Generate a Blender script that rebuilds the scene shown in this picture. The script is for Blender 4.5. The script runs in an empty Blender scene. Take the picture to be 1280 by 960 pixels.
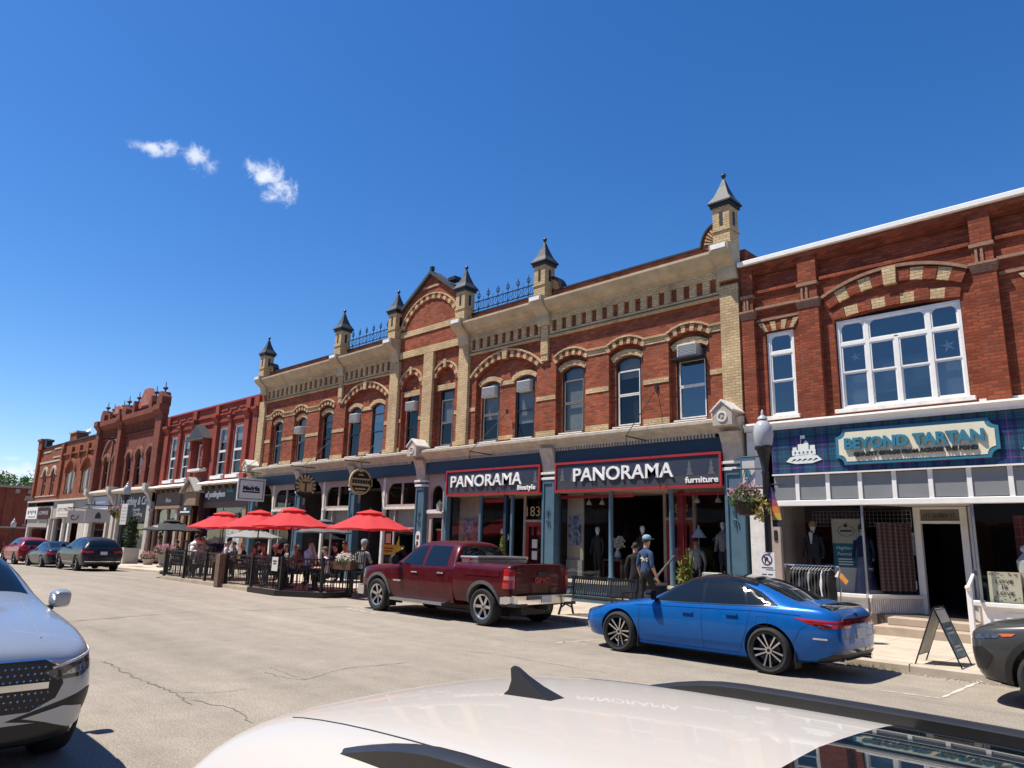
import bpy, bmesh, math, random
from mathutils import Vector, Matrix
R = math.radians
sc = bpy.context.scene
COL = sc.collection
random.seed(7)

# ------------------------------------------------------------------ camera
YAW, PITCH, ROLL, FPX = R(44.62), R(12.30), R(1.565), 905.0
CAMH = 1.80
fw = Vector((-math.sin(YAW)*math.cos(PITCH), math.cos(YAW)*math.cos(PITCH), math.sin(PITCH)))
rt = Vector((math.cos(YAW), math.sin(YAW), 0))
up = rt.cross(fw)
cr = math.cos(ROLL)*rt + math.sin(ROLL)*up
cu = -math.sin(ROLL)*rt + math.cos(ROLL)*up
cd = bpy.data.cameras.new('camera'); cam = bpy.data.objects.new('camera', cd); COL.objects.link(cam)
cam.matrix_world = Matrix(((cr.x, cu.x, -fw.x, 0), (cr.y, cu.y, -fw.y, 0), (cr.z, cu.z, -fw.z, CAMH), (0, 0, 0, 1)))
cd.sensor_fit = 'HORIZONTAL'; cd.sensor_width = 36.0; cd.lens = 36.0*FPX/1280
cd.clip_start = 0.05; cd.clip_end = 3000
sc.camera = cam
def ray(px, py):
    return (fw + cr*((px-640)/FPX) - cu*((py-480)/FPX)).normalized()
def at(px, py, Y=None, z=None):
    d = ray(px, py); o = Vector((0, 0, CAMH))
    t = (Y/d.y) if Y is not None else ((z-CAMH)/d.z)
    return o + d*t

# ------------------------------------------------------------------ sun and sky
SUN_EL, SUN_PSI = R(64), R(46)
L = Vector((math.sin(SUN_PSI)*math.cos(SUN_EL), math.cos(SUN_PSI)*math.cos(SUN_EL), -math.sin(SUN_EL)))
sd = bpy.data.lights.new('sun', 'SUN'); sd.energy = 5.0; sd.angle = R(0.53); sd.color = (1.0, 0.94, 0.83)
so = bpy.data.objects.new('sun', sd); COL.objects.link(so)
so.rotation_euler = L.to_track_quat('-Z', 'Y').to_euler(); so.location = (-20, -20, 40)
world = bpy.data.worlds.new('World'); sc.world = world; world.use_nodes = True
wn = world.node_tree.nodes; wl = world.node_tree.links; wn.clear()
sky = wn.new('ShaderNodeTexSky'); sky.sky_type = 'NISHITA'; sky.sun_disc = False
sky.sun_elevation = SUN_EL; sky.sun_rotation = math.atan2(-L.x, -L.y)
sky.altitude = 300; sky.air_density = 1.0; sky.dust_density = 0.3; sky.ozone_density = 4.0
hs = wn.new('ShaderNodeHueSaturation'); hs.inputs['Hue'].default_value = .507; hs.inputs['Saturation'].default_value = 1.30; hs.inputs['Value'].default_value = 1.0
wl.new(sky.outputs[0], hs.inputs['Color'])
tc = wn.new('ShaderNodeTexCoord')
def wmath(op, a, b=None, c=None):
    n = wn.new('ShaderNodeMath'); n.operation = op
    for i, v in enumerate((a, b, c)):
        if v is None: continue
        if isinstance(v, (int, float)): n.inputs[i].default_value = v
        else: wl.new(v, n.inputs[i])
    return n.outputs[0]
def wdot(v):
    n = wn.new('ShaderNodeVectorMath'); n.operation = 'DOT_PRODUCT'
    wl.new(tc.outputs['Generated'], n.inputs[0]); n.inputs[1].default_value = v
    return n.outputs['Value']
ns = wn.new('ShaderNodeTexNoise'); ns.inputs['Scale'].default_value = 52; ns.inputs['Detail'].default_value = 9; ns.inputs['Roughness'].default_value = 0.66
ns.inputs['Distortion'].default_value = 0.4
wl.new(tc.outputs['Generated'], ns.inputs['Vector'])
mask = None
# small fair-weather clouds: direction, half width, half height, tilt
for px, py, hw, hh, tl, dens in ((330, 218, .027, .018, -.4, .95), (348, 234, .024, .028, .3, 1.0), (247, 198, .022, .017, -.2, .8), (190, 185, .030, .011, .08, .85), (206, 182, .017, .010, 0, .85), (14, 590, .05, .012, 0.1, .9), (12, 573, .014, .004, 0, .6)):
    c0 = ray(px, py); rx = c0.cross(Vector((0, 0, 1))).normalized(); ux = rx.cross(c0)
    a = math.cos(tl)*rx + math.sin(tl)*ux; b = -math.sin(tl)*rx + math.cos(tl)*ux
    u = wmath('MULTIPLY', wdot(a), 1/hw); v = wmath('MULTIPLY', wmath('SUBTRACT', wdot(b), 0.0), 1/hh)
    front = wmath('GREATER_THAN', wdot(c0), 0.5)
    rr = wmath('SQRT', wmath('ADD', wmath('POWER', u, 2), wmath('POWER', v, 2)))
    e = wmath('ADD', wmath('SUBTRACT', 1.0, rr), wmath('MULTIPLY', wmath('SUBTRACT', ns.outputs['Fac'], 0.51), 2.9))
    m = wn.new('ShaderNodeMapRange'); m.interpolation_type = 'SMOOTHSTEP'
    m.inputs['From Min'].default_value = -0.05; m.inputs['From Max'].default_value = 1.15; m.inputs['To Max'].default_value = dens
    wl.new(e, m.inputs['Value'])
    k = wmath('MULTIPLY', m.outputs[0], front)
    mask = k if mask is None else wmath('MAXIMUM', mask, k)
mx = wn.new('ShaderNodeMix'); mx.data_type = 'RGBA'
wl.new(mask, mx.inputs['Factor']); wl.new(hs.outputs[0], mx.inputs['A']); mx.inputs['B'].default_value = (5.9, 6.3, 7.2, 1)
bg = wn.new('ShaderNodeBackground'); bg.inputs['Strength'].default_value = 0.108
wo = wn.new('ShaderNodeOutputWorld')
wl.new(mx.outputs['Result'], bg.inputs['Color']); wl.new(bg.outputs[0], wo.inputs['Surface'])
sc.view_settings.view_transform = 'Standard'; sc.view_settings.look = 'None'
sc.view_settings.exposure = 0.52; sc.view_settings.gamma = 1.0; sc.view_settings.use_curve_mapping = False
sc.render.resolution_x = 1024; sc.render.resolution_y = 768

# ------------------------------------------------------------------ materials
MATS = {}
def mat(name, col, rough=0.7, metal=0.0, var=0.12, scale=3.0, bump=0.0, bscale=60.0, coat=0.0, spec=0.5, emit=None, var2=0.0):
    """plain procedural material: base colour broken up by two octaves of noise, fine bump"""
    if name in MATS: return MATS[name]
    m = bpy.data.materials.new(name); m.use_nodes = True; nt = m.node_tree; N = nt.nodes; K = nt.links
    p = N['Principled BSDF']; p.inputs['Roughness'].default_value = rough; p.inputs['Metallic'].default_value = metal
    p.inputs['Specular IOR Level'].default_value = spec
    p.inputs['Base Color'].default_value = (*col, 1)
    if coat: p.inputs['Coat Weight'].default_value = coat; p.inputs['Coat Roughness'].default_value = 0.03
    if emit: p.inputs['Emission Color'].default_value = (*emit[0], 1); p.inputs['Emission Strength'].default_value = emit[1]
    if var or bump:
        g = N.new('ShaderNodeNewGeometry')
    if var:
        n = N.new('ShaderNodeTexNoise'); n.inputs['Scale'].default_value = scale; n.inputs['Detail'].default_value = 6; n.inputs['Roughness'].default_value = .65
        K.new(g.outputs['Position'], n.inputs['Vector'])
        r = N.new('ShaderNodeMapRange'); r.inputs['From Min'].default_value = .25; r.inputs['From Max'].default_value = .75
        r.inputs['To Min'].default_value = 1-var*1.6; r.inputs['To Max'].default_value = 1+var
        K.new(n.outputs['Fac'], r.inputs['Value'])
        x = N.new('ShaderNodeMix'); x.data_type = 'RGBA'; x.blend_type = 'MULTIPLY'; x.inputs['Factor'].default_value = 1
        x.inputs['A'].default_value = (*col, 1); K.new(r.outputs[0], x.inputs['B']); K.new(x.outputs['Result'], p.inputs['Base Color'])
    if bump:
        n2 = N.new('ShaderNodeTexNoise'); n2.inputs['Scale'].default_value = bscale; n2.inputs['Detail'].default_value = 4
        K.new(g.outputs['Position'], n2.inputs['Vector'])
        b = N.new('ShaderNodeBump'); b.inputs['Strength'].default_value = bump; b.inputs['Distance'].default_value = .02
        K.new(n2.outputs['Fac'], b.inputs['Height']); K.new(b.outputs[0], p.inputs['Normal'])
    MATS[name] = m
    return m

def brick_mat(name, c1, c2, mortar, bw=.215, bh=.075, msize=.011, rough=.9, bump=.5, dirt=.35, stain=(.12, .09, .07)):
    m = bpy.data.materials.new(name); m.use_nodes = True; N = m.node_tree.nodes; K = m.node_tree.links
    p = N['Principled BSDF']; p.inputs['Roughness'].default_value = rough; p.inputs['Specular IOR Level'].default_value = .25
    g = N.new('ShaderNodeNewGeometry'); s = N.new('ShaderNodeSeparateXYZ'); K.new(g.outputs['Position'], s.inputs[0])
    a = N.new('ShaderNodeMath'); a.operation = 'ADD'; K.new(s.outputs[0], a.inputs[0]); K.new(s.outputs[1], a.inputs[1])
    c = N.new('ShaderNodeCombineXYZ'); K.new(a.outputs[0], c.inputs[0]); K.new(s.outputs[2], c.inputs[1])
    b = N.new('ShaderNodeTexBrick'); b.inputs['Scale'].default_value = 1; b.inputs['Brick Width'].default_value = bw
    b.inputs['Row Height'].default_value = bh; b.inputs['Mortar Size'].default_value = msize; b.inputs['Mortar Smooth'].default_value = .25
    b.inputs['Color1'].default_value = (*c1, 1); b.inputs['Color2'].default_value = (*c2, 1); b.inputs['Mortar'].default_value = (*mortar, 1)
    K.new(c.outputs[0], b.inputs['Vector'])
    n = N.new('ShaderNodeTexNoise'); n.inputs['Scale'].default_value = .9; n.inputs['Detail'].default_value = 8; n.inputs['Roughness'].default_value = .7
    K.new(g.outputs['Position'], n.inputs['Vector'])
    r = N.new('ShaderNodeMapRange'); r.inputs['From Min'].default_value = .3; r.inputs['From Max'].default_value = .75; r.inputs['To Min'].default_value = 1.12; r.inputs['To Max'].default_value = 1-dirt
    K.new(n.outputs['Fac'], r.inputs['Value'])
    x = N.new('ShaderNodeMix'); x.data_type = 'RGBA'; x.blend_type = 'MULTIPLY'; x.inputs['Factor'].default_value = 1
    K.new(b.outputs['Color'], x.inputs['A']); K.new(r.outputs[0], x.inputs['B'])
    # scattered soot / efflorescence blotches, stretched vertically
    mp = N.new('ShaderNodeMapping'); mp.inputs['Scale'].default_value = (2.2, 2.2, .55); K.new(g.outputs['Position'], mp.inputs['Vector'])
    n3 = N.new('ShaderNodeTexNoise'); n3.inputs['Scale'].default_value = 1.3; n3.inputs['Detail'].default_value = 7; n3.inputs['Roughness'].default_value = .72
    K.new(mp.outputs[0], n3.inputs['Vector'])
    r3 = N.new('ShaderNodeMapRange'); r3.inputs['From Min'].default_value = .55; r3.inputs['From Max'].default_value = .75; r3.inputs['To Max'].default_value = .55; K.new(n3.outputs['Fac'], r3.inputs['Value'])
    x3 = N.new('ShaderNodeMix'); x3.data_type = 'RGBA'; K.new(r3.outputs[0], x3.inputs['Factor']); K.new(x.outputs['Result'], x3.inputs['A']); x3.inputs['B'].default_value = (*stain, 1)
    K.new(x3.outputs['Result'], p.inputs['Base Color'])
    bm_ = N.new('ShaderNodeBump'); bm_.inputs['Strength'].default_value = bump; bm_.inputs['Distance'].default_value = .012; bm_.invert = True
    n2 = N.new('ShaderNodeTexNoise'); n2.inputs['Scale'].default_value = 40; K.new(g.outputs['Position'], n2.inputs['Vector'])
    ad = N.new('ShaderNodeMath'); ad.operation = 'MULTIPLY_ADD'; K.new(n2.outputs['Fac'], ad.inputs[0]); ad.inputs[1].default_value = .35; K.new(b.outputs['Fac'], ad.inputs[2])
    K.new(ad.outputs[0], bm_.inputs['Height']); K.new(bm_.outputs[0], p.inputs['Normal'])
    MATS[name] = m
    return m

def glass_mat(name, tint=(.75, .8, .82), refl=1.0, rough=0.0, ior=1.5):
    """clear pane: see-through with a Fresnel mirror reflection"""
    m = bpy.data.materials.new(name); m.use_nodes = True; N = m.node_tree.nodes; K = m.node_tree.links; N.clear()
    o = N.new('ShaderNodeOutputMaterial'); t = N.new('ShaderNodeBsdfTransparent'); t.inputs[0].default_value = (*tint, 1)
    g = N.new('ShaderNodeBsdfGlossy'); g.inputs['Roughness'].default_value = rough; g.inputs['Color'].default_value = (.95, .97, 1, 1)
    lw = N.new('ShaderNodeLayerWeight'); lw.inputs['Blend'].default_value = .5
    pw = N.new('ShaderNodeMath'); pw.operation = 'POWER'; pw.inputs[1].default_value = 5; K.new(lw.outputs['Facing'], pw.inputs[0])
    f = N.new('ShaderNodeMath'); f.operation = 'MULTIPLY_ADD'; f.inputs[1].default_value = .95; f.inputs[2].default_value = .05; K.new(pw.outputs[0], f.inputs[0])
    mu = N.new('ShaderNodeMath'); mu.operation = 'MULTIPLY'; mu.inputs[1].default_value = refl; mu.use_clamp = True; K.new(f.outputs[0], mu.inputs[0])
    x = N.new('ShaderNodeMixShader'); K.new(mu.outputs[0], x.inputs[0]); K.new(t.outputs[0], x.inputs[1]); K.new(g.outputs[0], x.inputs[2]); K.new(x.outputs[0], o.inputs['Surface'])
    # slow waviness of old panes
    ge = N.new('ShaderNodeNewGeometry'); n = N.new('ShaderNodeTexNoise'); n.inputs['Scale'].default_value = 1.6; K.new(ge.outputs['Position'], n.inputs['Vector'])
    b = N.new('ShaderNodeBump'); b.inputs['Strength'].default_value = .05; b.inputs['Distance'].default_value = .05; K.new(n.outputs['Fac'], b.inputs['Height']); K.new(b.outputs[0], g.inputs['Normal'])
    MATS[name] = m
    return m

def paint_mat(name, col, metal=.0, rough=.28, flake=.0):
    m = bpy.data.materials.new(name); m.use_nodes = True; N = m.node_tree.nodes; K = m.node_tree.links
    p = N['Principled BSDF']; p.inputs['Base Color'].default_value = (*col, 1); p.inputs['Metallic'].default_value = metal
    p.inputs['Roughness'].default_value = rough; p.inputs['Coat Weight'].default_value = .6; p.inputs['Coat Roughness'].default_value = .025; p.inputs['Coat IOR'].default_value = 1.38; p.inputs['Specular IOR Level'].default_value = .2
    # dust film, thin and uneven
    g = N.new('ShaderNodeNewGeometry'); n = N.new('ShaderNodeTexNoise'); n.inputs['Scale'].default_value = 5; n.inputs['Detail'].default_value = 8; K.new(g.outputs['Position'], n.inputs['Vector'])
    r = N.new('ShaderNodeMapRange'); r.inputs['From Min'].default_value = .4; r.inputs['From Max'].default_value = .8; r.inputs['To Max'].default_value = .03; K.new(n.outputs['Fac'], r.inputs['Value'])
    x = N.new('ShaderNodeMix'); x.data_type = 'RGBA'; K.new(r.outputs[0], x.inputs['Factor']); x.inputs['A'].default_value = (*col, 1); x.inputs['B'].default_value = (.35, .32, .28, 1)
    K.new(x.outputs['Result'], p.inputs['Base Color'])
    MATS[name] = m
    return m

M = {}
M['red'] = brick_mat('brick_red', (.23, .046, .020), (.42, .104, .046), (.21, .095, .06), dirt=.42, bump=.7)
M['red2'] = brick_mat('brick_red_deep', (.21, .040, .017), (.38, .088, .038), (.17, .065, .04), bump=.8, dirt=.42)
M['red3'] = brick_mat('brick_painted_red', (.30, .055, .035), (.35, .075, .048), (.26, .06, .045), bump=.6)
M['red4'] = brick_mat('brick_maroon', (.215, .048, .030), (.28, .072, .044), (.17, .08, .055))
M['red5'] = brick_mat('brick_far', (.24, .055, .024), (.38, .098, .044), (.22, .10, .06))
M['cream'] = brick_mat('brick_cream', (.52, .36, .185), (.66, .49, .27), (.38, .27, .165), stain=(.18, .13, .085), dirt=.36)
M['stone'] = mat('stone_cream', (.47, .41, .33), .85, var=.20, scale=4, bump=.3, bscale=30)
M['cornice'] = mat('painted_cornice', (.44, .355, .235), .75, var=.20, scale=2.2, bump=.15)
M['slate'] = mat('slate_metal', (.042, .044, .048), .6, var=.3, scale=9)
M['blackmetal'] = mat('black_iron', (.012, .012, .014), .45, metal=.0, var=.2, scale=12)
M['black'] = mat('black_paint', (.01, .01, .011), .5, var=.1)
M['white'] = mat('white_paint', (.78, .76, .72), .55, var=.06, scale=5)
M['whitewood'] = mat('weathered_white_wood', (.72, .68, .62), .7, var=.14, scale=6, bump=.2)
M['navy'] = mat('navy_paint', (.011, .034, .060), .5, var=.12, scale=4)
M['bluegrey'] = mat('bluegrey_paint', (.070, .135, .178), .5, var=.12, scale=4)
M['tan'] = mat('tan_paint', (.40, .31, .26), .65, var=.1)
M['redpaint'] = mat('red_trim', (.36, .018, .02), .45, var=.08)
M['concrete'] = mat('concrete', (.47, .40, .32), .9, var=.16, scale=1.6, bump=.25, bscale=90)
M['beige'] = mat('beige_stone', (.42, .33, .25), .85, var=.15, scale=4, bump=.2)
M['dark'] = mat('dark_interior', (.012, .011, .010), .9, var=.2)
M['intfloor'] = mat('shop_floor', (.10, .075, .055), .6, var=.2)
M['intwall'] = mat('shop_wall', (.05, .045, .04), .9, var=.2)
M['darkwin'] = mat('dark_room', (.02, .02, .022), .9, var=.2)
M['blind'] = mat('window_blind', (.42, .40, .35), .9, var=.12, scale=4)
M['glass'] = glass_mat('shop_glass', (.80, .82, .82), 1.0)
M['glassup'] = glass_mat('upper_glass', (.55, .6, .62), .9)
M['glassblue'] = glass_mat('mirror_glass', (.5, .56, .6), 3.0)
M['plasticw'] = mat('white_plastic', (.62, .61, .57), .5, var=.05)

# ------------------------------------------------------------------ mesh helpers
class B:
    def __init__(s): s.v = []; s.f = []; s.mi = []
    def add(s, vs, fs, mi=0):
        o = len(s.v); s.v += [tuple(v) for v in vs]; s.f += [tuple(i+o for i in f) for f in fs]; s.mi += [mi]*len(fs); return s
    def box(s, x0, x1, y0, y1, z0, z1, mi=0):
        return s.add([(x, y, z) for z in (z0, z1) for y in (y0, y1) for x in (x0, x1)],
                     [(0, 2, 3, 1), (4, 5, 7, 6), (0, 1, 5, 4), (2, 6, 7, 3), (0, 4, 6, 2), (1, 3, 7, 5)], mi)
    def prism(s, poly, a, b, ax='y', mi=0):
        """poly extruded along an axis; poly is (x,z) for y, (y,z) for x, (x,y) for z"""
        n = len(poly)
        def P(p, t): return (p[0], t, p[1]) if ax == 'y' else ((t, p[0], p[1]) if ax == 'x' else (p[0], p[1], t))
        vs = [P(p, a) for p in poly] + [P(p, b) for p in poly]
        ar = sum(poly[i][0]*poly[(i+1) % n][1]-poly[(i+1) % n][0]*poly[i][1] for i in range(n))
        fl = (ar > 0) == (ax != 'y')
        if a > b: fl = not fl
        A = tuple(range(n)); Bq = tuple(range(n, 2*n))
        fs = [A[::-1] if fl else A, Bq if fl else Bq[::-1]]
        for i in range(n):
            j = (i+1) % n; q = (i, j, j+n, i+n); fs.append(q if fl else q[::-1])
        return s.add(vs, fs, mi)
    def tube(s, p0, p1, r0, r1=None, n=8, cap=True, mi=0):
        r1 = r0 if r1 is None else r1; p0 = Vector(p0); p1 = Vector(p1); d = (p1-p0)
        if d.length < 1e-6: return s
        d.normalize(); a = d.orthogonal().normalized(); b = d.cross(a)
        vs = []
        for p, r in ((p0, r0), (p1, r1)):
            for i in range(n):
                t = 2*math.pi*i/n; vs.append(p + (a*math.cos(t) + b*math.sin(t))*r)
        fs = [(i, (i+1) % n, (i+1) % n+n, i+n) for i in range(n)]
        if cap: fs += [tuple(range(n))[::-1], tuple(range(n, 2*n))]
        return s.add(vs, fs, mi)
    def path(s, pts, r, n=6, mi=0):
        for i in range(len(pts)-1): s.tube(pts[i], pts[i+1], r, r, n, True, mi)
        return s
    def lathe(s, prof, cx=0, cy=0, n=16, z0=0, mi=0, cap=True):
        vs = []; fs = []; m = len(prof)
        for i in range(n):
            t = 2*math.pi*i/n
            for r, z in prof: vs.append((cx+r*math.cos(t), cy+r*math.sin(t), z0+z))
        for i in range(n):
            j = (i+1) % n
            for k in range(m-1): fs.append((i*m+k, j*m+k, j*m+k+1, i*m+k+1))
        if cap and prof[0][0] > 1e-5: fs.append(tuple(i*m for i in range(n))[::-1])
        if cap and prof[-1][0] > 1e-5: fs.append(tuple(i*m+m-1 for i in range(n)))
        return s.add(vs, fs, mi)
    def ball(s, c, r, n=10, m=6, sz=1.0, mi=0):
        return s.lathe([(r*math.sin(math.pi*k/m), -r*sz*math.cos(math.pi*k/m)) for k in range(m+1)], c[0], c[1], n, c[2], mi)

ORG = {}
def empty(name, loc=(0, 0, 0), rz=0, label=None, cat=None, group=None):
    o = bpy.data.objects.new(name, None); COL.objects.link(o); o.location = loc; o.rotation_euler = (0, 0, rz); o.empty_display_size = .2
    ORG[o.name] = Vector(loc)
    if label: tag(o, label, cat, group)
    return o
def tag(o, label=None, cat=None, group=None, kind=None):
    if label: o['label'] = label
    if cat: o['category'] = cat
    if group: o['group'] = group
    if kind: o['kind'] = kind
    return o
def meshdata(name, b, mats, smooth=False, off=None, clean=True):
    me = bpy.data.meshes.new(name)
    vs = b.v if off is None else [(v[0]-off[0], v[1]-off[1], v[2]-off[2]) for v in b.v]
    me.from_pydata(vs, [], b.f)
    if not isinstance(mats, (list, tuple)): mats = [mats]
    for m in mats: me.materials.append(M[m] if isinstance(m, str) else m)
    if len(mats) > 1: me.polygons.foreach_set('material_index', b.mi)
    if clean:
        bm = bmesh.new(); bm.from_mesh(me)
        if smooth: bmesh.ops.remove_doubles(bm, verts=bm.verts, dist=1e-5)
        bmesh.ops.recalc_face_normals(bm, faces=bm.faces)
        if smooth:
            for e in bm.edges:
                if len(e.link_faces) == 2 and e.calc_face_angle(0) > R(38): e.smooth = False
            for f in bm.faces: f.smooth = True
        bm.to_mesh(me); bm.free()
    me.update()
    return me
def mk(name, b, mats, parent=None, smooth=False, bevel=0, local=False, **tags):
    """one mesh object; geometry given in world coordinates unless local"""
    if parent is not None:
        off = None if local else ORG.get(parent.name, Vector((0, 0, 0)))
    else:
        if local: off = None
        else:
            xs = [v[0] for v in b.v]; ys = [v[1] for v in b.v]; zs = [v[2] for v in b.v]
            off = Vector(((min(xs)+max(xs))/2, (min(ys)+max(ys))/2, min(zs)))
    me = meshdata(name, b, mats, smooth, off)
    o = bpy.data.objects.new(name, me); COL.objects.link(o)
    if parent is not None:
        o.parent = parent; ORG[o.name] = ORG.get(parent.name, Vector((0, 0, 0)))
    else:
        if off is not None: o.location = off
        ORG[o.name] = Vector(off) if off is not None else Vector((0, 0, 0))
    if bevel:
        md = o.modifiers.new('bevel', 'BEVEL'); md.width = bevel; md.segments = 1; md.limit_method = 'ANGLE'; md.angle_limit = R(40)
    if tags: tag(o, **tags)
    return o
def bx(name, x0, x1, y0, y1, z0, z1, m, parent=None, bevel=0, **t):
    return mk(name, B().box(x0, x1, y0, y1, z0, z1), m, parent, bevel=bevel, **t)
TMP = bpy.data.scenes.new('workbench')      # scratch scene: only the pieces being cut are evaluated here
def evaluated(o):
    vl = TMP.view_layers[0]; vl.update()
    return bpy.data.meshes.new_from_object(o.evaluated_get(vl.depsgraph))
def boolean(me_a, me_b, op='DIFFERENCE'):
    """boolean of two meshes given in the same space, returns a new mesh"""
    a = bpy.data.objects.new('a_', me_a); b = bpy.data.objects.new('b_', me_b); TMP.collection.objects.link(a); TMP.collection.objects.link(b)
    md = a.modifiers.new('b', 'BOOLEAN'); md.operation = op; md.solver = 'EXACT'; md.object = b
    me = evaluated(a)
    bpy.data.objects.remove(a); bpy.data.objects.remove(b)
    return me
def wall_with_holes(name, base, holes, m, parent):
    off = ORG.get(parent.name, Vector((0, 0, 0)))
    A = meshdata(name, base, m, off=off); H = meshdata('holes', holes, m, off=off)
    me = boolean(A, H); me.name = name
    o = bpy.data.objects.new(name, me); COL.objects.link(o); o.parent = parent; ORG[o.name] = off
    return o
def arc(cx, zs, a, rise, n=12):
    """points of a segmental arch from left springing to right springing"""
    Rr = (a*a+rise*rise)/(2*rise); zc = zs+rise-Rr; th = math.asin(min(1, a/Rr))
    if rise > a: th = math.pi-th
    return [(cx+Rr*math.sin(t), zc+Rr*math.cos(t)) for t in [(-th+2*th*i/n) for i in range(n+1)]]
def arch_poly(x0, x1, z0, zs, rise, n=12):
    return [(x0, z0), (x1, z0)] + [p for p in arc((x0+x1)/2, zs, (x1-x0)/2, rise, n)][::-1]
def ring_pts(cx, zs, a, rise, th, n):
    Rr = (a*a+rise*rise)/(2*rise); zc = zs+rise-Rr; ang = math.asin(min(1, a/Rr))
    if rise > a: ang = math.pi-ang
    f = lambda rad, t: (cx+rad*math.sin(t), zc+rad*math.cos(t))
    ts = [-ang+2*ang*i/n for i in range(n+1)]
    return [f(Rr, t) for t in ts], [f(Rr+th, t) for t in ts]
def ring(b, cx, zs, a, rise, th, y0, y1, n=16, mi=0):
    i_, o_ = ring_pts(cx, zs, a, rise, th, n)
    return b.prism(i_ + o_[::-1], y0, y1, 'y', mi)
def voussoirs(parent, cx, zs, a, rise, th, n, y0, y1, m1, m2, first=0, gap=.004, depth2=0.0):
    i_, o_ = ring_pts(cx, zs, a, rise, th, n)
    for k in range(n):
        q = [i_[k], i_[k+1], o_[k+1], o_[k]]
        c = (sum(p[0] for p in q)/4, sum(p[1] for p in q)/4)
        L_ = math.hypot(q[0][0]-q[1][0], q[0][1]-q[1][1]); s = 1-gap*2/L_
        q = [(c[0]+(p[0]-c[0])*s, c[1]+(p[1]-c[1])*s) for p in q]
        light = (k+first) % 2 == 0
        mk('voussoir', B().prism(q, y0-(.012 if light else 0)-random.random()*.004, y1), m1 if light else m2, parent)
def text(name, s, x, z, y, size, m, parent=None, depth=.02, width=None, align='LEFT', bold=0.0, rot=0.0, shear=0.0, spacing=1.0, **t):
    cu_ = bpy.data.curves.new(name, 'FONT'); cu_.body = s; cu_.size = size; cu_.extrude = depth/2; cu_.align_x = align; cu_.offset = bold; cu_.shear = shear; cu_.space_character = spacing
    cu_.resolution_u = 3
    o = bpy.data.objects.new('t_', cu_); TMP.collection.objects.link(o)
    me = evaluated(o); bpy.data.objects.remove(o)
    xs = [v.co.x for v in me.vertices] or [0, 1]
    k = 1.0 if width is None else width/(max(xs)-min(xs)); x00 = min(xs) if align == 'LEFT' else (min(xs)+max(xs))/2
    off = ORG.get(parent.name, Vector((0, 0, 0))) if parent is not None else Vector((0, 0, 0))
    cA, sA = math.cos(rot), math.sin(rot)
    for v in me.vertices:
        lx = (v.co.x-x00)*k; lz = v.co.y
        v.co = (x+lx*cA-lz*sA-off.x, y-v.co.z-off.y, z+lx*sA+lz*cA-off.z)
    me.materials.clear(); me.materials.append(M[m] if isinstance(m, str) else m)
    o = bpy.data.objects.new(name, me); COL.objects.link(o)
    if parent is not None: o.parent = parent; ORG[o.name] = off
    if t: tag(o, **t)
    return o
def copy_tree(o, parent=None):
    c = o.copy(); COL.objects.link(c); c.parent = parent
    for ch in o.children: copy_tree(ch, c)
    return c
# ------------------------------------------------------------------ the setting
def asphalt():
    m = bpy.data.materials.new('asphalt'); m.use_nodes = True; N = m.node_tree.nodes; K = m.node_tree.links
    p = N['Principled BSDF']; p.inputs['Roughness'].default_value = .93; p.inputs['Specular IOR Level'].default_value = .2
    g = N.new('ShaderNodeNewGeometry')
    def noise(sc_, det, sx=1, sy=1):
        mp = N.new('ShaderNodeMapping'); mp.inputs['Scale'].default_value = (sx, sy, 1); K.new(g.outputs['Position'], mp.inputs['Vector'])
        n = N.new('ShaderNodeTexNoise'); n.inputs['Scale'].default_value = sc_; n.inputs['Detail'].default_value = det; n.inputs['Roughness'].default_value = .65; K.new(mp.outputs[0], n.inputs['Vector']); return n.outputs['Fac']
    def rng(a, lo, hi, t0, t1):
        r = N.new('ShaderNodeMapRange'); r.inputs['From Min'].default_value = lo; r.inputs['From Max'].default_value = hi; r.inputs['To Min'].default_value = t0; r.inputs['To Max'].default_value = t1; K.new(a, r.inputs['Value']); return r.outputs[0]
    def mul(a, b):
        x = N.new('ShaderNodeMath'); x.operation = 'MULTIPLY'; K.new(a, x.inputs[0]); K.new(b, x.inputs[1]); return x.outputs[0]
    wear = rng(noise(.30, 5, .28, 1.0), .3, .7, .82, 1.14)      # long patches along the wheel paths
    blot = rng(noise(2.2, 6), .3, .7, .88, 1.09)
    grit = rng(noise(48, 4), .3, .7, .66, 1.32)
    vo = N.new('ShaderNodeTexVoronoi'); vo.inputs['Scale'].default_value = 55; K.new(g.outputs['Position'], vo.inputs['Vector'])
    ch = rng(vo.outputs['Distance'], .05, .5, 1.2, .86)
    stain = rng(noise(.55, 7, .5, 1.3), .60, .74, 1.0, .80)
    streak = rng(noise(1.0, 3, .05, 1.6), .35, .65, .93, 1.05)
    f = mul(mul(mul(wear, blot), mul(grit, ch)), mul(stain, streak))
    x = N.new('ShaderNodeMix'); x.data_type = 'RGBA'; x.blend_type = 'MULTIPLY'; x.inputs['Factor'].default_value = 1; x.inputs['A'].default_value = (.335, .290, .238, 1); K.new(f, x.inputs['B'])
    K.new(x.outputs['Result'], p.inputs['Base Color'])
    b = N.new('ShaderNodeBump'); b.inputs['Strength'].default_value = .45; b.inputs['Distance'].default_value = .012; K.new(mul(grit, ch), b.inputs['Height']); K.new(b.outputs[0], p.inputs['Normal'])
    return m
M['asphalt'] = asphalt()
M['crack'] = mat('crack_filler', (.17, .145, .12), .9, var=.3, scale=9)
M['marking'] = mat('worn_road_paint', (.58, .53, .46), .85, var=.3, scale=14, bump=.2)
M['soil'] = mat('ground_earth', (.16, .14, .09), .95, var=.3, scale=.4)
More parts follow.
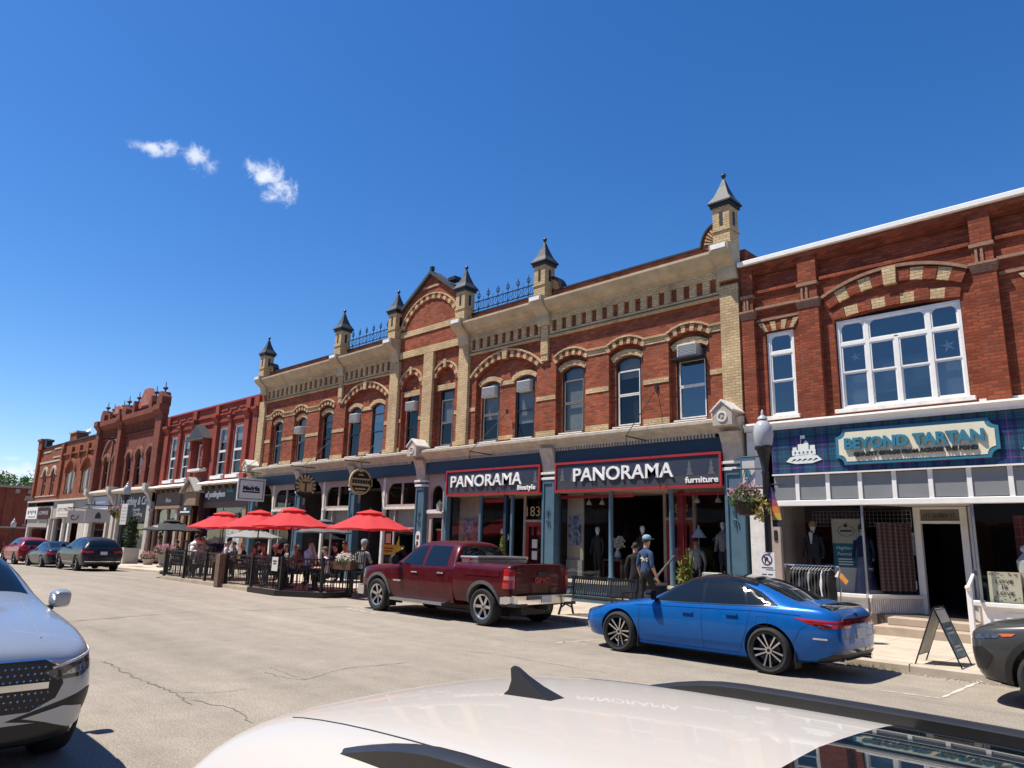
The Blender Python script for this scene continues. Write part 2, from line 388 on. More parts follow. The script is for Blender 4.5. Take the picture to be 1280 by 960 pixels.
def slab_mat():
    m = mat('concrete_slab', (.50, .42, .325), .9, var=.16, scale=2.2, bump=.25, bscale=80)
    N = m.node_tree.nodes; K = m.node_tree.links; p = N['Principled BSDF']
    src = p.inputs['Base Color'].links[0].from_socket
    oi = N.new('ShaderNodeObjectInfo'); r = N.new('ShaderNodeMapRange'); r.inputs['To Min'].default_value = .84; r.inputs['To Max'].default_value = 1.08; K.new(oi.outputs['Random'], r.inputs['Value'])
    x = N.new('ShaderNodeMix'); x.data_type = 'RGBA'; x.blend_type = 'MULTIPLY'; x.inputs['Factor'].default_value = 1; K.new(src, x.inputs['A']); K.new(r.outputs[0], x.inputs['B']); K.new(x.outputs['Result'], p.inputs['Base Color'])
    return m
M['slab'] = slab_mat()

KPTS = [(-150, 13.55), (-32, 13.55), (-11.2, 13.55), (-5.2, 12.78), (60, 12.78)]      # far kerb line: it steps out in front of the tartan shop
def KYf(x):
    for (xa, ya), (xb, yb) in zip(KPTS, KPTS[1:]):
        if x <= xb: return ya+(yb-ya)*(x-xa)/(xb-xa)
    return KPTS[-1][1]
FY = 17.5           # facade line
SW = .12            # pavement height
def strip(o0, o1, z0, z1, fixed1=None):
    """slab following the kerb line between offsets o0 and o1 (or to a fixed y)"""
    b = B(); n = len(KPTS)
    for x, y in KPTS:
        d = -.015*max(0, -32-x); ya = y+o0; yb = fixed1 if fixed1 is not None else y+o1
        b.v += [(x, ya, z0+d), (x, yb, z0+d), (x, yb, z1+d), (x, ya, z1+d)]
    for i in range(n-1):
        for k in range(4): b.f.append((4*i+k, 4*i+(k+1) % 4, 4*i+4+(k+1) % 4, 4*i+4+k))
    b.f += [(0, 1, 2, 3), tuple(4*(n-1)+k for k in range(4))]; b.mi = [0]*len(b.f)
    return b
def long_box(y0, y1, z0, z1, xs=(-150, -32, 60)):
    """street-long slab; beyond x=-32 the street falls gently away"""
    b = B(); dz = [-.015*max(0, -32-x) for x in xs]
    for x, d in zip(xs, dz): b.v += [(x, y0, z0-(0 if d == 0 else 0)+d), (x, y1, z0+d), (x, y1, z1+d), (x, y0, z1+d)]
    for i in range(len(xs)-1):
        o = 4*i
        for k in range(4): b.f.append((o+k, o+(k+1) % 4, o+4+(k+1) % 4, o+4+k))
    b.f += [(0, 1, 2, 3), tuple(len(b.v)-4+k for k in range(4))]; b.mi = [0]*len(b.f)
    return b
g = mk('ground', B().add([(-900, -500, -2.2), (500, -500, -2.2), (500, 900, -2.2), (-900, 900, -2.2)], [(0, 1, 2, 3)]), 'soil', kind='structure')
road = mk('road', long_box(.42, 13.6, -.4, 0), 'asphalt', local=True, kind='structure')
mk('kerb_near', long_box(.30, .42, -.4, SW), 'concrete', bevel=.02, local=True, kind='structure')
mk('pavement_near', long_box(-6, .30, -.4, SW-.004), 'concrete', local=True, kind='structure')
kerb = mk('kerb_far', strip(0, .14, -.3, SW+.002), 'concrete', bevel=.025, local=True, kind='structure')
pave = mk('pavement', strip(.14, 0, -.3, SW-.003, FY+5), 'slab', local=True, kind='structure')
cross = mk('cross_road', B().add([(-92, -40, -1.02), (-80.2, -40, -.84), (-80.2, 60, -.84), (-92, 60, -1.02)], [(0, 1, 2, 3)]), 'asphalt', local=True, kind='structure')
# kerb stones and pavement slabs near enough to tell apart
SG = 1.36
for i in range(-12, 2):
    for j in range(4):
        x0_, x1_ = i*1.5+.2-.742, i*1.5+.2+.742; y1_ = FY-.05-j*SG; y0_ = y1_-SG+.018
        q = [(x0_, max(y0_, KYf(x0_)+.155)), (x1_, max(y0_, KYf(x1_)+.155)), (x1_, y1_), (x0_, y1_)]
        if min(q[2][1]-q[1][1], q[3][1]-q[0][1]) < .25: continue
        dz = random.uniform(-.0015, .003)
        mk('slab', B().prism(q, SW-.02, SW+.001+dz, 'z'), 'slab', pave, local=True)
def ribbon(pts, w, z=.004, jit=.03, seg=8):
    b = B(); P_ = []
    for i in range(len(pts)-1):
        for k in range(seg):
            t = k/seg; p = pts[i].lerp(pts[i+1], t); P_.append(Vector((p.x+random.uniform(-jit, jit), p.y+random.uniform(-jit, jit), z)))
    P_.append(Vector((pts[-1].x, pts[-1].y, z)))
    vs = []
    for i, p in enumerate(P_):
        d = (P_[min(i+1, len(P_)-1)]-P_[max(i-1, 0)]).normalized(); n = Vector((-d.y, d.x, 0)); ww = w*random.uniform(.25, 1.0)*(.3 if i in (0, len(P_)-1) else 1)
        vs += [p+n*ww/2, p-n*ww/2]
    b.add(vs, [(2*i, 2*i+1, 2*i+3, 2*i+2) for i in range(len(P_)-1)])
    return b
for pl, w in (([(86, 777), (160, 771), (240, 765), (330, 763), (440, 758)], .045), ([(128, 827), (140, 831), (150, 838), (170, 848), (192, 856), (215, 865), (240, 881)], .028),
              ([(330, 840), (352, 847), (382, 850), (430, 836), (515, 828)], .022), ([(382, 850), (360, 842), (338, 835)], .018), ([(240, 875), (290, 886), (318, 905)], .022), ([(215, 865), (260, 867), (310, 862)], .015),
              ([(20, 712), (120, 720), (200, 727)], .05), ([(560, 812), (620, 818), (690, 830), (760, 842)], .015), ([(500, 800), (420, 792), (300, 800), (180, 806)], .012)):
    mk('road_crack', ribbon([at(x, y, z=0) for x, y in pl], w), 'crack', road)
def mark(p, q, w):
    mk('road_marking', ribbon([at(*p, z=0), at(*q, z=0)], w, z=.005, jit=.004, seg=14), 'marking', road)
mark((432, 760), (470, 767), .09); mark((694, 804), (757, 799), .08); mark((700, 802.5), (740, 807), .05); mark((1178, 872), (1228, 851), .09); mark((1090, 862), (1180, 874), .05)
for i in range(9):
    xa = -14+i*1.45
    q = [(xa, KYf(xa)-.004), (xa+.012, KYf(xa)-.004), (xa+.012, KYf(xa)+.145), (xa, KYf(xa)+.145)]
    mk('kerb_joint', B().prism(q, 0, SW+.004, 'z'), 'crack', kerb, local=True)
# gutter grit, dry weeds at the kerb foot
bw_ = B(); rs = random.Random(3)
for i in range(150):
    x = rs.gauss(-4.55, .28); y = KYf(x)-.02-abs(rs.gauss(0, .04)); hh = rs.uniform(.03, .11); a = rs.uniform(0, 6.28); lean = rs.uniform(.2, .9)*hh
    bw_.add([(x-.004, y, 0), (x+.004, y, 0), (x+lean*math.cos(a), y+lean*math.sin(a), hh)], [(0, 1, 2)])
M['drygrass'] = mat('dry_grass', (.30, .25, .10), .9, var=.25)
mk('dry_weeds', bw_, 'drygrass', label='dry weeds growing from the kerb foot behind the blue sedan', cat='weeds', kind='stuff')
gr_ = B()
for i in range(2600):
    x = rs.uniform(-11, -1); y = KYf(x)-.03-abs(rs.gauss(0, .10)); s = rs.uniform(.004, .014)
    gr_.add([(x-s, y-s, .002), (x+s, y-s, .002), (x, y+s, .002), (x, y, s*1.4)], [(0, 1, 3), (1, 2, 3), (2, 0, 3)])
M['grit'] = mat('gutter_grit', (.22, .18, .14), .95, var=.3, scale=30)
mk('gutter_grit', gr_, 'grit', label='loose grit lying in the gutter along the far kerb', cat='grit', kind='stuff')

# ------------------------------------------------------------------ windows
def arched_window(parent, x0, x1, z0, zs, rise, y, frame='black', fw_=.06, rails=(.5,), blind=0.0, blindm='blind', pane='glassup', name='window', backing='darkwin', top_dark=False, inner=None):
    """timber window with an arched head: frame ring, meeting rails, panes (each one a sub-part), blind and dark room behind"""
    n = 10
    outer = arch_poly(x0, x1, z0, zs, rise, n); inn = arch_poly(x0+fw_, x1-fw_, z0+fw_, zs, max(.01, rise-fw_*.5), n)
    b = B(); m_ = len(outer)
    for i in range(m_):
        j = (i+1) % m_
        b.add([(outer[i][0], y, outer[i][1]), (outer[j][0], y, outer[j][1]), (inn[j][0], y, inn[j][1]), (inn[i][0], y, inn[i][1]),
               (outer[i][0], y+.08, outer[i][1]), (outer[j][0], y+.08, outer[j][1]), (inn[j][0], y+.08, inn[j][1]), (inn[i][0], y+.08, inn[i][1])],
              [(0, 1, 2, 3), (4, 7, 6, 5), (3, 2, 6, 7), (0, 4, 5, 1)])
    w = mk(name, b, frame, parent)
    H = zs+rise-z0
    zz = [z0+fw_] + [z0+H*r for r in rails] + [zs+rise-fw_*.5]
    for k in range(len(zz)-1):
        if k > 0:
            mk('meeting_rail', B().box(x0+fw_, x1-fw_, y+.01, y+.06, zz[k]-.022, zz[k]+.022), inner or frame, w)
        lo = zz[k] + (.022 if k else 0); hi = zz[k+1]-.022
        if k == len(zz)-2: poly = arch_poly(x0+fw_, x1-fw_, lo, zs, max(.01, rise-fw_*.5), n)
        else: poly = [(x0+fw_, lo), (x1-fw_, lo), (x1-fw_, hi), (x0+fw_, hi)]
        yy = y+.05 - (.012 if k else 0)
        mk('pane', B().add([(p[0], yy, p[1]) for p in poly], [tuple(range(len(poly)))]), pane, w)
        if inner and k < len(zz)-2+(0 if top_dark else 1):
            fb = B(); t = .034; hi2 = min(hi, zs)
            fb.box(x0+fw_, x0+fw_+t, y+.005, y+.055, lo, hi2); fb.box(x1-fw_-t, x1-fw_, y+.005, y+.055, lo, hi2); fb.box(x0+fw_+t, x1-fw_-t, y+.005, y+.055, lo, lo+t)
            mk('sash', fb, inner, w)
    if blind:
        zb = zs+rise-H*blind
        mk('blind', B().box(x0+fw_*.6, x1-fw_*.6, y+.12, y+.125, zb, zs+rise-.02), blindm, w)
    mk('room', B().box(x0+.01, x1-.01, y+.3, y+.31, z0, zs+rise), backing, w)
    return w
def ac_unit(x0, x1, y0, y1, z0, z1, label):
    e = empty('air_conditioner', ((x0+x1)/2, (y0+y1)/2, z0), 0, label, 'air conditioner', 'window air conditioners of the arched block')
    mk('case', B().box(x0, x1, y0, y1, z0, z1), 'plasticw', e, bevel=.012)
    mk('front_grille', B().box(x0+.03, x1-.03, y0-.008, y0-.001, z0+.03, z1-.03), mat('ac_grille', (.16, .17, .18), .6), e)
    for k in range(7):
        z = z0+.05+k*(z1-z0-.1)/6
        mk('slat', B().box(x0+.03, x1-.03, y0-.014, y0-.008, z-.004, z+.004), 'plasticw', e)
    return e

# ------------------------------------------------------------------ the arched red and cream block
MB = empty('arched_brick_block', (-22.2, FY, SW), 0, 'long two storey red and cream brick block with central gable, pinnacles and arched windows', 'building')
X0, X1 = -35.75, -8.66
WINS = [(-33.83, .42, 's'), (-31.56, .42, 's'), (-29.24, .42, 's'), (-27.02, .40, 'p'), (-25.33, .43, 'p'), (-22.97, .37, 'c'), (-20.86, .39, 'c'),
        (-18.45, .45, 'p'), (-16.76, .45, 'p'), (-14.62, .455, 's'), (-12.47, .46, 's'), (-10.32, .48, 's')]
base = B().box(X0, X1, FY, FY+.30, 4.9, 9.30); hol = B()
for cx, a, k in WINS:
    if k == 's': hol.prism(arch_poly(cx-a-.17, cx+a+.17, 5.2, 7.55, .20), FY-.2, FY+.5)
    if k == 'c': hol.prism(arch_poly(cx-a-.20, cx+a+.20, 5.2, 7.74, .55), FY-.2, FY+.5)
for c in (-26.17, -17.6): hol.prism(arch_poly(c-1.50, c+1.50, 5.2, 7.60, .52), FY-.2, FY+.5)
wall = wall_with_holes('wall', base, hol, 'red', MB)
base = B().box(X0+.02, X1-.02, FY+.14, FY+.34, 4.9, 9.2); hol = B()
for cx, a, k in WINS:
    r_ = .15 if k != 'c' else .012
    hol.prism(arch_poly(cx-a, cx+a, 5.22, 7.26 if k != 'c' else 7.42, r_), FY, FY+.6)
# the recessed wall must sit behind the outer one: its front skin only shows inside the recesses
wall2 = wall_with_holes('recessed_wall', base, hol, 'red', MB)
# back of the block
mk('rear_wall', B().box(X0, X1, FY+9, FY+9.3, 0, 9.2), 'red', MB)
mk('end_wall', B().box(X0, X0+.3, FY+.31, FY+9, 0, 9.9), 'red', MB); mk('end_wall', B().box(X1-.3, X1, FY+.31, FY+9, 0, 9.9), 'red', MB)
mk('flat_roof', B().box(X0+.3, X1-.3, FY+.35, FY+9, 9.1, 9.2), 'slate', MB)
mk('upper_floor', B().box(X0+.3, X1-.3, FY+.36, FY+9, 4.55, 4.8), 'dark', MB)
for cx, a, k in WINS:
    x0, x1 = cx-a, cx+a
    idx = WINS.index((cx, a, k))
    zs, rs_ = (7.24, .15) if k != 'c' else (7.40, .01)
    bl = [.0, .55, .3, .0, .35, .0, .55, .62, .75, .95, .30, .0][idx]
    inn = 'whitewood' if idx in (10, 11) else (mat('grey_sash', (.17, .15, .135), .7) if idx in (9, 6, 0, 1, 7) else None)
    arched_window(MB, x0, x1, 5.24, zs, rs_, FY+.17, 'black', .065, (.45, .80) if k != 'c' else (.42, .83), bl, 'blind', inner=inn, top_dark=True, pane='glassblue' if idx in (11, 4) else 'glassup')
    # cream inner arch under the hood
    if k == 's':
        b = B(); ring(b, cx, 7.28, a+.06, .16, .17, FY+.06, FY+.139, 12); mk('inner_arch', b, 'cream', MB)
        voussoirs(MB, cx, 7.56, a+.185, .20, .20, 11, FY-.03, FY+.05, 'cream', 'red')
        b = B(); ring(b, cx, 7.765, a+.215, .21, .055, FY-.075, FY+.02, 16); mk('hood_mould', b, 'cream', MB)
    if k == 'p':
        b = B(); ring(b, cx, 7.28, a+.08, .16, .16, FY+.07, FY+.139, 12); mk('inner_arch', b, 'cream', MB)
    if k == 'c':
        b = B(); b.prism([(x0-.16, 7.44), (x1+.16, 7.44), (x1+.20, 7.66), (x0-.20, 7.66)], FY+.06, FY+.139); mk('lintel', b, 'cream', MB)
        voussoirs(MB, cx, 7.76, a+.215, .57, .17, 11, FY-.03, FY+.05, 'cream', 'red', 1)
        b = B(); ring(b, cx, 7.76, a+.39, .745, .05, FY-.07, FY+.02, 16); mk('hood_mould', b, 'cream', MB)
        mk('keystone', B().prism([(cx-.06, 8.30), (cx+.06, 8.30), (cx+.085, 8.62), (cx-.085, 8.62)], FY-.09, FY+.02), 'cream', MB)
    # stone sill pieces
    mk('sill', B().box(x0-.03, x1+.03, FY-.02, FY+.2, 5.205, 5.245), 'whitewood', MB)
for c in (-26.17, -17.6):
    voussoirs(MB, c, 7.62, 1.515, .53, .24, 21, FY-.03, FY+.06, 'cream', 'red')
    b = B(); ring(b, c, 7.64, 1.765, .755, .06, FY-.08, FY+.02, 24); mk('hood_mould', b, 'cream', MB)
    mk('keystone', B().prism([(c-.10, 8.10), (c+.10, 8.10), (c+.13, 8.50), (c-.13, 8.50)], FY-.10, FY+.02), 'cream', MB)
# cream hood course running between the three arched windows, cream bands and bases on the piers
edges = []
for i, (cx, a, k) in enumerate(WINS):
    m_ = .17 if k != 'c' else .2
    edges.append((cx-a-m_, cx+a+m_))
piers = [(-35.05, edges[0][0]), (edges[0][1], edges[1][0]), (edges[1][1], edges[2][0]), (edges[2][1], -27.67), (-24.67, -24.32), (-23.7, edges[5][0]), (edges[5][1], -22.12), (-21.5, edges[6][0]), (edges[6][1], -20.0),
         (-19.44, -19.1), (-16.1, edges[9][0]), (edges[9][1], edges[10][0]), (edges[10][1], edges[11][0]), (edges[11][1], -9.24)]
for x0, x1 in piers:
    if x1-x0 < .08: continue
    mk('cream_band', B().box(x0+.003, x1-.003, FY-.022, FY+.05, 6.40, 6.545), 'cream', MB)
    mk('cream_band', B().box(x0+.003, x1-.003, FY-.03, FY+.05, 5.20, 5.37), 'cream', MB)
for x0, x1 in ((edges[0][1], edges[1][0]), (edges[1][1], edges[2][0]), (edges[9][1], edges[10][0]), (edges[10][1], edges[11][0])):
    mk('cream_band', B().box(x0+.03, x1-.03, FY-.025, FY+.05, 7.60, 7.77), 'cream', MB)
    mk('hood_mould', B().box(x0+.02, x1-.02, FY-.073, FY+.02, 7.772, 7.825), 'cream', MB)
for x0, x1 in ((edges[11][1], -9.24), (-35.05, edges[0][0])):
    mk('cream_band', B().box(x0+.05, x1-.003, FY-.025, FY+.05, 7.60, 7.77), 'cream', MB); mk('hood_mould', B().box(x0+.04, x1-.003, FY-.073, FY+.02, 7.772, 7.825), 'cream', MB)
for x0, x1 in ((-26.60, -25.78), (-18.0, -17.22)):
    mk('cream_band', B().box(x0+.03, x1-.03, FY+.10, FY+.138, 7.20, 7.36), 'cream', MB); mk('cream_band', B().box(x0+.03, x1-.03, FY+.10, FY+.138, 5.25, 5.40), 'cream', MB)
# pilasters
PIL = [(-35.70, -35.08, 8.6), (-24.30, -23.72, 9.0), (-22.10, -21.52, 9.02), (-19.99, -19.45, 9.0), (-9.24, -8.70, 8.8)]
for x0, x1, zt in PIL: mk('pilaster', B().box(x0, x1, FY-.13, FY+.02, 5.2, zt), 'cream', MB)
THIN = [(-28.27, -27.90), (-15.90, -15.52)]
for x0, x1 in THIN:
    mk('pilaster', B().box(x0+.03, x1-.03, FY-.10, FY+.02, 7.95, 9.0), 'cream', MB)
    for q in (x0+.05, (x0+x1)/2-.04, x1-.13): mk('pendant', B().box(q, q+.08, FY-.085, FY+.02, 7.72, 7.948), 'cream', MB)
# frieze: red recesses between cream blocks, string courses above and below
BAYS = [(-35.06, -28.28, 15), (-27.88, -24.32, 9), (-19.43, -15.92, 9), (-15.50, -9.26, 15)]
for x0, x1, n in BAYS:
    mk('string_course', B().box(x0, x1, FY-.10, FY+.02, 8.50, 8.575), 'cream', MB)
    mk('string_course', B().box(x0, x1, FY-.06, FY+.02, 8.62, 8.70), 'cream', MB)
    mk('frieze_head', B().box(x0, x1, FY-.09, FY+.02, 9.085, 9.295), 'cream', MB)
    p = (x1-x0)/n
    for k in range(n+1):
        c = x0+k*p; hw = p*.26
        mk('frieze_block', B().box(max(x0, c-hw), min(x1, c+hw), FY-.075, FY+.02, 8.702, 9.084), 'cream', MB)
    prof = [(FY+.1, 9.297), (FY-.10, 9.297), (FY-.12, 9.34), (FY-.24, 9.38), (FY-.40, 9.52), (FY-.50, 9.64), (FY-.53, 9.66), (FY-.53, 9.73), (FY-.48, 9.74), (FY+.1, 9.82)]
    mk('cornice', B().prism(prof, x0, x1, 'x'), 'cornice', MB)
    mk('parapet', B().box(x0-.1, x1+.1, FY-.02, FY+.28, 9.30, 10.10), 'red', MB)
    mk('parapet_coping', B().box(x0-.1, x1+.1, FY-.06, FY+.32, 10.10, 10.16), 'black', MB)
# pinnacles on scrolled consoles
def pinnacle(cx, w=.25):
    y = FY-.16
    prof = [(FY+.05, 8.95), (FY-.16, 8.95), (FY-.22, 9.10), (FY-.24, 9.28), (FY-.34, 9.40), (FY-.52, 9.52), (FY-.62, 9.66), (FY-.64, 9.86), (FY+.05, 9.90)]
    cnsl = mk('console', B().prism(prof, cx-w-.03, cx+w+.03, 'x'), 'cornice', MB)
    mk('console_panel', B().box(cx-w+.03, cx+w-.03, FY-.655, FY-.60, 9.70, 9.83), 'white', cnsl)
    sh = mk('pinnacle', B().box(cx-w, cx+w, y-.25, y+.25, 9.88, 11.0), 'cream', MB)
    mk('slot', B().box(cx-.045, cx+.045, y-.262, y-.24, 10.45, 10.85), 'black', sh)
    mk('slot', B().box(cx+w-.01, cx+w+.012, y-.05, y+.05, 10.45, 10.85), 'black', sh)
    mk('moulding', B().box(cx-w-.03, cx+w+.03, y-.28, y+.28, 10.28, 10.33), 'cream', sh)
    b = B()
    e1, e2 = w+.05, w+.095
    b.box(cx-e1, cx+e1, y-e1, y+e1, 11.0, 11.10); b.box(cx-e2, cx+e2, y-e2, y+e2, 11.10, 11.15)
    mk('cap_base', b, 'black', sh)
    rr_ = [(e2, 11.15), (e2*.62, 11.36), (e2*.30, 11.66), (.035, 11.90)]
    for k in range(3):
        (r0, z0), (r1, z1) = rr_[k], rr_[k+1]
        vs = [(cx+sx*r0, y+sy*r0, z0) for sx, sy in ((-1, -1), (1, -1), (1, 1), (-1, 1))] + [(cx+sx*r1, y+sy*r1, z1) for sx, sy in ((-1, -1), (1, -1), (1, 1), (-1, 1))]
        if k == 0: bb = B()
        bb.add(vs, [(0, 1, 5, 4), (1, 2, 6, 5), (2, 3, 7, 6), (3, 0, 4, 7)])
    mk('roof_cap', bb, 'slate', sh)
    mk('finial', B().lathe([(.0, 11.86), (.03, 11.88), (.03, 11.95), (.06, 11.98), (.075, 12.03), (.05, 12.08), (.0, 12.11)], cx, y, 10), 'blackmetal', sh, smooth=True)
for c in (-35.3, -28.1, -24.0, -19.72, -15.7, -8.97): pinnacle(c)
def fan(cx, d, r):
    """quarter-round scroll of radiating brick beside a pinnacle"""
    pts = [(cx, 9.85)] + [(cx+d*r*math.cos(t), 10.10+(r*1.15)*math.sin(t)) for t in [i*math.pi/2/8 for i in range(9)]]
    s = mk('parapet_scroll', B().prism(pts, FY-.05, FY+.2), 'red', MB)
    for i in range(1, 8):
        t = i*math.pi/16; q = lambda rr, tt: (cx+d*rr*math.cos(tt), 10.10+1.15*rr*math.sin(tt))
        mk('scroll_rib', B().prism([q(r*.3, t-.03), q(r*.3, t+.03), q(r*.86, t+.055), q(r*.86, t-.055)], FY-.075, FY-.03), 'cream', s)
    b = B(); i_ = [(cx+d*r*math.cos(t), 10.10+1.15*r*math.sin(t)) for t in [k*math.pi/2/10 for k in range(11)]]
    o_ = [(cx+d*(r+.05)*math.cos(t), 10.10+1.15*(r+.05)*math.sin(t)) for t in [k*math.pi/2/10 for k in range(11)]]
    b.prism(i_+o_[::-1], FY-.09, FY+.22); mk('scroll_coping', b, 'black', s)
fan(-9.22, -1, .55); fan(-15.45, 1, .42); fan(-28.35, -1, .50); fan(-35.05, 1, .42)
# central gable
GY = FY-.10
G0, G1 = -24.0, -19.72; GC = -21.86
gab = mk('gable', B().prism([(G0+.25, 9.0), (G1-.25, 9.0), (G1-.25, 10.98), (GC, 12.30), (G0+.25, 10.98)], GY, GY+.35), 'red', MB)
for z0, z1 in ((9.02, 9.30), (9.90, 10.14)): mk('cream_band', B().box(G0+.28, G1-.28, GY-.035, GY+.02, z0, z1), 'cream', gab)
voussoirs(gab, GC, 10.22, 1.62, 1.02, .22, 23, GY-.045, GY+.02, 'cream', 'red')
b = B(); ring(b, GC, 10.22, 1.85, 1.22, .05, GY-.08, GY+.02, 24); mk('hood_mould', b, 'cream', gab)
mk('cream_band', B().prism([(GC-.55, 11.74), (GC+.55, 11.74), (GC+.45, 11.82), (GC-.45, 11.82)], GY-.035, GY+.02), 'cream', gab)
for sx in (-1, 1):
    xa = GC+sx*2.0; q = [(GC, 12.30), (GC, 12.44), (xa, 11.06), (xa, 10.92)]
    mk('gable_coping', B().prism(q, GY-.14, GY+.42), 'slate', gab)
mk('finial', B().box(GC-.07, GC+.07, GY-.10, GY+.04, 12.44, 12.62), 'blackmetal', gab)
mk('chimney_cap', B().box(-20.75, -20.35, GY-.1, GY+.25, 11.72, 11.86), 'blackmetal', gab)
# iron roof cresting
def cresting(xa, xb):
    y = FY+.10
    c = mk('roof_cresting', B().box(xa, xb, y-.02, y+.02, 10.30, 10.33).box(xa, xb, y-.02, y+.02, 10.62, 10.645), 'blackmetal', MB)
    n = 7
    for k in range(n):
        x = xa+.2+(xb-xa-.4)*k/(n-1)
        b = B().tube((x, y, 10.16), (x, y, 10.98), .014, .012, 5); b.box(x-.09, x+.09, y-.012, y+.012, 10.80, 10.825)
        b.tube((x, y, 10.9), (x, y, 11.07), .03, .004, 5)
        for s in (-1, 1):
            b.path([(x, y, 10.72), (x+s*.05, y, 10.80), (x+s*.08, y, 10.90), (x+s*.05, y, 10.94)], .012, 5)
            b.path([(x+s*.02, y, 10.34), (x+s*.12, y, 10.45), (x+s*.12, y, 10.55), (x+s*.03, y, 10.62)], .011, 5)
        mk('spear', b, 'blackmetal', c)
        if k < n-1:
            xm = x+(xb-xa-.4)/(n-1)/2; b = B()
            for s in (-1, 1): b.path([(xm, y, 10.33), (xm+s*.07, y, 10.42), (xm, y, 10.52), (xm-s*.05, y, 10.60)], .010, 5)
            b.tube((xm, y, 10.6), (xm, y, 10.80), .01, .004, 5)
            mk('scroll', b, 'blackmetal', c)
cresting(-19.45, -15.97); cresting(-27.85, -24.27)
# storefront ledge: dentilled cornice over the shops
prof = [(FY+.2, 5.20), (FY-.30, 5.13), (FY-.52, 5.07), (FY-.55, 5.06), (FY-.55, 4.98), (FY-.50, 4.93), (FY-.42, 4.88), (FY-.30, 4.83), (FY-.26, 4.74), (FY+.2, 4.74)]
led = mk('storefront_cornice', B().prism(prof, X0, X1, 'x'), 'stone', MB)
def dentils(xa, xb, p=.105):
    dm = meshdata('dentil', B().box(-.03, .03, -.05, .0, -.10, 0), 'stone'); n = int((xb-xa)/p)
    for k in range(n):
        o = bpy.data.objects.new('dentil', dm); COL.objects.link(o); o.parent = led; o.location = Vector((xa+p*(k+.5), FY-.21, 4.739)) - ORG[led.name]
dentils(-15.0, -9.35); dentils(-21.6, -15.7)
bd = B()
for xa, xb in ((-35.2, -31.1), (-30.5, -26.6), (-26.05, -22.3)):
    n = int((xb-xa)/.105)
    for k in range(n): bd.box(xa+.105*(k+.5)-.03, xa+.105*(k+.5)+.03, FY-.26, FY-.21, 4.64, 4.739)
tag(mk('dentil_row', bd, 'stone', led), kind='stuff')
# ------------------------------------------------------------------ shopfronts of the arched block
M['signdark'] = mat('sign_charcoal', (.045, .045, .052), .55, var=.08)
M['signnavy'] = mat('sign_navy_shape', (.022, .030, .055), .55, var=.08)
M['letter'] = mat('white_letters', (.82, .81, .78), .5, var=.03)
M['gold'] = mat('gold_leaf', (.50, .38, .18), .45, var=.1)
M['cream_paint'] = mat('cream_paint', (.62, .55, .40), .6, var=.08)
M['reddoor'] = mat('red_door', (.33, .03, .025), .4, var=.1)
M['poster'] = mat('poster_mix', (.25, .30, .38), .6, var=.9, scale=9)
M['posterR'] = mat('poster_red', (.42, .16, .12), .6, var=.7, scale=7)
M['paper'] = mat('paper', (.62, .60, .55), .8, var=.12, scale=20)
M['steel'] = mat('brushed_steel', (.45, .46, .47), .35, metal=.9, var=.08)
M['mannequin'] = mat('mannequin_white', (.66, .64, .60), .5, var=.05)
M['cloth_dark'] = mat('cloth_dark', (.022, .022, .026), .9, var=.25, scale=12)
M['cloth_grey'] = mat('cloth_grey', (.25, .24, .235), .95, var=.2, scale=14, bump=.3)
M['cloth_navy'] = mat('cloth_navy', (.02, .035, .09), .9, var=.3, scale=9)
M['wood'] = mat('dark_wood', (.10, .045, .025), .6, var=.25, scale=6)
M['lampwhite'] = mat('spot_shade', (.7, .68, .62), .5, var=.04)

def shop_pilaster(cx, w, zt=3.95, y=FY-.22, parent=MB, mtl='bluegrey', scroll=True):
    p = mk('shop_pilaster', B().box(cx-w/2+.03, cx+w/2-.03, y+.03, FY+.1, SW, zt), mtl, parent, bevel=.008)
    b = B().box(cx-w/2-.02, cx+w/2+.02, y-.03, y+.06, SW, .85).box(cx-w/2, cx+w/2, y-.01, y+.06, .85, .93)
    mk('base', b, mtl, p, bevel=.01)
    b = B()   # raised stiles leave a sunk panel
    b.box(cx-w/2+.03, cx-w/2+.12, y-.005, y+.029, .95, zt-.2).box(cx+w/2-.12, cx+w/2-.03, y-.005, y+.029, .95, zt-.2)
    b.box(cx-w/2+.12, cx+w/2-.12, y-.005, y+.029, .95, 1.10).box(cx-w/2+.12, cx+w/2-.12, y-.005, y+.029, zt-.32, zt-.2)
    mk('panel_frame', b, mtl, p, bevel=.006)
    if scroll:
        b = B()
        for zc, s in ((2.72, 1), (2.42, -1)):
            b.path([(cx+s*.07*math.cos(t), y+.0, zc+.09*math.sin(t)) for t in [i*.55 for i in range(8)]], .016, 5)
        b.tube((cx, y+.005, 2.28), (cx, y+.005, 2.88), .014, .014, 5)
        mk('scroll_ornament', b, mtl, p)
    mk('capital', B().box(cx-w/2-.01, cx+w/2+.01, y-.03, FY+.1, zt-.20, zt-.12).box(cx-w/2-.03, cx+w/2+.03, y-.05, FY+.1, zt-.03, zt+.04), 'whitewood', p, bevel=.008)
    prof = [(FY+.1, zt+.04), (y+.02, zt+.04), (y+.0, zt+.25), (y-.06, zt+.5), (y-.20, zt+.79), (FY+.1, zt+.79)]
    mk('pier_bracket', B().prism(prof, cx-w/2+.02, cx+w/2-.02, 'x'), 'stone', p)
    return p
for cx, w in ((-35.40, .5), (-30.80, .48), (-26.33, .48), (-21.78, .58), (-15.32, .58), (-8.98, .60)): shop_pilaster(cx, w)
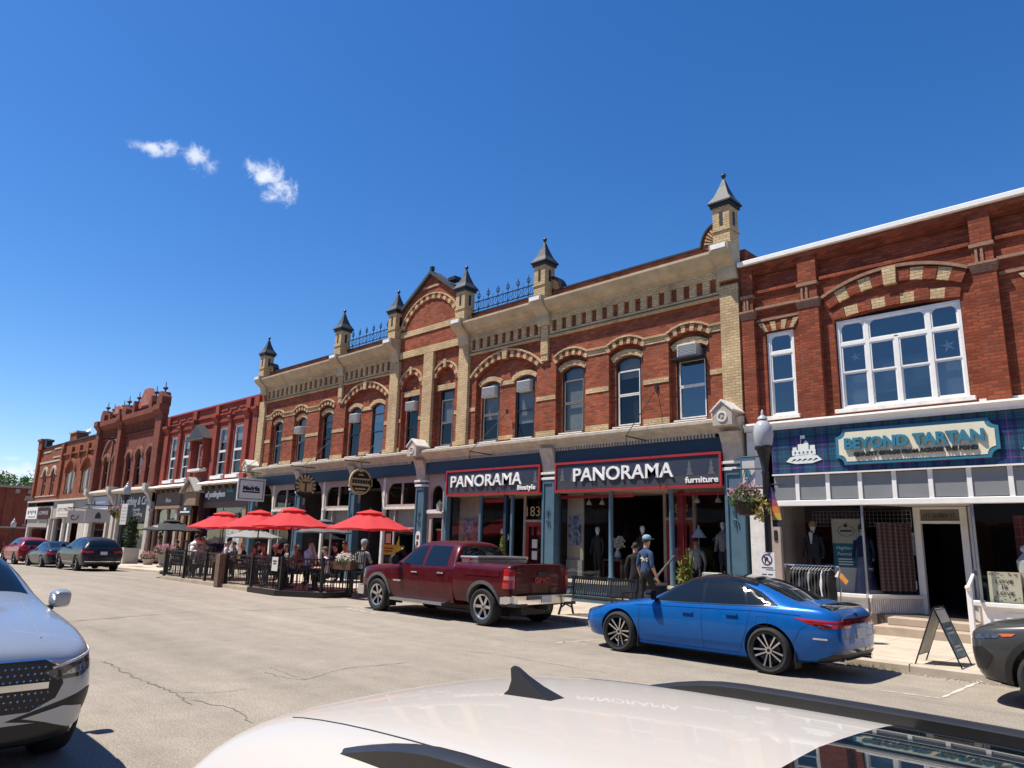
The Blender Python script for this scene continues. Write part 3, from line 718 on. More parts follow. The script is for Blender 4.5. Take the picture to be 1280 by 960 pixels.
def house_cap(cx, w=.27):
    y0, y1 = FY-.72, FY-.1
    h = mk('gabled_cap', B().prism([(cx-w, 4.86), (cx+w, 4.86), (cx+w, 5.22), (cx, 5.48), (cx-w, 5.22)], y0, y1), 'stone', MB)
    for s in (-1, 1): mk('cap_roof', B().prism([(cx, 5.48), (cx, 5.53), (cx+s*(w+.05), 5.25), (cx+s*(w+.05), 5.20)], y0-.04, y1), 'whitewood', h)
    b = B(); ring(b, cx, 5.08, .1, .099, .035, y0-.02, y0+.01, 10); i_ = [(cx+.1*math.cos(t), 5.08+.1*math.sin(t)) for t in [k*math.pi/8 for k in range(16)]]; o_ = [(cx+.14*math.cos(t), 5.08+.14*math.sin(t)) for t in [k*math.pi/8 for k in range(16)]]
    b = B()
    for k in range(16):
        j = (k+1) % 16; b.prism([i_[k], i_[j], o_[j], o_[k]], y0-.025, y0+.01)
    mk('rosette', b, 'whitewood', h)
    mk('rosette_boss', B().prism([(cx+.04*math.cos(t), 5.08+.04*math.sin(t)) for t in [k*math.pi/5 for k in range(10)]], y0-.03, y0+.01), 'stone', h)
for c in (-8.98, -21.78, -35.40): house_cap(c)
# navy fascia under the dentils
for xa, xb in ((-35.15, -31.04), (-30.56, -26.57), (-26.09, -22.07), (-21.49, -15.61), (-15.03, -9.28)):
    mk('fascia', B().box(xa, xb, FY-.21, FY+.05, 4.20, 4.66), 'navy', MB)

# shop rooms: floor, walls, ceiling behind the glass
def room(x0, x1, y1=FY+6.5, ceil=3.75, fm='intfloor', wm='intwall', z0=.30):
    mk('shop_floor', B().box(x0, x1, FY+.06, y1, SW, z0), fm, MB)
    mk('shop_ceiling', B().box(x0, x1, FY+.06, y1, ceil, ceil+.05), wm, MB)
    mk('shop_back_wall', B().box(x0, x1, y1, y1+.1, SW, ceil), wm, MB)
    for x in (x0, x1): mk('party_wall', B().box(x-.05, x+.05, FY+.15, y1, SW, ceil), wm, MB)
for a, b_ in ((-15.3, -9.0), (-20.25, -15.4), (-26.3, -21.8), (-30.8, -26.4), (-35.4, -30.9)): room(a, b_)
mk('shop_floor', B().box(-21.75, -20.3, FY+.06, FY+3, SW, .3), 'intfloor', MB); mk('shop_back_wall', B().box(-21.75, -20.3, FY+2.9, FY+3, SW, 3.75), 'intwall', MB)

def panorama_sign(xa, xb, word2, tx, tw, lx, lw, label):
    y = FY-.27
    e = empty('shop_sign', ((xa+xb)/2, y, 3.36), 0, label, 'sign', 'charcoal signs of the two shops')
    mk('board', B().box(xa+.05, xb-.05, y, y+.05, 3.40, 4.20), 'signdark', e)
    b = B().box(xa, xb, y-.035, y+.05, 4.19, 4.255).box(xa, xb, y-.035, y+.05, 3.345, 3.41).box(xa, xa+.055, y-.035, y+.05, 3.41, 4.19).box(xb-.055, xb, y-.035, y+.05, 3.41, 4.19)
    mk('red_frame', b, 'redpaint', e)
    # darker skyline shape printed on the board, with grey spruces
    mk('printed_band', B().box(xa+.12, xb-.12, y-.002, y, 3.68, 4.16), 'signnavy', e)
    def spruce(cx, z, s):
        q = [(cx-.16*s, z), (cx-.05*s, z+.16*s), (cx-.11*s, z+.17*s), (cx-.03*s, z+.34*s), (cx-.07*s, z+.35*s), (cx, z+.56*s), (cx+.07*s, z+.35*s), (cx+.03*s, z+.34*s), (cx+.11*s, z+.17*s), (cx+.05*s, z+.16*s), (cx+.16*s, z)]
        mk('printed_spruce', B().prism(q, y-.005, y-.0025), mat('sign_grey', (.10, .10, .115), .6, var=.05), e)
    for cx in ((xa+.28, xa+.28+.42, xb-.95, xb-.30) if xb-xa > 5 else (xb-.22, xa+.3)): spruce(cx, 3.68, .72)
    text('lettering', 'PANORAMA', tx, 3.655, y-.03, .56, 'letter', e, .05, width=tw, bold=.006)
    text('lettering', word2, lx, 3.47, y-.02, .225, 'letter', e, .03, width=lw, bold=.004)
    return e
panorama_sign(-14.98, -9.28, 'furniture', -14.22, 3.52, -10.35, .98, 'wide charcoal shop sign with white PANORAMA lettering and the word furniture, red frame')
panorama_sign(-20.20, -15.62, 'lifestyle', -19.92, 3.52, -16.60, .80, 'charcoal shop sign with white PANORAMA lettering and the word lifestyle, red frame')

def sheet(pts, m, parent, name='pane'):
    return mk(name, B().add(pts, [tuple(range(len(pts)))]), m, parent)
def panew(x0, y0, x1, y1, z0, z1, m='glass', parent=MB, name='shop_window'):
    return sheet([(x0, y0, z0), (x1, y1, z0), (x1, y1, z1), (x0, y0, z1)], m, parent, name)
def post(x, y, w, z0, z1, m='bluegrey', parent=MB, name='shopfront_post', d=None):
    d = d or w
    return mk(name, B().box(x-w/2, x+w/2, y-d/2, y+d/2, z0, z1), m, parent, bevel=.008)
def round_post(x, y, r, z0, z1, m='bluegrey'):
    return mk('shopfront_column', B().lathe([(r*1.4, z0), (r*1.4, z0+.12), (r, z0+.16), (r*.92, z1-.1), (r*1.3, z1-.05), (r*1.3, z1)], x, y, 14), m, MB, smooth=True)

# ---- PANORAMA furniture bay (-15.03 .. -9.28)
YG = FY-.02
def bulkhead(xa, xb, ya, yb, z=.72, capm='cream_paint', m='bluegrey', ribs=False):
    """low stall riser following a line in plan, with a projecting sill board"""
    dx, dy = xb-xa, yb-ya; L_ = math.hypot(dx, dy); nx, ny = dy/L_, -dx/L_
    f = lambda t, o: (xa+dx*t+nx*o, ya+dy*t+ny*o)
    q = [f(0, .06), f(1, .06), f(1, -.10), f(0, -.10)]
    r = mk('stall_riser', B().prism(q, SW, z-.05, 'z'), m, MB)
    q = [f(0, .14), f(1, .14), f(1, -.12), f(0, -.12)]
    mk('sill_board', B().prism(q, z-.05, z+.03, 'z'), capm, r)
    if ribs:
        n = int(L_/.06)
        for k in range(n):
            t0, t1 = (k+.15)/n, (k+.85)/n; q = [f(t0, .075), f(t1, .075), f(t1, .061), f(t0, .061)]
            mk('rib', B().prism(q, SW+.03, z-.06, 'z'), m, r)
    else:
        for t0, t1 in ((.04, .48), (.52, .96)) if L_ > 1.4 else ((.06, .94),):
            for (u0, u1, z0, z1) in ((t0, t1, SW+.12, SW+.15), (t0, t1, z-.15, z-.12), (t0, t0+.02, SW+.15, z-.15), (t1-.02, t1, SW+.15, z-.15)):
                q = [f(u0, .078), f(u1, .078), f(u1, .061), f(u0, .061)]; mk('panel_bead', B().prism(q, z0, z1, 'z'), m, r)
    return r
YD = FY+1.55
bulkhead(-15.03, -13.0, YG, YG); bulkhead(-13.0, -12.2, YG, YD)
bulkhead(-10.98, -9.28, YG, YG, m='reddoor'); bulkhead(-11.5, -10.98, YD, YG, m='reddoor')
panew(-15.02, YG, -13.03, YG, .75, 3.34); panew(-12.97, YG, -12.2, YD-.02, .75, 3.34); panew(-10.92, YG, -9.29, YG, .75, 3.34); panew(-11.42, YD-.02, -10.98, YG, .75, 3.34)
round_post(-13.0, YG-.02, .075, .75, 3.36); round_post(-10.95, YG-.02, .075, SW, 3.36)
# recessed doorway with transom 183
dr = mk('door', B().box(-12.12, -11.22, YD, YD+.06, .30, 2.55).box(-12.12, -11.22, YD-.001, YD, .30, .31), 'reddoor', MB)
mk('door_glass', B().box(-11.98, -11.36, YD-.012, YD-.003, .95, 2.4), 'glassup', dr); mk('door_handle', B().tube((-11.32, YD-.05, 1.2), (-11.32, YD-.05, 1.5), .015), 'steel', dr)
mk('door_notice', B().box(-11.85, -11.55, YD-.02, YD-.014, 1.35, 1.75), mat('pink_notice', (.55, .20, .25), .7, var=.3, scale=20), dr)
fr = mk('door_frame', B().box(-12.22, -12.12, YD-.04, YD+.08, .3, 3.40).box(-11.22, -11.12, YD-.04, YD+.08, .3, 3.40).box(-12.12, -11.22, YD-.04, YD+.08, 2.56, 2.64), 'tan', MB)
mk('transom_light', B().box(-12.12, -11.22, YD, YD+.01, 2.64, 3.40), 'glassup', MB)
text('street_number', '183', -12.0, 2.76, YD-.02, .42, 'gold', MB, .01, width=.62)
mk('mullion', B().box(-11.50, -11.42, YD-.05, YD+.05, .3, 3.40), 'reddoor', MB)
mk('soffit', B().box(-15.03, -9.28, FY-.22, FY+2.0, 3.34, 3.40), 'tan', MB)
mk('entry_floor', B().prism([(-13.0, YG-.0), (-10.98, YG), (-11.4, YD), (-12.2, YD)], SW, .305, 'z'), 'beige', MB)
# display partition and interior things
mk('display_panel', B().box(-14.99, -14.35, FY+.35, FY+.40, .75, 3.34), mat('display_cream', (.42, .36, .27), .8, var=.15), MB)
mk('display_poster', B().box(-14.93, -14.42, FY+.335, FY+.345, 1.75, 2.65), 'poster', MB)
mk('display_base', B().box(-14.99, -14.35, FY+.30, FY+.349, .76, 1.32), mat('speckled', (.35, .33, .30), .9, var=.6, scale=25), MB)
for xa, xb in ((-14.98, -13.05), (-12.95, -12.25), (-10.9, -9.3)): mk('window_head_trim', B().box(xa, xb, FY+.02, FY+.06, 3.16, 3.25), 'redpaint', MB)
mk('red_jamb', B().box(-10.86, -10.68, FY+.1, FY+.2, .75, 3.3), 'redpaint', MB)
def spot(x, y, z, n='', lab=''):
    e = empty('spotlight', (x, y, z), 0, lab, 'spotlight', 'spotlights in the shop windows')
    mk('stem', B().tube((x, y, z+.10), (x, y, z+.34), .012), 'lampwhite', e)
    mk('lamp_shade', B().lathe([(.03, .12), (.045, .10), (.09, 0), (.082, .0), (.03, .09)], x, y, 12, z), 'lampwhite', e, smooth=True)
for i, (x, y, lab) in enumerate(((-14.05, FY+.25, 'white ceiling spotlight nearest the display poster in the furniture window'), (-13.55, FY+.25, 'white ceiling spotlight beside the left column of the furniture window'), (-10.35, FY+.3, 'white ceiling spotlight over the hanging hat in the right furniture window'), (-9.72, FY+.3, 'white ceiling spotlight over the grey jumper in the right furniture window'))): spot(x, y, 2.98, lab=lab)

def mannequin(x, y, z, top, bot, lab, h=1.75, arms=True, head=True, long_=False):
    e = empty('mannequin', (x, y, z), 0, lab, 'mannequin')
    k = h/1.75
    mk('stand', B().lathe([(.17, 0), (.17, .015), (.02, .03), (.02, .2)], x, y, 14, z), 'steel', e)
    b = B()
    for s in (-1, 1):
        b.tube((x+s*.09*k, y, z+.04), (x+s*.09*k, y, z+.48*k), .05*k, .06*k, 8); b.tube((x+s*.09*k, y, z+.48*k), (x+s*.09*k, y, z+.92*k), .065*k, .09*k, 8)
    if long_: b.lathe([(.30*k, .03), (.22*k, .5*k), (.15*k, .95*k)], x, y, 14, z)
    mk('lower_clothes', b, bot, e, smooth=True)
    prof = [(.155*k, .85*k), (.15*k, 1.0*k), (.165*k, 1.2*k), (.19*k, 1.36*k), (.12*k, 1.46*k), (.055*k, 1.50*k)]
    tb = B().lathe(prof, x, y, 14, z); tb.v = [(vx, y+(vy-y)*.66, vz) for vx, vy, vz in tb.v]
    if arms:
        for s in (-1, 1):
            tb.tube((x+s*.19*k, y, z+1.38*k), (x+s*.25*k, y+.01, z+1.10*k), .052*k, .045*k, 8); tb.tube((x+s*.25*k, y+.01, z+1.10*k), (x+s*.25*k, y-.07, z+.85*k), .045*k, .035*k, 8)
    mk('upper_clothes', tb, top, e, smooth=True)
    if head: mk('head_form', B().tube((x, y, z+1.47*k), (x, y, z+1.57*k), .045*k, .045*k, 8).lathe([(.0, -.12*k), (.05*k, -.11*k), (.078*k, -.03*k), (.085*k, .04*k), (.06*k, .10*k), (.0, .125*k)], x, y, 12, z+1.66*k), 'mannequin', e, smooth=True)
    return e
mannequin(-13.95, FY+.55, .75, 'cloth_dark', 'cloth_dark', 'dark dressed mannequin standing left in the furniture shop window', 1.55)
mannequin(-12.55, FY+.9, .75, 'cloth_dark', 'cloth_navy', 'mannequin in black top and jeans behind the man in the blue shirt', 1.6)
mannequin(-9.72, FY+.5, 1.0, 'cloth_grey', 'cloth_dark', 'mannequin torso in a grey jumper in the right furniture window', 1.45)
hat = empty('hanging_hat', (-10.42, FY+.45, 2.05), 0, 'white bell shaped hat on a stand beside the grey jumper', 'hat')
mk('crown', B().lathe([(.22, 0), (.20, .02), (.13, .12), (.08, .2), (.03, .25), (.02, .33)], -10.42, FY+.45, 14, 2.05), 'mannequin', hat, smooth=True); mk('stand', B().tube((-10.42, FY+.45, .78), (-10.42, FY+.45, 2.06), .015), 'steel', hat)
tbl = empty('display_table', (-13.45, FY+.9, .3), 0, 'dark red wood display table in the furniture window', 'table')
mk('table_top', B().box(-13.85, -13.08, FY+.6, FY+1.2, 1.32, 1.37), 'wood', tbl)
for sx in (-13.8, -13.13):
    for sy in (FY+.65, FY+1.15): mk('leg', B().box(sx-.03, sx+.03, sy-.03, sy+.03, .3, 1.32), 'wood', tbl)
vs_ = mk('vase', B().lathe([(.06, 0), (.11, .08), (.08, .2), (.03, .28), (.05, .33)], -13.42, FY+.85, 12, 1.371), 'mannequin', smooth=True, label='white vase of dried stems on the display table', cat='vase')
bst = B(); rr = random.Random(5)
for k in range(60):
    a = rr.uniform(0, 6.28); t = rr.uniform(.1, .3); q = (-13.42+t*math.cos(a)*.8, FY+.85+t*math.sin(a)*.5, 1.7+rr.uniform(.05, .35)); bst.tube((-13.42, FY+.85, 1.65), q, .004, .003, 3); bst.ball(q, .03, 5, 3)
mk('dried_stems', bst, 'mannequin', vs_)
chest = mk('white_crate', B().box(-10.25, -9.75, FY+.25, FY+.7, .752, 1.15), 'mannequin', bevel=.02, label='white box standing low in the right furniture window', cat='box')

# ---- PANORAMA lifestyle bay (-20.25 .. -15.62)
bulkhead(-20.2, -17.35, YG, YG); bulkhead(-17.35, -17.12, YG, YD-.9)
panew(-20.18, YG, -18.62, YG, .75, 3.34); panew(-18.52, YG, -17.4, YG, .75, 3.34); panew(-15.95, YG, -15.63, YG, .4, 3.34)
post(-18.57, YG-.02, .11, .75, 3.36); post(-17.35, YG-.02, .12, SW, 3.36, 'navy'); post(-17.05, YG-.02, .10, SW, 3.36)
mk('soffit', B().box(-20.2, -15.62, FY-.22, FY+1.8, 3.34, 3.40), 'tan', MB)
YD2 = FY+.55
dr = mk('door', B().box(-16.95, -16.1, YD2, YD2+.06, SW+.02, 2.45), 'reddoor', MB)
mk('door_glass', B().box(-16.83, -16.22, YD2-.012, YD2-.003, .5, 2.32), 'glassup', dr)
for z in (1.25, 1.62): mk('door_notice', B().box(-16.66, -16.42, YD2-.022, YD2-.014, z, z+.28), 'paper', dr)
mk('door_frame', B().box(-17.06, -16.96, YD2-.04, YD2+.08, SW, 3.36).box(-16.09, -15.99, YD2-.04, YD2+.08, SW, 3.36).box(-16.96, -16.09, YD2-.04, YD2+.08, 2.46, 2.54), 'tan', MB)
mk('transom_light', B().box(-16.96, -16.09, YD2, YD2+.01, 2.54, 3.34), 'glassup', MB)
text('street_number', '183.', -16.93, 2.66, YD2-.02, .46, 'gold', MB, .01, width=.72)
mk('red_jamb', B().box(-15.98, -15.62, YD2+.02, YD2+.1, SW, 3.3), 'redpaint', MB)
mk('display_panel', B().box(-20.18, -19.15, FY+.4, FY+.45, .75, 3.34), mat('display_cream', (.42, .36, .27), .8, var=.15), MB)
mk('display_poster', B().box(-19.85, -18.9, FY+.33, FY+.345, 1.3, 2.55), 'posterR', MB); mk('display_poster', B().box(-19.83, -19.3, FY+.318, FY+.329, 2.0, 2.53), 'poster', MB)
mk('window_head_trim', B().box(-18.5, -17.4, FY+.02, FY+.06, 3.10, 3.22), 'redpaint', MB)
for i, (x, z, lab) in enumerate(((-18.15, 2.05, 'left of two small white bulbs hanging in the lifestyle window'), (-17.85, 1.85, 'right of two small white bulbs hanging in the lifestyle window'))):
    e = empty('pendant_bulb', (x, FY+.6, z), 0, lab, 'lamp')
    mk('cord', B().tube((x, FY+.6, z+.2), (x, FY+.6, 3.3), .006, n=5), 'black', e); mk('bulb', B().lathe([(0, 0), (.05, .03), (.055, .09), (.02, .2)], x, FY+.6, 10, z), 'lampwhite', e, smooth=True)

# ---- narrow arched doorway (-21.48 .. -20.3)
post(-20.33, FY-.08, .20, SW, 4.2, 'bluegrey', d=.2)
base = B().box(-21.49, -20.44, FY-.06, FY+.04, 2.75, 4.2); hol = B().prism(arch_poly(-21.3, -20.62, 2.9, 3.45, .34), FY-.3, FY+.3)
wall_with_holes('arched_transom_board', base, hol, 'tan', MB)
base = B().box(-21.49, -20.44, FY-.05, FY+.03, SW, 2.748); hol = B().box(-21.22, -20.62, FY-.3, FY+.3, SW-.1, 2.6)
wall_with_holes('door_surround', base, hol, 'tan', MB)
mk('transom_bar', B().box(-21.49, -20.44, FY-.12, FY+.05, 2.75, 2.88), 'whitewood', MB)
dr = mk('door', B().box(-21.22, -20.62, FY+.25, FY+.3, SW, 2.15), 'reddoor', MB); mk('door_panel', B().box(-21.05, -20.70, FY+.235, FY+.249, 1.0, 1.75), mat('red_panel', (.55, .05, .04), .4), dr)
mk('transom_light', B().box(-21.3, -20.62, FY+.05, FY+.06, 2.2, 3.8), 'glassup', MB); mk('transom_bar', B().box(-21.22, -20.62, FY+.2, FY+.3, 2.15, 2.2), 'whitewood', MB)
lan = empty('wall_lantern', (-20.42, FY-.35, 2.75), 0, 'old square glass wall lantern beside the narrow arched doorway', 'lantern')
mk('cage', B().box(-20.50, -20.34, FY-.44, FY-.28, 2.82, 3.08), mat('lantern_glass', (.35, .33, .28), .3), lan); mk('cap', B().lathe([(.14, 3.08), (.05, 3.17), (.015, 3.24)], -20.42, FY-.36, 4), 'blackmetal', lan); mk('arm', B().tube((-20.42, FY-.36, 2.83), (-20.36, FY-.14, 2.72), .015), 'blackmetal', lan)

# ---- three tavern bays with patio in front: recessed navy doorway left, arched transom window right
def tavern_bay(xa, xb, doorw):
    xd = xa+doorw
    # door recess
    mk('entry_back', B().box(xa, xd, FY+1.2, FY+1.3, SW, 3.75), 'navy', MB)
    for k in range(4):
        x = xa+.12+k*(doorw-.2)/4
        mk('entry_board', B().box(x, x+(doorw-.2)/4-.03, FY+1.17, FY+1.199, SW+.1, 3.5), 'navy', MB)
    mk('entry_side', B().box(xd-.05, xd, FY+.02, FY+1.2, SW, 3.75), 'navy', MB)
    for s, x in ((1, xa), (-1, xd)):
        q = [(x, 4.19), (x, 3.25), (x+s*.06, 3.2)] + [(x+s*(.08+.42*(1-math.cos(t))), 3.2+.9*math.sin(t)) for t in [i*math.pi/2/6 for i in range(1, 7)]] + [(x+s*.5, 4.19)]
        mk('spandrel', B().prism(q, FY-.08, FY-.02), 'tan', MB)
    # window side
    post(xd+.05, FY-.03, .14, SW, 4.2, 'whitewood')
    base = B().box(xd+.12, xb, FY-.07, FY+.03, 3.0, 4.2); hol = B().prism([(xd+.24, 3.12), (xb-.08, 3.12)] + [(xb-.08-.35*(1-math.cos(t)), 3.55+.40*math.sin(t)) for t in [i*math.pi/2/6 for i in range(7)]] + [(xd+.24+.35*(1-math.sin(t)), 3.55+.40*math.cos(t)) for t in [i*math.pi/2/6 for i in range(7)]], FY-.3, FY+.3)
    wall_with_holes('arched_transom_board', base, hol, 'tan', MB)
    w = mk('arched_transom', B().box((xd+xb)/2+.04, (xd+xb)/2+.12, FY-.05, FY+.01, 3.12, 3.97), 'tan', MB)
    mk('pane', B().box(xd+.22, xb-.06, FY+.0, FY+.008, 3.1, 3.98), 'glassup', w)
    mk('transom_bar', B().box(xd+.02, xb, FY-.13, FY+.05, 2.93, 3.02), 'whitewood', MB)
    mk('blind', B().box(xd+.2, xb-.1, FY+.10, FY+.11, 2.25, 2.93), 'blind', MB)
    sw_ = panew(xd+.14, FY-.01, xb, FY-.01, .75, 2.93); mk('mullion', B().box(xd+.72, xd+.80, FY-.04, FY+.03, .75, 2.93), 'tan', sw_); mk('sash_rail', B().box(xd+.14, xb, FY-.03, FY+.02, 2.18, 2.24), 'tan', sw_)
    bulkhead(xd+.12, xb, FY-.02, FY-.02, m='navy', capm='bluegrey')
tavern_bay(-35.15, -31.04, 1.75); tavern_bay(-30.56, -26.57, 1.75); tavern_bay(-26.09, -22.07, 1.8)

# ---- bracket arms, tie rods and hanging signs
def arm(x, y0, z, xr, zr, label):
    e = empty('sign_bracket', (x, FY, z), 0, label, 'bracket')
    mk('bar', B().tube((x, FY+.02, z-.02), (x, y0, z), .018), 'blackmetal', e)
    mk('tie_rod', B().tube((xr, FY+.01, zr), (x, y0+.02, z), .012), 'blackmetal', e)
    mk('wall_plate', B().box(xr-.05, xr+.05, FY-.04, FY-.03+.02, zr-.08, zr+.08), 'blackmetal', e)
    mk('drop_hook', B().tube((x, y0+.02, z), (x, y0+.02, z-.28), .012), 'blackmetal', e)
arm(-11.6, FY-1.25, 4.73, -11.38, 6.27, 'empty iron sign bracket with tie rod above the furniture sign')
arm(-17.95, FY-1.25, 4.73, -17.45, 6.2, 'empty iron sign bracket with tie rod above the lifestyle sign')
def hanging_round(x, z, r, label, kind):
    y0 = FY-1.55
    e = empty('hanging_sign', (x, FY-.9, z-r), 0, label, 'sign')
    mk('bar', B().tube((x, FY-.55, 4.78), (x, y0-.2, 4.78), .02), 'blackmetal', e)
    mk('tie_rod', B().tube((x+.3, FY, 6.1), (x, FY-1.15, 4.79), .012), 'blackmetal', e)
    c = (FY-.95, z)
    disc = [(c[0]+r*math.cos(t), z+r*math.sin(t)) for t in [i*2*math.pi/32 for i in range(32)]]
    mk('disc', B().prism(disc, x-.03, x+.03, 'x'), 'black', e)
    mk('hanger', B().tube((x, FY-.95, z+r-.02), (x, FY-.95, 4.79), .012), 'blackmetal', e)
    n = 12
    if kind == 0:
        mk('centre_disc', B().prism([(c[0]+r*.6*math.cos(t), z+r*.6*math.sin(t)) for t in [i*2*math.pi/24 for i in range(24)]], x+.03, x+.042, 'x'), 'gold', e)
        mk('emblem', B().prism([(c[0]-.06, z-.22), (c[0]+.04, z-.22), (c[0]+.04, z+.12), (c[0]+.2, z+.12), (c[0]+.2, z+.2), (c[0]-.2, z+.2), (c[0]-.2, z+.12), (c[0]-.06, z+.12)], x+.042, x+.048, 'x'), 'wood', e)
        mk('emblem', B().box(x+.042, x+.048, c[0]-.3, c[0]+.3, z-.3, z-.24), 'wood', e)
        for k in range(n):
            t = math.pi*(1.18-1.36*k/(n-1)); q = (c[0]+r*.80*math.cos(t), z+r*.80*math.sin(t)); ca, sa = math.cos(t), math.sin(t)
            pts = [(q[0]+ca*a-sa*b_, q[1]+sa*a+ca*b_) for a, b_ in ((-.09, -.06), (.09, -.06), (.09, .0), (.02, .05), (-.09, .03))]
            mk('letter', B().prism(pts, x+.03, x+.04, 'x'), 'gold', e)
    else:
        b = B(); i_ = [(c[0]+r*.90*math.cos(t), z+r*.90*math.sin(t)) for t in [k*2*math.pi/28 for k in range(28)]]; o_ = [(c[0]+r*1.03*math.cos(t), z+r*1.03*math.sin(t)) for t in [k*2*math.pi/28 for k in range(28)]]
        for k in range(28):
            j = (k+1) % 28; b.prism([i_[k], i_[j], o_[j], o_[k]], x-.035, x+.045, 'x')
        mk('gold_rim', b, 'gold', e)
        mk('banner', B().box(x+.03, x+.045, c[0]-r*.93, c[0]+r*1.1, z-.16, z+.14), 'gold', e)
        for k in range(7): mk('letter', B().box(x+.045, x+.052, c[0]-r*.8+k*r*.245, c[0]-r*.8+k*r*.245+.1, z-.07, z+.08), 'black', e)
        for zz, ww in ((.28, .25), (.42, .16), (-.28, .5), (-.4, .34)): mk('ornament', B().box(x+.03, x+.04, c[0]-r*ww, c[0]+r*ww, z+zz-.03, z+zz+.03), 'gold', e)
    return e
hanging_round(-28.9, 3.95, .52, 'round black hanging sign with gold rim lettering and gold centre over the patio', 0)
hanging_round(-24.7, 3.98, .50, 'round gold rimmed hanging sign with banner across its middle over the patio', 1)
e = empty('hanging_sign', (-34.0, FY-.9, 3.3), 0, 'white square hanging sign with black underlined word Madrila', 'sign')
mk('bar', B().tube((-34.0, FY-.5, 4.78), (-34.0, FY-1.75, 4.78), .02), 'blackmetal', e); mk('tie_rod', B().tube((-33.2, FY, 6.2), (-34.0, FY-1.6, 4.8), .012), 'blackmetal', e)
mk('board', B().box(-34.03, -33.97, FY-1.65, FY-.25, 3.40, 4.5), 'white', e)
mk('border', B().box(-33.97, -33.963, FY-1.58, FY-.32, 4.38, 4.41).box(-33.97, -33.963, FY-1.58, FY-.32, 3.49, 3.52).box(-33.97, -33.963, FY-1.58, FY-1.55, 3.52, 4.38).box(-33.97, -33.963, FY-.35, FY-.32, 3.52, 4.38), 'black', e)
mk('hanger', B().tube((-34.0, FY-1.3, 4.5), (-34.0, FY-1.3, 4.78), .012).tube((-34.0, FY-.7, 4.5), (-34.0, FY-.7, 4.78), .012), 'blackmetal', e)
def text_x(name, s, x, y, z, size, m, parent, width=None, depth=.01, bold=0.0):
    """text on a plane facing +X, reading along +Y"""
    o = text(name, s, 0, 0, 0, size, m, None, depth, width, 'LEFT', bold)
    off = ORG[parent.name]
    for v in o.data.vertices: v.co = (x-v.co.y-off.x, y+v.co.x-off.y, z+v.co.z-off.z)
    o.parent = parent
    return o
text_x('lettering', 'Madrila', -33.955, FY-1.38, 3.92, .28, 'black', e, width=.86, bold=.012); mk('underline', B().box(-33.97, -33.96, FY-1.4, FY-.5, 3.80, 3.87), 'black', e)
# window units
ac_unit(-10.62, -10.02, FY-.13, FY+.3, 7.02, 7.38, 'white air conditioner in the arched window nearest the right end pilaster')
mk('ac_shelf', B().box(-10.85, -9.85, FY-.22, FY+.2, 6.94, 6.97), 'black', MB)
ac_unit(-17.05, -16.45, FY+.0, FY+.3, 6.85, 7.22, 'white air conditioner in the right window of the large right arch')
ac_unit(-18.80, -18.15, FY+.0, FY+.3, 6.85, 7.22, 'white air conditioner in the left window of the large right arch')
ac_unit(-23.28, -22.70, FY-.02, FY+.3, 6.85, 7.2, 'white air conditioner in the left window below the gable')
ac_unit(-27.3, -26.7, FY-.02, FY+.3, 6.75, 7.12, 'grey shaded air conditioner in the left window of the large left arch')
ac_unit(-31.9, -31.3, FY-.12, FY+.3, 6.62, 6.95, 'dark air conditioner in the second arched window from the left end')
# ------------------------------------------------------------------ deep red brick building with the tartan shopfront
TB = empty('tartan_shop_building', (-4, FY, SW), 0, 'deep red brick building with white framed windows above a tartan shopfront', 'building')
TX0, TX1 = -8.645, 3.2
base = B().box(TX0, TX1, FY, FY+.30, 4.75, 9.2); hol = B()
BW = (-6.28, -3.62, 5.08, 7.28)
hol.prism([(-6.30, 5.0), (-3.60, 5.0), (-3.60, 7.26)] + [(p[0], p[1]) for p in arc(-4.95, 7.26, 1.35, .10, 10)][::-1][1:-1] + [(-6.30, 7.26)], FY-.2, FY+.6)
hol.box(-8.05, -7.31, FY-.2, FY+.6, 5.05, 7.30)
hol.box(-2.33, -1.6, FY-.2, FY+.6, 5.05, 7.30)
hol.box(-.6, 2.0, FY-.2, FY+.6, 5.05, 7.28)
for xa, xb in ((-8.30, -7.08), (-6.62, -3.30), (-2.90, -1.4), (-.9, 2.6)): hol.box(xa, xb, FY-.2, FY+.10, 8.48, 8.92)
wall_with_holes('wall', base, hol, 'red2', TB)
mk('end_wall', B().box(TX0+.004, TX0+.3, FY+.31, FY+9, 0, 9.19), 'red2', TB); mk('end_wall', B().box(TX1-.3, TX1, FY+.31, FY+9, 0, 9.19), 'red2', TB)
mk('rear_wall', B().box(TX0, TX1, FY+9, FY+9.3, 0, 9.19), 'red2', TB); mk('flat_roof', B().box(TX0+.3, TX1-.3, FY+.32, FY+9, 8.9, 9.0), 'slate', TB)
mk('upper_floor', B().box(TX0+.3, TX1-.3, FY+.36, FY+9, 4.5, 4.75), 'dark', TB)
mk('coping', B().box(TX0-.02, TX1, FY-.22, FY+.34, 9.20, 9.33), 'white', TB, bevel=.015)
mk('corbel_course', B().box(TX0, TX1, FY-.13, FY+.0, 9.05, 9.198), 'red2', TB); mk('corbel_course', B().box(TX0, TX1, FY-.06, FY+.0, 8.96, 9.049), 'red2', TB)
TP = [(-8.62, -8.28), (-7.10, -6.60), (-3.30, -2.86), (-1.3, -.9), (2.6, 3.1)]
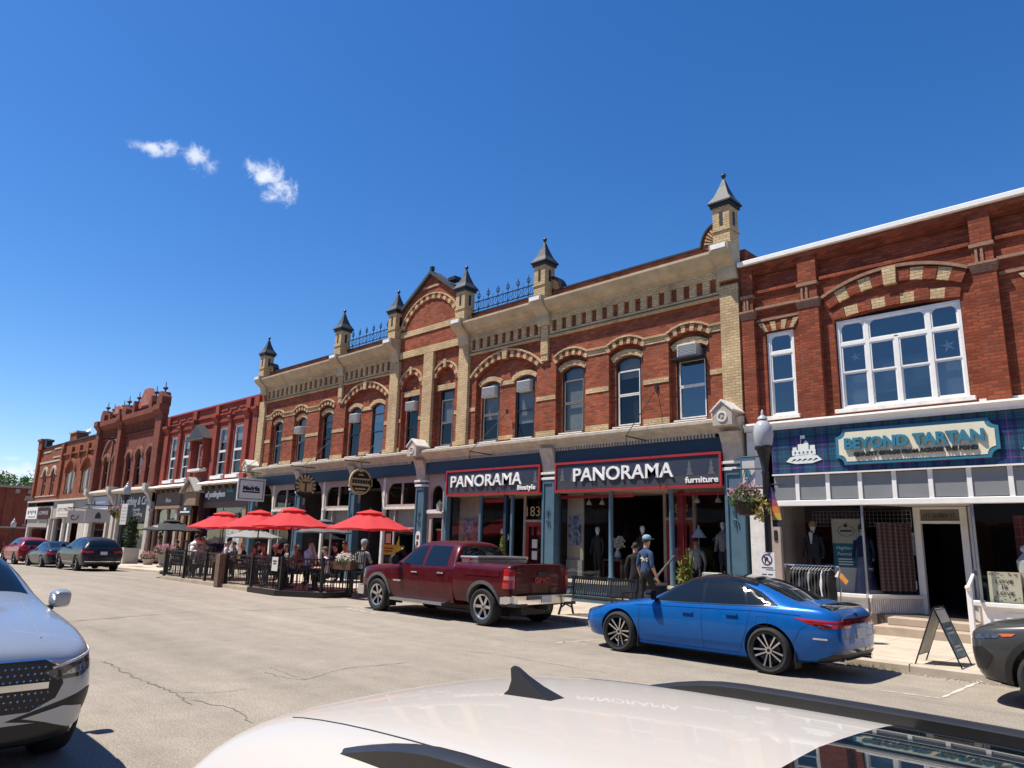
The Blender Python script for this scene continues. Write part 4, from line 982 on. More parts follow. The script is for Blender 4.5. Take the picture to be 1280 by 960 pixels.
for xa, xb in TP:
    p = mk('pilaster', B().box(xa, xb, FY-.15, FY, 4.92, 7.70), 'red2', TB)
    b = B()
    for k in range(4): b.box(xa-.012*k-.01, xb+.012*k+.01, FY-.16-.022*k, FY, 7.70+.055*k, 7.70+.055*(k+1)-.004)
    mk('corbel', b, 'beige' if False else mat('weathered_brick_cap', (.30, .17, .11), .9, var=.25, scale=12, bump=.4), p)
    mk('upper_shaft', B().box(xa+.02, xb-.02, FY-.12, FY, 7.92, 9.04), 'red2', p)
    for q in (.1, .34): mk('slot_brick', B().box(xa+q*(xb-xa)+.04, xa+q*(xb-xa)+.09, FY-.15, FY-.121, 7.93, 8.25), mat('weathered_brick_cap', (.30, .17, .11)), p)
    mk('pilaster_cap', B().box(xa-.01, xb+.01, FY-.17, FY, 8.28, 8.36), mat('weathered_brick_cap', (.30, .17, .11)), p)
for xa, xb in ((-8.27, -7.11), (-6.58, -3.32), (-2.84, -1.31), (-.88, 2.58)):
    mk('string_course', B().box(xa, xb, FY-.07, FY, 8.38, 8.46), 'red2', TB)
for xa, xb in ((-8.27, -7.11), (-2.84, -1.31)):
    mk('string_course', B().box(xa, xb, FY-.08, FY, 7.93, 8.0), mat('weathered_brick_cap', (.30, .17, .11)), TB)
    mk('string_course', B().box(xa, xb, FY-.05, FY, 7.60, 7.66), mat('weathered_brick_cap', (.30, .17, .11)), TB)
# flat arches of alternating blocks over the windows
def flat_arch(cx, w, z0, z1, n, first=0, y=FY-.02):
    for k in range(n):
        t0, t1 = k/n, (k+1)/n; sp = .16
        f = lambda t, u: (cx+(t-.5)*(w+u*sp*2), z0+(z1-z0)*u)
        q = [f(t0+.004, 0), f(t1-.004, 0), f(t1-.004, 1), f(t0+.004, 1)]
        mk('voussoir', B().prism(q, y-(.012 if (k+first) % 2 == 0 else 0), FY+.02), 'cream' if (k+first) % 2 == 0 else 'red2', TB)
flat_arch(-7.68, .78, 7.315, 7.56, 7); flat_arch(-1.96, .78, 7.315, 7.56, 7)
for c in (-4.95, .7):
    voussoirs(TB, c, 7.28, 1.36, .115, .24, 9, FY-.02, FY+.02, 'red2', 'cream', 0)
    voussoirs(TB, c, 7.58, 1.42, .34, .30, 11, FY-.07, FY+.0, 'red2', 'cream', 0)
    b = B(); ring(b, c, 7.86, 1.56, .40, .07, FY-.12, FY, 20); mk('hood_mould', b, mat('weathered_brick_cap', (.30, .17, .11)), TB)
    mk('keystone', B().prism([(c-.13, 7.87), (c+.13, 7.87), (c+.15, 8.29), (c-.15, 8.29)], FY-.13, FY), 'cream', TB)
# windows
def tw(x0, x1, z0, z1, y, cols, transom, name='window', rails=None, arch_mid=False):
    """white timber window: mullion posts at cols, transom, sashes, panes"""
    b = B(); t = .075
    b.box(x0, x0+t, y, y+.12, z0, z1); b.box(x1-t, x1, y, y+.12, z0, z1); b.box(x0+t, x1-t, y, y+.12, z1-t, z1); b.box(x0+t, x1-t, y, y+.12, z0, z0+.06)
    w = mk(name, b, 'white', TB, bevel=.006)
    xs = [x0+t] + [c for c in cols] + [x1-t]
    wide = len(xs) == 5
    for i in range(len(xs)-1):
        a = xs[i]+(.045 if i else 0); c = xs[i+1]-(.045 if i < len(xs)-2 else 0)
        if i < len(xs)-2: mk('mullion', B().box(xs[i+1]-.045, xs[i+1]+.045, y+.005, y+.11, z0+.06, transom if wide and i == 1 else z1-t), 'white', w)
        r = (rails or [.42])[i % len(rails or [.42])]
        zt = transom
        zm = z0+.06+(zt-z0)*r
        for z_0, z_1, k in ((z0+.06, zm, 0), (zm, zt-.035, 1), (zt+.035, z1-t, 2)):
            if k == 2 and wide and i == 2: continue
            if k == 2 and wide and i == 1: c = xs[3]-.045
            s = .035; fb = B(); yy = y+.05-(.0 if k == 0 else .02)
            fb.box(a, a+s, yy-.01, yy+.03, z_0, z_1).box(c-s, c, yy-.01, yy+.03, z_0, z_1).box(a+s, c-s, yy-.01, yy+.03, z_0, z_0+s).box(a+s, c-s, yy-.01, yy+.03, z_1-s, z_1)
            sh = mk('sash', fb, 'white', w)
            mk('pane', B().add([(a+s, yy+.01, z_0+s), (c-s, yy+.01, z_0+s), (c-s, yy+.01, z_1-s), (a+s, yy+.01, z_1-s)], [(0, 1, 2, 3)]), 'glassblue', w)
            if k == 2:
                for sx, xx in ((1, a+s), (-1, c-s)):
                    q = [(xx, z_1-s)] + [(xx+sx*.12*(1-math.sin(u)), z_1-s-.12*(1-math.cos(u))) for u in [j*math.pi/2/5 for j in range(6)]]
                    mk('corner_spandrel', B().prism(q, yy-.008, yy+.008), 'white', w)
        c = xs[i+1]-(.045 if i < len(xs)-2 else 0); mk('transom_rail', B().box(a, c, y+.004, y+.1, zt-.035, zt+.035), 'white', w)
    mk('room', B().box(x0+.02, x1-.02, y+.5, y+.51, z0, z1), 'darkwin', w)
    mk('room_floor', B().box(x0+.02, x1-.02, y+.12, y+.5, z0, z0+.02), 'intwall', w)
    return w
w = tw(-6.28, -3.62, 5.08, 7.26, FY+.06, (-5.60, -4.97, -4.28), 6.66, rails=[.52, .50, .50, .52])
# upper lights: the two middle ones form a single wide arched pane, so hide the centre mullion above the transom
def star(x, z, y, s, parent):
    q = []
    for k in range(10):
        a = math.pi/2+k*math.pi/5+.2; r = s if k % 2 == 0 else s*.28; q.append((x+r*math.cos(a), z+r*math.sin(a)))
    mk('hanging_star', B().prism(q, y, y+.006), 'lampwhite', parent)
star(-5.93, 6.35, FY+.2, .14, w); star(-3.97, 6.30, FY+.2, .16, w)
for x0, x1, h in ((-6.2, -5.65, .48), (-4.22, -3.7, .5)): mk('lace_blind', B().box(x0, x1, FY+.22, FY+.225, 5.1, 5.1+1.4*h*1.2), mat('lace', (.30, .31, .31), .9, var=.15), w)
mk('curtain', B().box(-5.55, -5.03, FY+.24, FY+.245, 5.42, 6.2), mat('grey_curtain', (.10, .11, .12), .9), w); mk('curtain', B().box(-4.92, -4.33, FY+.24, FY+.245, 5.50, 6.2), mat('grey_curtain', (.10, .11, .12), .9), w)
tw(-8.04, -7.32, 5.08, 7.28, FY+.06, (), 6.72, rails=[.52]); tw(-2.32, -1.61, 5.08, 7.28, FY+.06, (), 6.72, rails=[.52]); tw(-.59, 1.99, 5.08, 7.26, FY+.06, (.05, .68, 1.35), 6.66, rails=[.52])
for xa, xb in ((-6.40, -3.50), (-8.12, -7.24), (-2.4, -1.54)): mk('sill', B().box(xa, xb, FY-.08, FY+.12, 4.985, 5.075), 'whitewood', TB, bevel=.01)
for xa, xb in ((-8.62, -8.16), (-6.3, -6.42), (-3.45, -2.5)):
    if xb > xa: mk('sill', B().box(xa, xb, FY-.06, FY+.02, 4.93, 4.985), 'whitewood', TB)
# shop cornice and tartan fascia
prof = [(FY+.1, 4.93), (FY-.20, 4.90), (FY-.33, 4.885), (FY-.34, 4.84), (FY-.28, 4.80), (FY-.25, 4.74), (FY-.26, 4.70), (FY+.1, 4.70)]
mk('shop_cornice', B().prism(prof, TX0+.02, TX1, 'x'), 'white', TB)
def tartan(name, base_, dark, teal, line, red, s=.62, ax=(0, 2)):
    m = bpy.data.materials.new(name); m.use_nodes = True; N = m.node_tree.nodes; K = m.node_tree.links
    p = N['Principled BSDF']; p.inputs['Roughness'].default_value = .5
    g = N.new('ShaderNodeNewGeometry'); sp = N.new('ShaderNodeSeparateXYZ'); K.new(g.outputs['Position'], sp.inputs[0])
    def ma(op, a, b=None):
        n = N.new('ShaderNodeMath'); n.operation = op
        for i, v in enumerate((a, b)):
            if v is None: continue
            if isinstance(v, (int, float)): n.inputs[i].default_value = v
            else: K.new(v, n.inputs[i])
        return n.outputs[0]
    def band(fr, c, w):   # 1 inside |fr-c|<w
        return ma('LESS_THAN', ma('ABSOLUTE', ma('SUBTRACT', fr, c)), w)
    fx = ma('FRACT', ma('MULTIPLY', ma('ADD', sp.outputs[ax[0]], 50.13), 1/s)); fz = ma('FRACT', ma('MULTIPLY', ma('ADD', sp.outputs[ax[1]], 50.22), 1/s))
    def mixc(fac, A, Bc, k=1.0):
        x = N.new('ShaderNodeMix'); x.data_type = 'RGBA'
        if k != 1.0: fac = ma('MULTIPLY', fac, k)
        K.new(fac, x.inputs['Factor'])
        for key, v in (('A', A), ('B', Bc)):
            if isinstance(v, tuple): x.inputs[key].default_value = (*v, 1)
            else: K.new(v, x.inputs[key])
        return x.outputs['Result']
    c = mixc(band(fx, .5, .20), base_, teal, .6); c = mixc(band(fz, .5, .20), c, teal, .5)
    for pos, w_ in ((.22, .05), (.78, .05), (.35, .012), (.65, .012), (.42, .012), (.58, .012)):
        c = mixc(band(fx, pos, w_), c, dark, .65); c = mixc(band(fz, pos, w_), c, dark, .65)
    c = mixc(band(fx, .02, .009), c, line, .6); c = mixc(band(fz, .02, .009), c, line, .6)
    if red: c = mixc(band(fz, .5, .006), c, red, .6); c = mixc(band(fx, .5, .006), c, red, .4)
    K.new(c, p.inputs['Base Color'])
    M[name] = m
    return m
tartan('tartan_blue', (.010, .034, .125), (.004, .009, .03), (.008, .11, .15), (.34, .035, .20), (.12, .02, .02))
tf = empty('tartan_fascia', (-3, FY-.15, 3.59), 0, 'long blue tartan patterned fascia board over the shop', 'sign board')
for k in range(4):
    xa = -7.97+k*2.75; xb = min(xa+2.745, 3.1)
    mk('panel', B().box(xa, xb, FY-.15, FY-.05, 3.60, 4.698), 'tartan_blue', tf)
mk('lower_trim', B().box(-7.98, 3.1, FY-.17, FY-.04, 3.565, 3.599), 'white', tf)
# shop name board with notched corners
sgn = empty('shop_sign', (-4.76, FY-.26, 3.75), 0, 'cream notched shop board reading BEYOND TARTAN, teal border', 'sign')
def notched(x0, x1, z0, z1, n):
    def cor(cx, cz, a0, flip):
        return [(cx+n*math.cos(a), cz+n*math.sin(a)) for a in [math.radians(a0-90*i/5) for i in range(6)]]
    return [(x0, z0+n)] + cor(x0, z0, 90, 0)[1:] + cor(x1, z0, 180, 0) + cor(x1, z1, 270, 0) + cor(x0, z1, 360, 0)[:-1] + [(x0, z1-n)]
M['teal'] = mat('teal_paint', (.03, .17, .25), .5, var=.05); M['signcream'] = mat('sign_cream', (.72, .66, .48), .55, var=.04)
mk('border', B().prism(notched(-6.38, -3.14, 3.74, 4.56, .17), FY-.22, FY-.151), 'teal', sgn)
mk('board', B().prism(notched(-6.31, -3.21, 3.81, 4.49, .16), FY-.228, FY-.221), 'signcream', sgn)
text('lettering', 'BEYOND TARTAN', -6.17, 4.10, FY-.26, .33, 'teal', sgn, .05, width=2.78, bold=.016)
text('lettering', 'QUALITY GOODS FROM ACROSS THE POND', -5.98, 3.92, FY-.25, .125, 'black', sgn, .03, width=2.46, bold=.006)
# castle badge
def castle(cx, z0, lab):
    e = empty('castle_badge', (cx, FY-.16, z0), 0, lab, 'badge')
    y = FY-.165
    M['badge'] = mat('badge_white', (.72, .74, .70), .6, var=.04)
    hill = [(cx-.43, z0+.06), (cx-.2, z0), (cx+.2, z0), (cx+.44, z0+.07), (cx+.33, z0+.18), (cx+.1, z0+.21), (cx-.1, z0+.21), (cx-.32, z0+.16)]
    mk('rock', B().prism(hill, y, FY-.151), 'badge', e)
    for k in range(5): mk('rock_line', B().prism([(cx-.3+k*.13, z0+.06), (cx-.22+k*.13, z0+.12), (cx-.17+k*.13, z0+.10), (cx-.21+k*.13, z0+.12)], y-.004, y), 'teal', e)
    mk('curtain_wall', B().box(cx-.27, cx+.30, y, FY-.151, z0+.20, z0+.33), 'badge', e)
    mk('keep', B().prism([(cx-.12, z0+.33), (cx+.14, z0+.33), (cx+.14, z0+.47), (cx+.08, z0+.56), (cx+.02, z0+.47), (cx-.12, z0+.47)], y, FY-.151), 'badge', e)
    mk('tower', B().box(cx+.17, cx+.29, y, FY-.151, z0+.33, z0+.43), 'badge', e); mk('tower', B().box(cx-.25, cx-.15, y, FY-.151, z0+.33, z0+.40), 'badge', e)
    for k in range(5): mk('window_mark', B().box(cx-.21+k*.1, cx-.17+k*.1, y-.003, y, z0+.24, z0+.29), 'teal', e)
    mk('flag', B().box(cx-.05, cx-.04, y, FY-.151, z0+.47, z0+.68).box(cx-.04, cx+.06, y, FY-.151, z0+.60, z0+.68), 'badge', e)
castle(-7.18, 3.83, 'white castle on a rock badge left of the shop name board'); castle(-2.35, 3.83, 'white castle badge cut by the right edge of the view')
# transom lights: grey panels between white bars
for k in range(16):
    x = -8.12+k*.724
    if x > 2.6: break
    mk('transom_panel', B().box(max(-7.98, x+.045), x+.724-.045, FY-.07, FY-.04, 2.98, 3.55), mat('frosted_grey', (.22, .23, .23), .35, var=.06), TB)
    if k: mk('transom_bar', B().box(x-.045, x+.045, FY-.10, FY-.02, 2.96, 3.565), 'white', TB)
mk('shop_beam', B().box(-7.98, 3.1, FY-.12, FY+.05, 2.83, 2.96), 'white', TB, bevel=.01)
# left pier and post
mk('shop_pier', B().box(-8.60, -8.22, FY-.20, FY+.05, SW, 4.69), 'whitewood', TB, bevel=.01); mk('shop_pier', B().box(-8.12, -7.88, FY-.08, FY+.06, SW, 2.829), 'tan', TB, bevel=.01)
mk('dark_slot', B().box(-8.22, -8.12, FY-.02, FY+.05, SW, 4.69), 'black', TB)
mk('door_bell_plate', B().box(-8.04, -7.96, FY-.1, FY-.081, 2.0, 2.25), 'black', TB)
# shop room
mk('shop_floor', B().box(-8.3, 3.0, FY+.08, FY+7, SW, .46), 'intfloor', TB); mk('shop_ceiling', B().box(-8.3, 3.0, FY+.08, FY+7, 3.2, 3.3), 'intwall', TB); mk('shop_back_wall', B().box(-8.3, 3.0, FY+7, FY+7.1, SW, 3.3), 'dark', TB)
mk('window_bed', B().box(-7.86, -6.0, FY+.02, FY+1.1, .46, .83), 'tan', TB); mk('window_side', B().box(-7.88, -7.84, FY+.06, FY+1.3, .83, 2.95), 'tan', TB)
def tbulk(xa, ya, xb, yb, ribs):
    dx, dy = xb-xa, yb-ya; L_ = math.hypot(dx, dy); nx, ny = dy/L_, -dx/L_; f = lambda t, o: (xa+dx*t+nx*o, ya+dy*t+ny*o)
    r = mk('stall_riser', B().prism([f(0, .05), f(1, .05), f(1, -.1), f(0, -.1)], SW, .80, 'z'), 'white' if not ribs else 'tan', TB)
    mk('sill_board', B().prism([f(0, .13), f(1, .13), f(1, -.12), f(0, -.12)], .80, .87, 'z'), 'white', r)
    if ribs:
        n = int(L_/.055)
        for k in range(n): mk('rib', B().prism([f((k+.1)/n, .07), f((k+.8)/n, .07), f((k+.8)/n, .0505), f((k+.1)/n, .0505)], SW+.36, .80, 'z'), 'whitewood', r)
    else:
        mk('panel', B().prism([f(.06, .065), f(.94, .065), f(.94, .0505), f(.06, .0505)], SW+.12, .70, 'z'), 'white', r)
YT = FY+1.15
tbulk(-7.87, FY-.02, -5.98, FY-.02, False); tbulk(-5.98, FY-.02, -5.22, YT, True); tbulk(-4.18, YT, -3.80, FY-.02, True); tbulk(-3.80, FY-.02, 3.0, FY-.02, False)
mk('shop_window', B().add([(-7.87, FY, .87), (-6.02, FY, .87), (-6.02, FY, 2.83), (-7.87, FY, 2.83)], [(0, 1, 2, 3)]), 'glass', TB)
mk('shop_window', B().add([(-5.94, FY, .87), (-5.24, YT, .87), (-5.24, YT, 2.83), (-5.94, FY, 2.83)], [(0, 1, 2, 3)]), 'glass', TB)
mk('shop_window', B().add([(-4.16, YT, .87), (-3.84, FY, .87), (-3.84, FY, 2.83), (-4.16, YT, 2.83)], [(0, 1, 2, 3)]), 'glass', TB)
mk('shop_window', B().add([(-3.76, FY, .87), (3.0, FY, .87), (3.0, FY, 2.83), (-3.76, FY, 2.83)], [(0, 1, 2, 3)]), 'glass', TB)
for x in (-5.98, -3.80): mk('corner_post', B().box(x-.025, x+.025, FY-.03, FY+.02, .87, 2.83), 'steel', TB)
fr = mk('door_frame', B().box(-5.24, -5.10, YT-.06, YT+.08, .45, 2.83).box(-4.30, -4.16, YT-.06, YT+.08, .45, 2.83).box(-5.10, -4.30, YT-.06, YT+.08, 2.46, 2.52).box(-5.10, -4.30, YT-.05, YT+.08, 2.78, 2.83), 'white', TB)
mk('transom_light', B().box(-5.10, -4.30, YT, YT+.01, 2.52, 2.78), mat('number_glass', (.20, .19, .17), .2), fr)
text('street_number', '177 QUEEN ST.', -5.03, 2.595, YT-.012, .13, 'black', fr, .006, width=.66)
mk('inner_dark', B().box(-5.6, -3.5, FY+4.5, FY+4.6, .46, 3.2), 'dark', TB)
mk('entry_soffit', B().prism([(-5.98, FY+.05), (-3.8, FY+.05), (-4.16, YT), (-5.24, YT)], 2.84, 2.88, 'z'), 'whitewood', TB)
# two beige steps and landing
st = mk('door_step', B().box(-5.66, -3.86, FY-.82, FY+.0, SW-.03, .30), 'beige', TB, bevel=.012)
mk('door_step', B().box(-5.50, -3.86, FY-.38, FY+.3, .301, .455), 'beige', TB, bevel=.012); mk('door_step', B().prism([(-5.9, FY+.3), (-3.85, FY+.3), (-4.16, YT), (-5.24, YT)], SW, .454, 'z'), 'beige', TB)
# hand rail
rl = empty('hand_rail', (-3.84, FY-.75, SW), 0, 'white wooden hand rail at the tartan shop steps', 'hand rail')
mk('newel', B().box(-3.87, -3.78, FY-.86, FY-.77, SW, 1.18), 'white', rl, bevel=.008); mk('rail', B().tube((-3.825, FY-.86, 1.17), (-4.10, FY+1.1, 1.50), .038, n=8), 'white', rl)
mk('newel_cap', B().ball((-3.825, FY-.88, 1.17), .055, 8, 6), 'white', rl)
# window dressing
tux = mannequin(-7.30, FY+.42, .83, 'cloth_dark', 'cloth_dark', 'mannequin in black tuxedo with bow tie left in the tartan shop window', 1.62)
mk('shirt_front', B().prism([(-7.35, 2.24), (-7.25, 2.24), (-7.29, 1.95), (-7.31, 1.95)], FY+.28, FY+.30), 'mannequin', tux); mk('bow_tie', B().prism([(-7.36, 2.26), (-7.36, 2.20), (-7.24, 2.26), (-7.24, 2.20)][::1] and [(-7.36, 2.20), (-7.30, 2.225), (-7.24, 2.20), (-7.24, 2.26), (-7.30, 2.235), (-7.36, 2.26)], FY+.265, FY+.279), 'black', tux)
mk('hair', B().lathe([(.085, -.02), (.098, .04), (.07, .11), (0, .14)], -7.30, FY+.43, 12, 2.37), mat('straw_hair', (.30, .20, .08), .8), tux, smooth=True)
gown = mannequin(-6.13, FY+.36, .83, mat('gown_blue', (.006, .012, .055), .7, var=.3, scale=9), mat('gown_blue', (.006, .012, .055)), 'mannequin in a long royal blue gown beside the glass corner', 1.55, long_=True)
mk('hair', B().lathe([(.08, -.06), (.10, .03), (.07, .11), (0, .14)], -6.13, FY+.38, 12, 2.30), mat('dark_hair', (.02, .014, .01), .7), gown, smooth=True)
bn = empty('shop_banner', (-6.62, FY+.7, .83), 0, 'roll up banner, cream above teal, in the tartan shop window', 'banner')
mk('cream_part', B().box(-6.95, -6.28, FY+.70, FY+.71, 1.98, 2.55), mat('banner_cream', (.55, .50, .36), .7, var=.05), bn); mk('teal_part', B().box(-6.95, -6.28, FY+.70, FY+.71, 1.42, 1.98), mat('banner_teal', (.02, .16, .20), .7, var=.25, scale=4), bn); mk('lower_part', B().box(-6.95, -6.28, FY+.70, FY+.71, .83, 1.42), 'paper', bn)
bb = B()
for k in range(14):
    a0 = k*2*math.pi/14+.1; a1 = a0+.36
    bb.prism([(-6.615+.20*math.cos(a0), 2.27+.13*math.sin(a0)), (-6.615+.20*math.cos(a1), 2.27+.13*math.sin(a1)), (-6.615+.185*math.cos(a1), 2.27+.12*math.sin(a1)), (-6.615+.185*math.cos(a0), 2.27+.12*math.sin(a0))], FY+.69, FY+.699)
mk('emblem', bb, 'black', bn); mk('emblem', B().box(-6.75, -6.48, FY+.69, FY+.699, 2.25, 2.29).prism([(-6.66, 2.36), (-6.58, 2.36), (-6.60, 2.47), (-6.63, 2.42), (-6.66, 2.45)], FY+.69, FY+.699), 'black', bn)
text('lettering', 'Highland', -6.86, 1.84, FY+.695, .10, 'letter', bn, .004, width=.40); text('lettering', 'Formals', -6.84, 1.70, FY+.695, .10, 'letter', bn, .004, width=.36)
for k in range(3): mk('small_print', B().box(-6.84, -6.5, FY+.69, FY+.699, 1.60-k*.06, 1.625-k*.06), 'letter', bn)
# wire grid and tartan cloth hanging in the slanted window
grid = empty('wire_grid', (-6.4, FY+.95, 2.3), 0, 'white wire grid panel hanging in the tartan shop window', 'grid')
b = B()
for k in range(26): b.box(-7.5+k*.09, -7.492+k*.09, FY+.95, FY+.957, 2.38, 2.74)
for k in range(5): b.box(-7.5, -5.25, FY+.944, FY+.951, 2.38+k*.09, 2.388+k*.09)
mk('wires', b, 'steel', grid)
tartan('tartan_maroon', (.07, .022, .020), (.012, .008, .01), (.10, .06, .045), (.38, .36, .32), (.3, .28, .25), s=.16)
b = B(); n = 24
for k in range(n+1):
    t = k/n; x = -5.86+.62*t*.8; y = FY+.16+1.0*t*.8+.02*math.sin(k*1.7)
    b.v += [(x+.10, y, .95), (x+.10, y, 2.45)]
b.f = [(2*k, 2*k+2, 2*k+3, 2*k+1) for k in range(n)]; b.mi = [0]*n
mk('tartan_cloth', b, 'tartan_maroon', label='maroon tartan cloth hanging behind the slanted shop window', cat='cloth')
for i, (t, z, w_, h_, m_) in enumerate(((.50, 2.15, .10, .20, 'paper'), (.52, 1.78, .12, .22, 'paper'), (.42, 1.22, .2, .42, 'poster'), (.62, 1.30, .13, .38, mat('pink_notice', (.55, .20, .25))), (.78, 1.38, .16, .2, 'poster'), (.66, 1.02, .13, .24, 'paper'), (.80, .98, .1, .16, 'poster'), (.9, 1.0, .1, .18, 'paper'), (.92, 1.75, .14, .5, 'poster'))):
    x = -5.94+.70*t; y = FY+1.15*t
    ux, uy = .70/1.346, 1.15/1.346; o = (.006*1, -.006)
    q = [(x-ux*w_/2+.012, y-uy*w_/2-.008, z), (x+ux*w_/2+.012, y+uy*w_/2-.008, z), (x+ux*w_/2+.012, y+uy*w_/2-.008, z+h_), (x-ux*w_/2+.012, y-uy*w_/2-.008, z+h_)]
    mk('window_notice', B().add(q, [(0, 1, 2, 3)]), m_, TB)
# right window dressing: white dress form, red check cloth, red tartan, wooden box sign
dfm = empty('dress_form', (-3.0, FY+.4, .87), 0, 'white child dress form with red check tablecloth in right window', 'dress form')
tb_ = B().lathe([(.10, .0), (.13, .15), (.16, .4), (.17, .55), (.08, .66), (.05, .70)], -3.05, FY+.42, 14, 1.15); mk('torso', tb_, 'mannequin', dfm, smooth=True); mk('head_form', B().ball((-3.05, FY+.42, 1.93), .08, 10, 7), 'mannequin', dfm, smooth=True); mk('pole', B().tube((-3.05, FY+.42, .5), (-3.05, FY+.42, 1.2), .02), 'steel', dfm)
def check(name, c1, c2, s, ang):
    m = bpy.data.materials.new(name); m.use_nodes = True; N = m.node_tree.nodes; K = m.node_tree.links; p = N['Principled BSDF']; p.inputs['Roughness'].default_value = .9
    g = N.new('ShaderNodeNewGeometry'); mp = N.new('ShaderNodeMapping'); mp.inputs['Rotation'].default_value = (0, ang, 0); K.new(g.outputs['Position'], mp.inputs['Vector']); sp = N.new('ShaderNodeSeparateXYZ'); K.new(mp.outputs[0], sp.inputs[0])
    outs = []
    for i in (0, 2):
        a = N.new('ShaderNodeMath'); a.operation = 'MULTIPLY'; a.inputs[1].default_value = 1/s; K.new(sp.outputs[i], a.inputs[0]); f = N.new('ShaderNodeMath'); f.operation = 'FRACT'; K.new(a.outputs[0], f.inputs[0]); l = N.new('ShaderNodeMath'); l.operation = 'GREATER_THAN'; l.inputs[1].default_value = .5; K.new(f.outputs[0], l.inputs[0]); outs.append(l.outputs[0])
    ad = N.new('ShaderNodeMath'); ad.operation = 'ADD'; K.new(outs[0], ad.inputs[0]); K.new(outs[1], ad.inputs[1]); hf = N.new('ShaderNodeMath'); hf.operation = 'MULTIPLY'; hf.inputs[1].default_value = .5; K.new(ad.outputs[0], hf.inputs[0])
    x = N.new('ShaderNodeMix'); x.data_type = 'RGBA'; K.new(hf.outputs[0], x.inputs['Factor']); x.inputs['A'].default_value = (*c1, 1); x.inputs['B'].default_value = (*c2, 1); K.new(x.outputs['Result'], p.inputs['Base Color'])
    M[name] = m
check('red_check', (.38, .03, .035), (.70, .62, .58), .10, .75)
b = B(); n = 16
for k in range(n+1):
    t = k/n; x = -3.02+.75*t; yy = FY+.25+.03*math.sin(k*1.4); b.v += [(x+.05, yy, .92+max(0, .25-t)*.6), (x-.10, yy+.02, 1.15+.75*min(1, t*1.6))]
b.f = [(2*k, 2*k+2, 2*k+3, 2*k+1) for k in range(n)]; b.mi = [0]*n
mk('check_cloth', b, 'red_check', label='red and white check cloth draped in the right shop window', cat='cloth')
tartan('tartan_red', (.20, .012, .014), (.03, .01, .015), (.10, .02, .02), (.45, .30, .2), None, s=.20)
mk('red_tartan_cloth', B().box(-3.25, -1.6, FY+.75, FY+.77, 1.7, 2.62), 'tartan_red', label='red tartan cloth hanging high in the right shop window', cat='cloth')
bxs = empty('box_sign', (-3.45, FY+.25, .87), 0, 'small cream box sign reading LOVE IS LOVE in the right window', 'sign')
mk('box', B().box(-3.70, -3.14, FY+.20, FY+.30, .872, 1.47), 'signcream', bxs)
for z, s_, w_ in ((1.25, 'LOVE', .30), (1.14, 'IS', .10), (1.02, 'LOVE', .30)): text('lettering', s_, -3.42-w_/2, z, FY+.19, .10, 'black', bxs, .006, width=w_)
for k in range(22):
    x = random.uniform(-3.68, -3.17); z = random.choice([random.uniform(.9, .99), random.uniform(1.36, 1.45)]); mk('leaf_print', B().prism([(x-.02, z), (x, z-.012), (x+.02, z), (x, z+.012)], FY+.194, FY+.199), 'drygrass' if k % 3 else 'redpaint', bxs)
# ------------------------------------------------------------------ three older blocks down the street on the left
M['white_sill'] = mat('white_sill', (.80, .78, .74), .6, var=.05)
M['brown'] = mat('brown_paint', (.115, .06, .04), .6, var=.12, scale=4); M['brownlight'] = mat('tan_board', (.30, .19, .11), .65, var=.12)
M['paleshop'] = mat('pale_stone_paint', (.50, .46, .40), .75, var=.14, scale=3); M['greyboard'] = mat('grey_boards', (.34, .32, .29), .7, var=.12)
M['lightblue'] = mat('signage_blue', (.42, .48, .58), .5, var=.05); M['maroon'] = mat('maroon_board', (.05, .012, .014), .5, var=.08)
def body(root, x0, x1, ztop, m, d=9):
    mk('end_wall', B().box(x0+.003, x0+.3, FY+.31, FY+d, 0, ztop-.1), m, root); mk('end_wall', B().box(x1-.3, x1-.003, FY+.31, FY+d, 0, ztop-.1), m, root)
    mk('rear_wall', B().box(x0, x1, FY+d, FY+d+.3, 0, ztop-.1), m, root); mk('flat_roof', B().box(x0+.3, x1-.3, FY+.31, FY+d, ztop-.5, ztop-.4), 'slate', root)
    mk('upper_floor', B().box(x0+.3, x1-.3, FY+.4, FY+d, 4.2, 4.4), 'dark', root)
    mk('shop_back_wall', B().box(x0+.3, x1-.3, FY+4, FY+4.1, 0, 4.2), 'dark', root); mk('shop_floor', B().box(x0+.3, x1-.3, FY+.1, FY+4, 0, .25), 'intfloor', root)

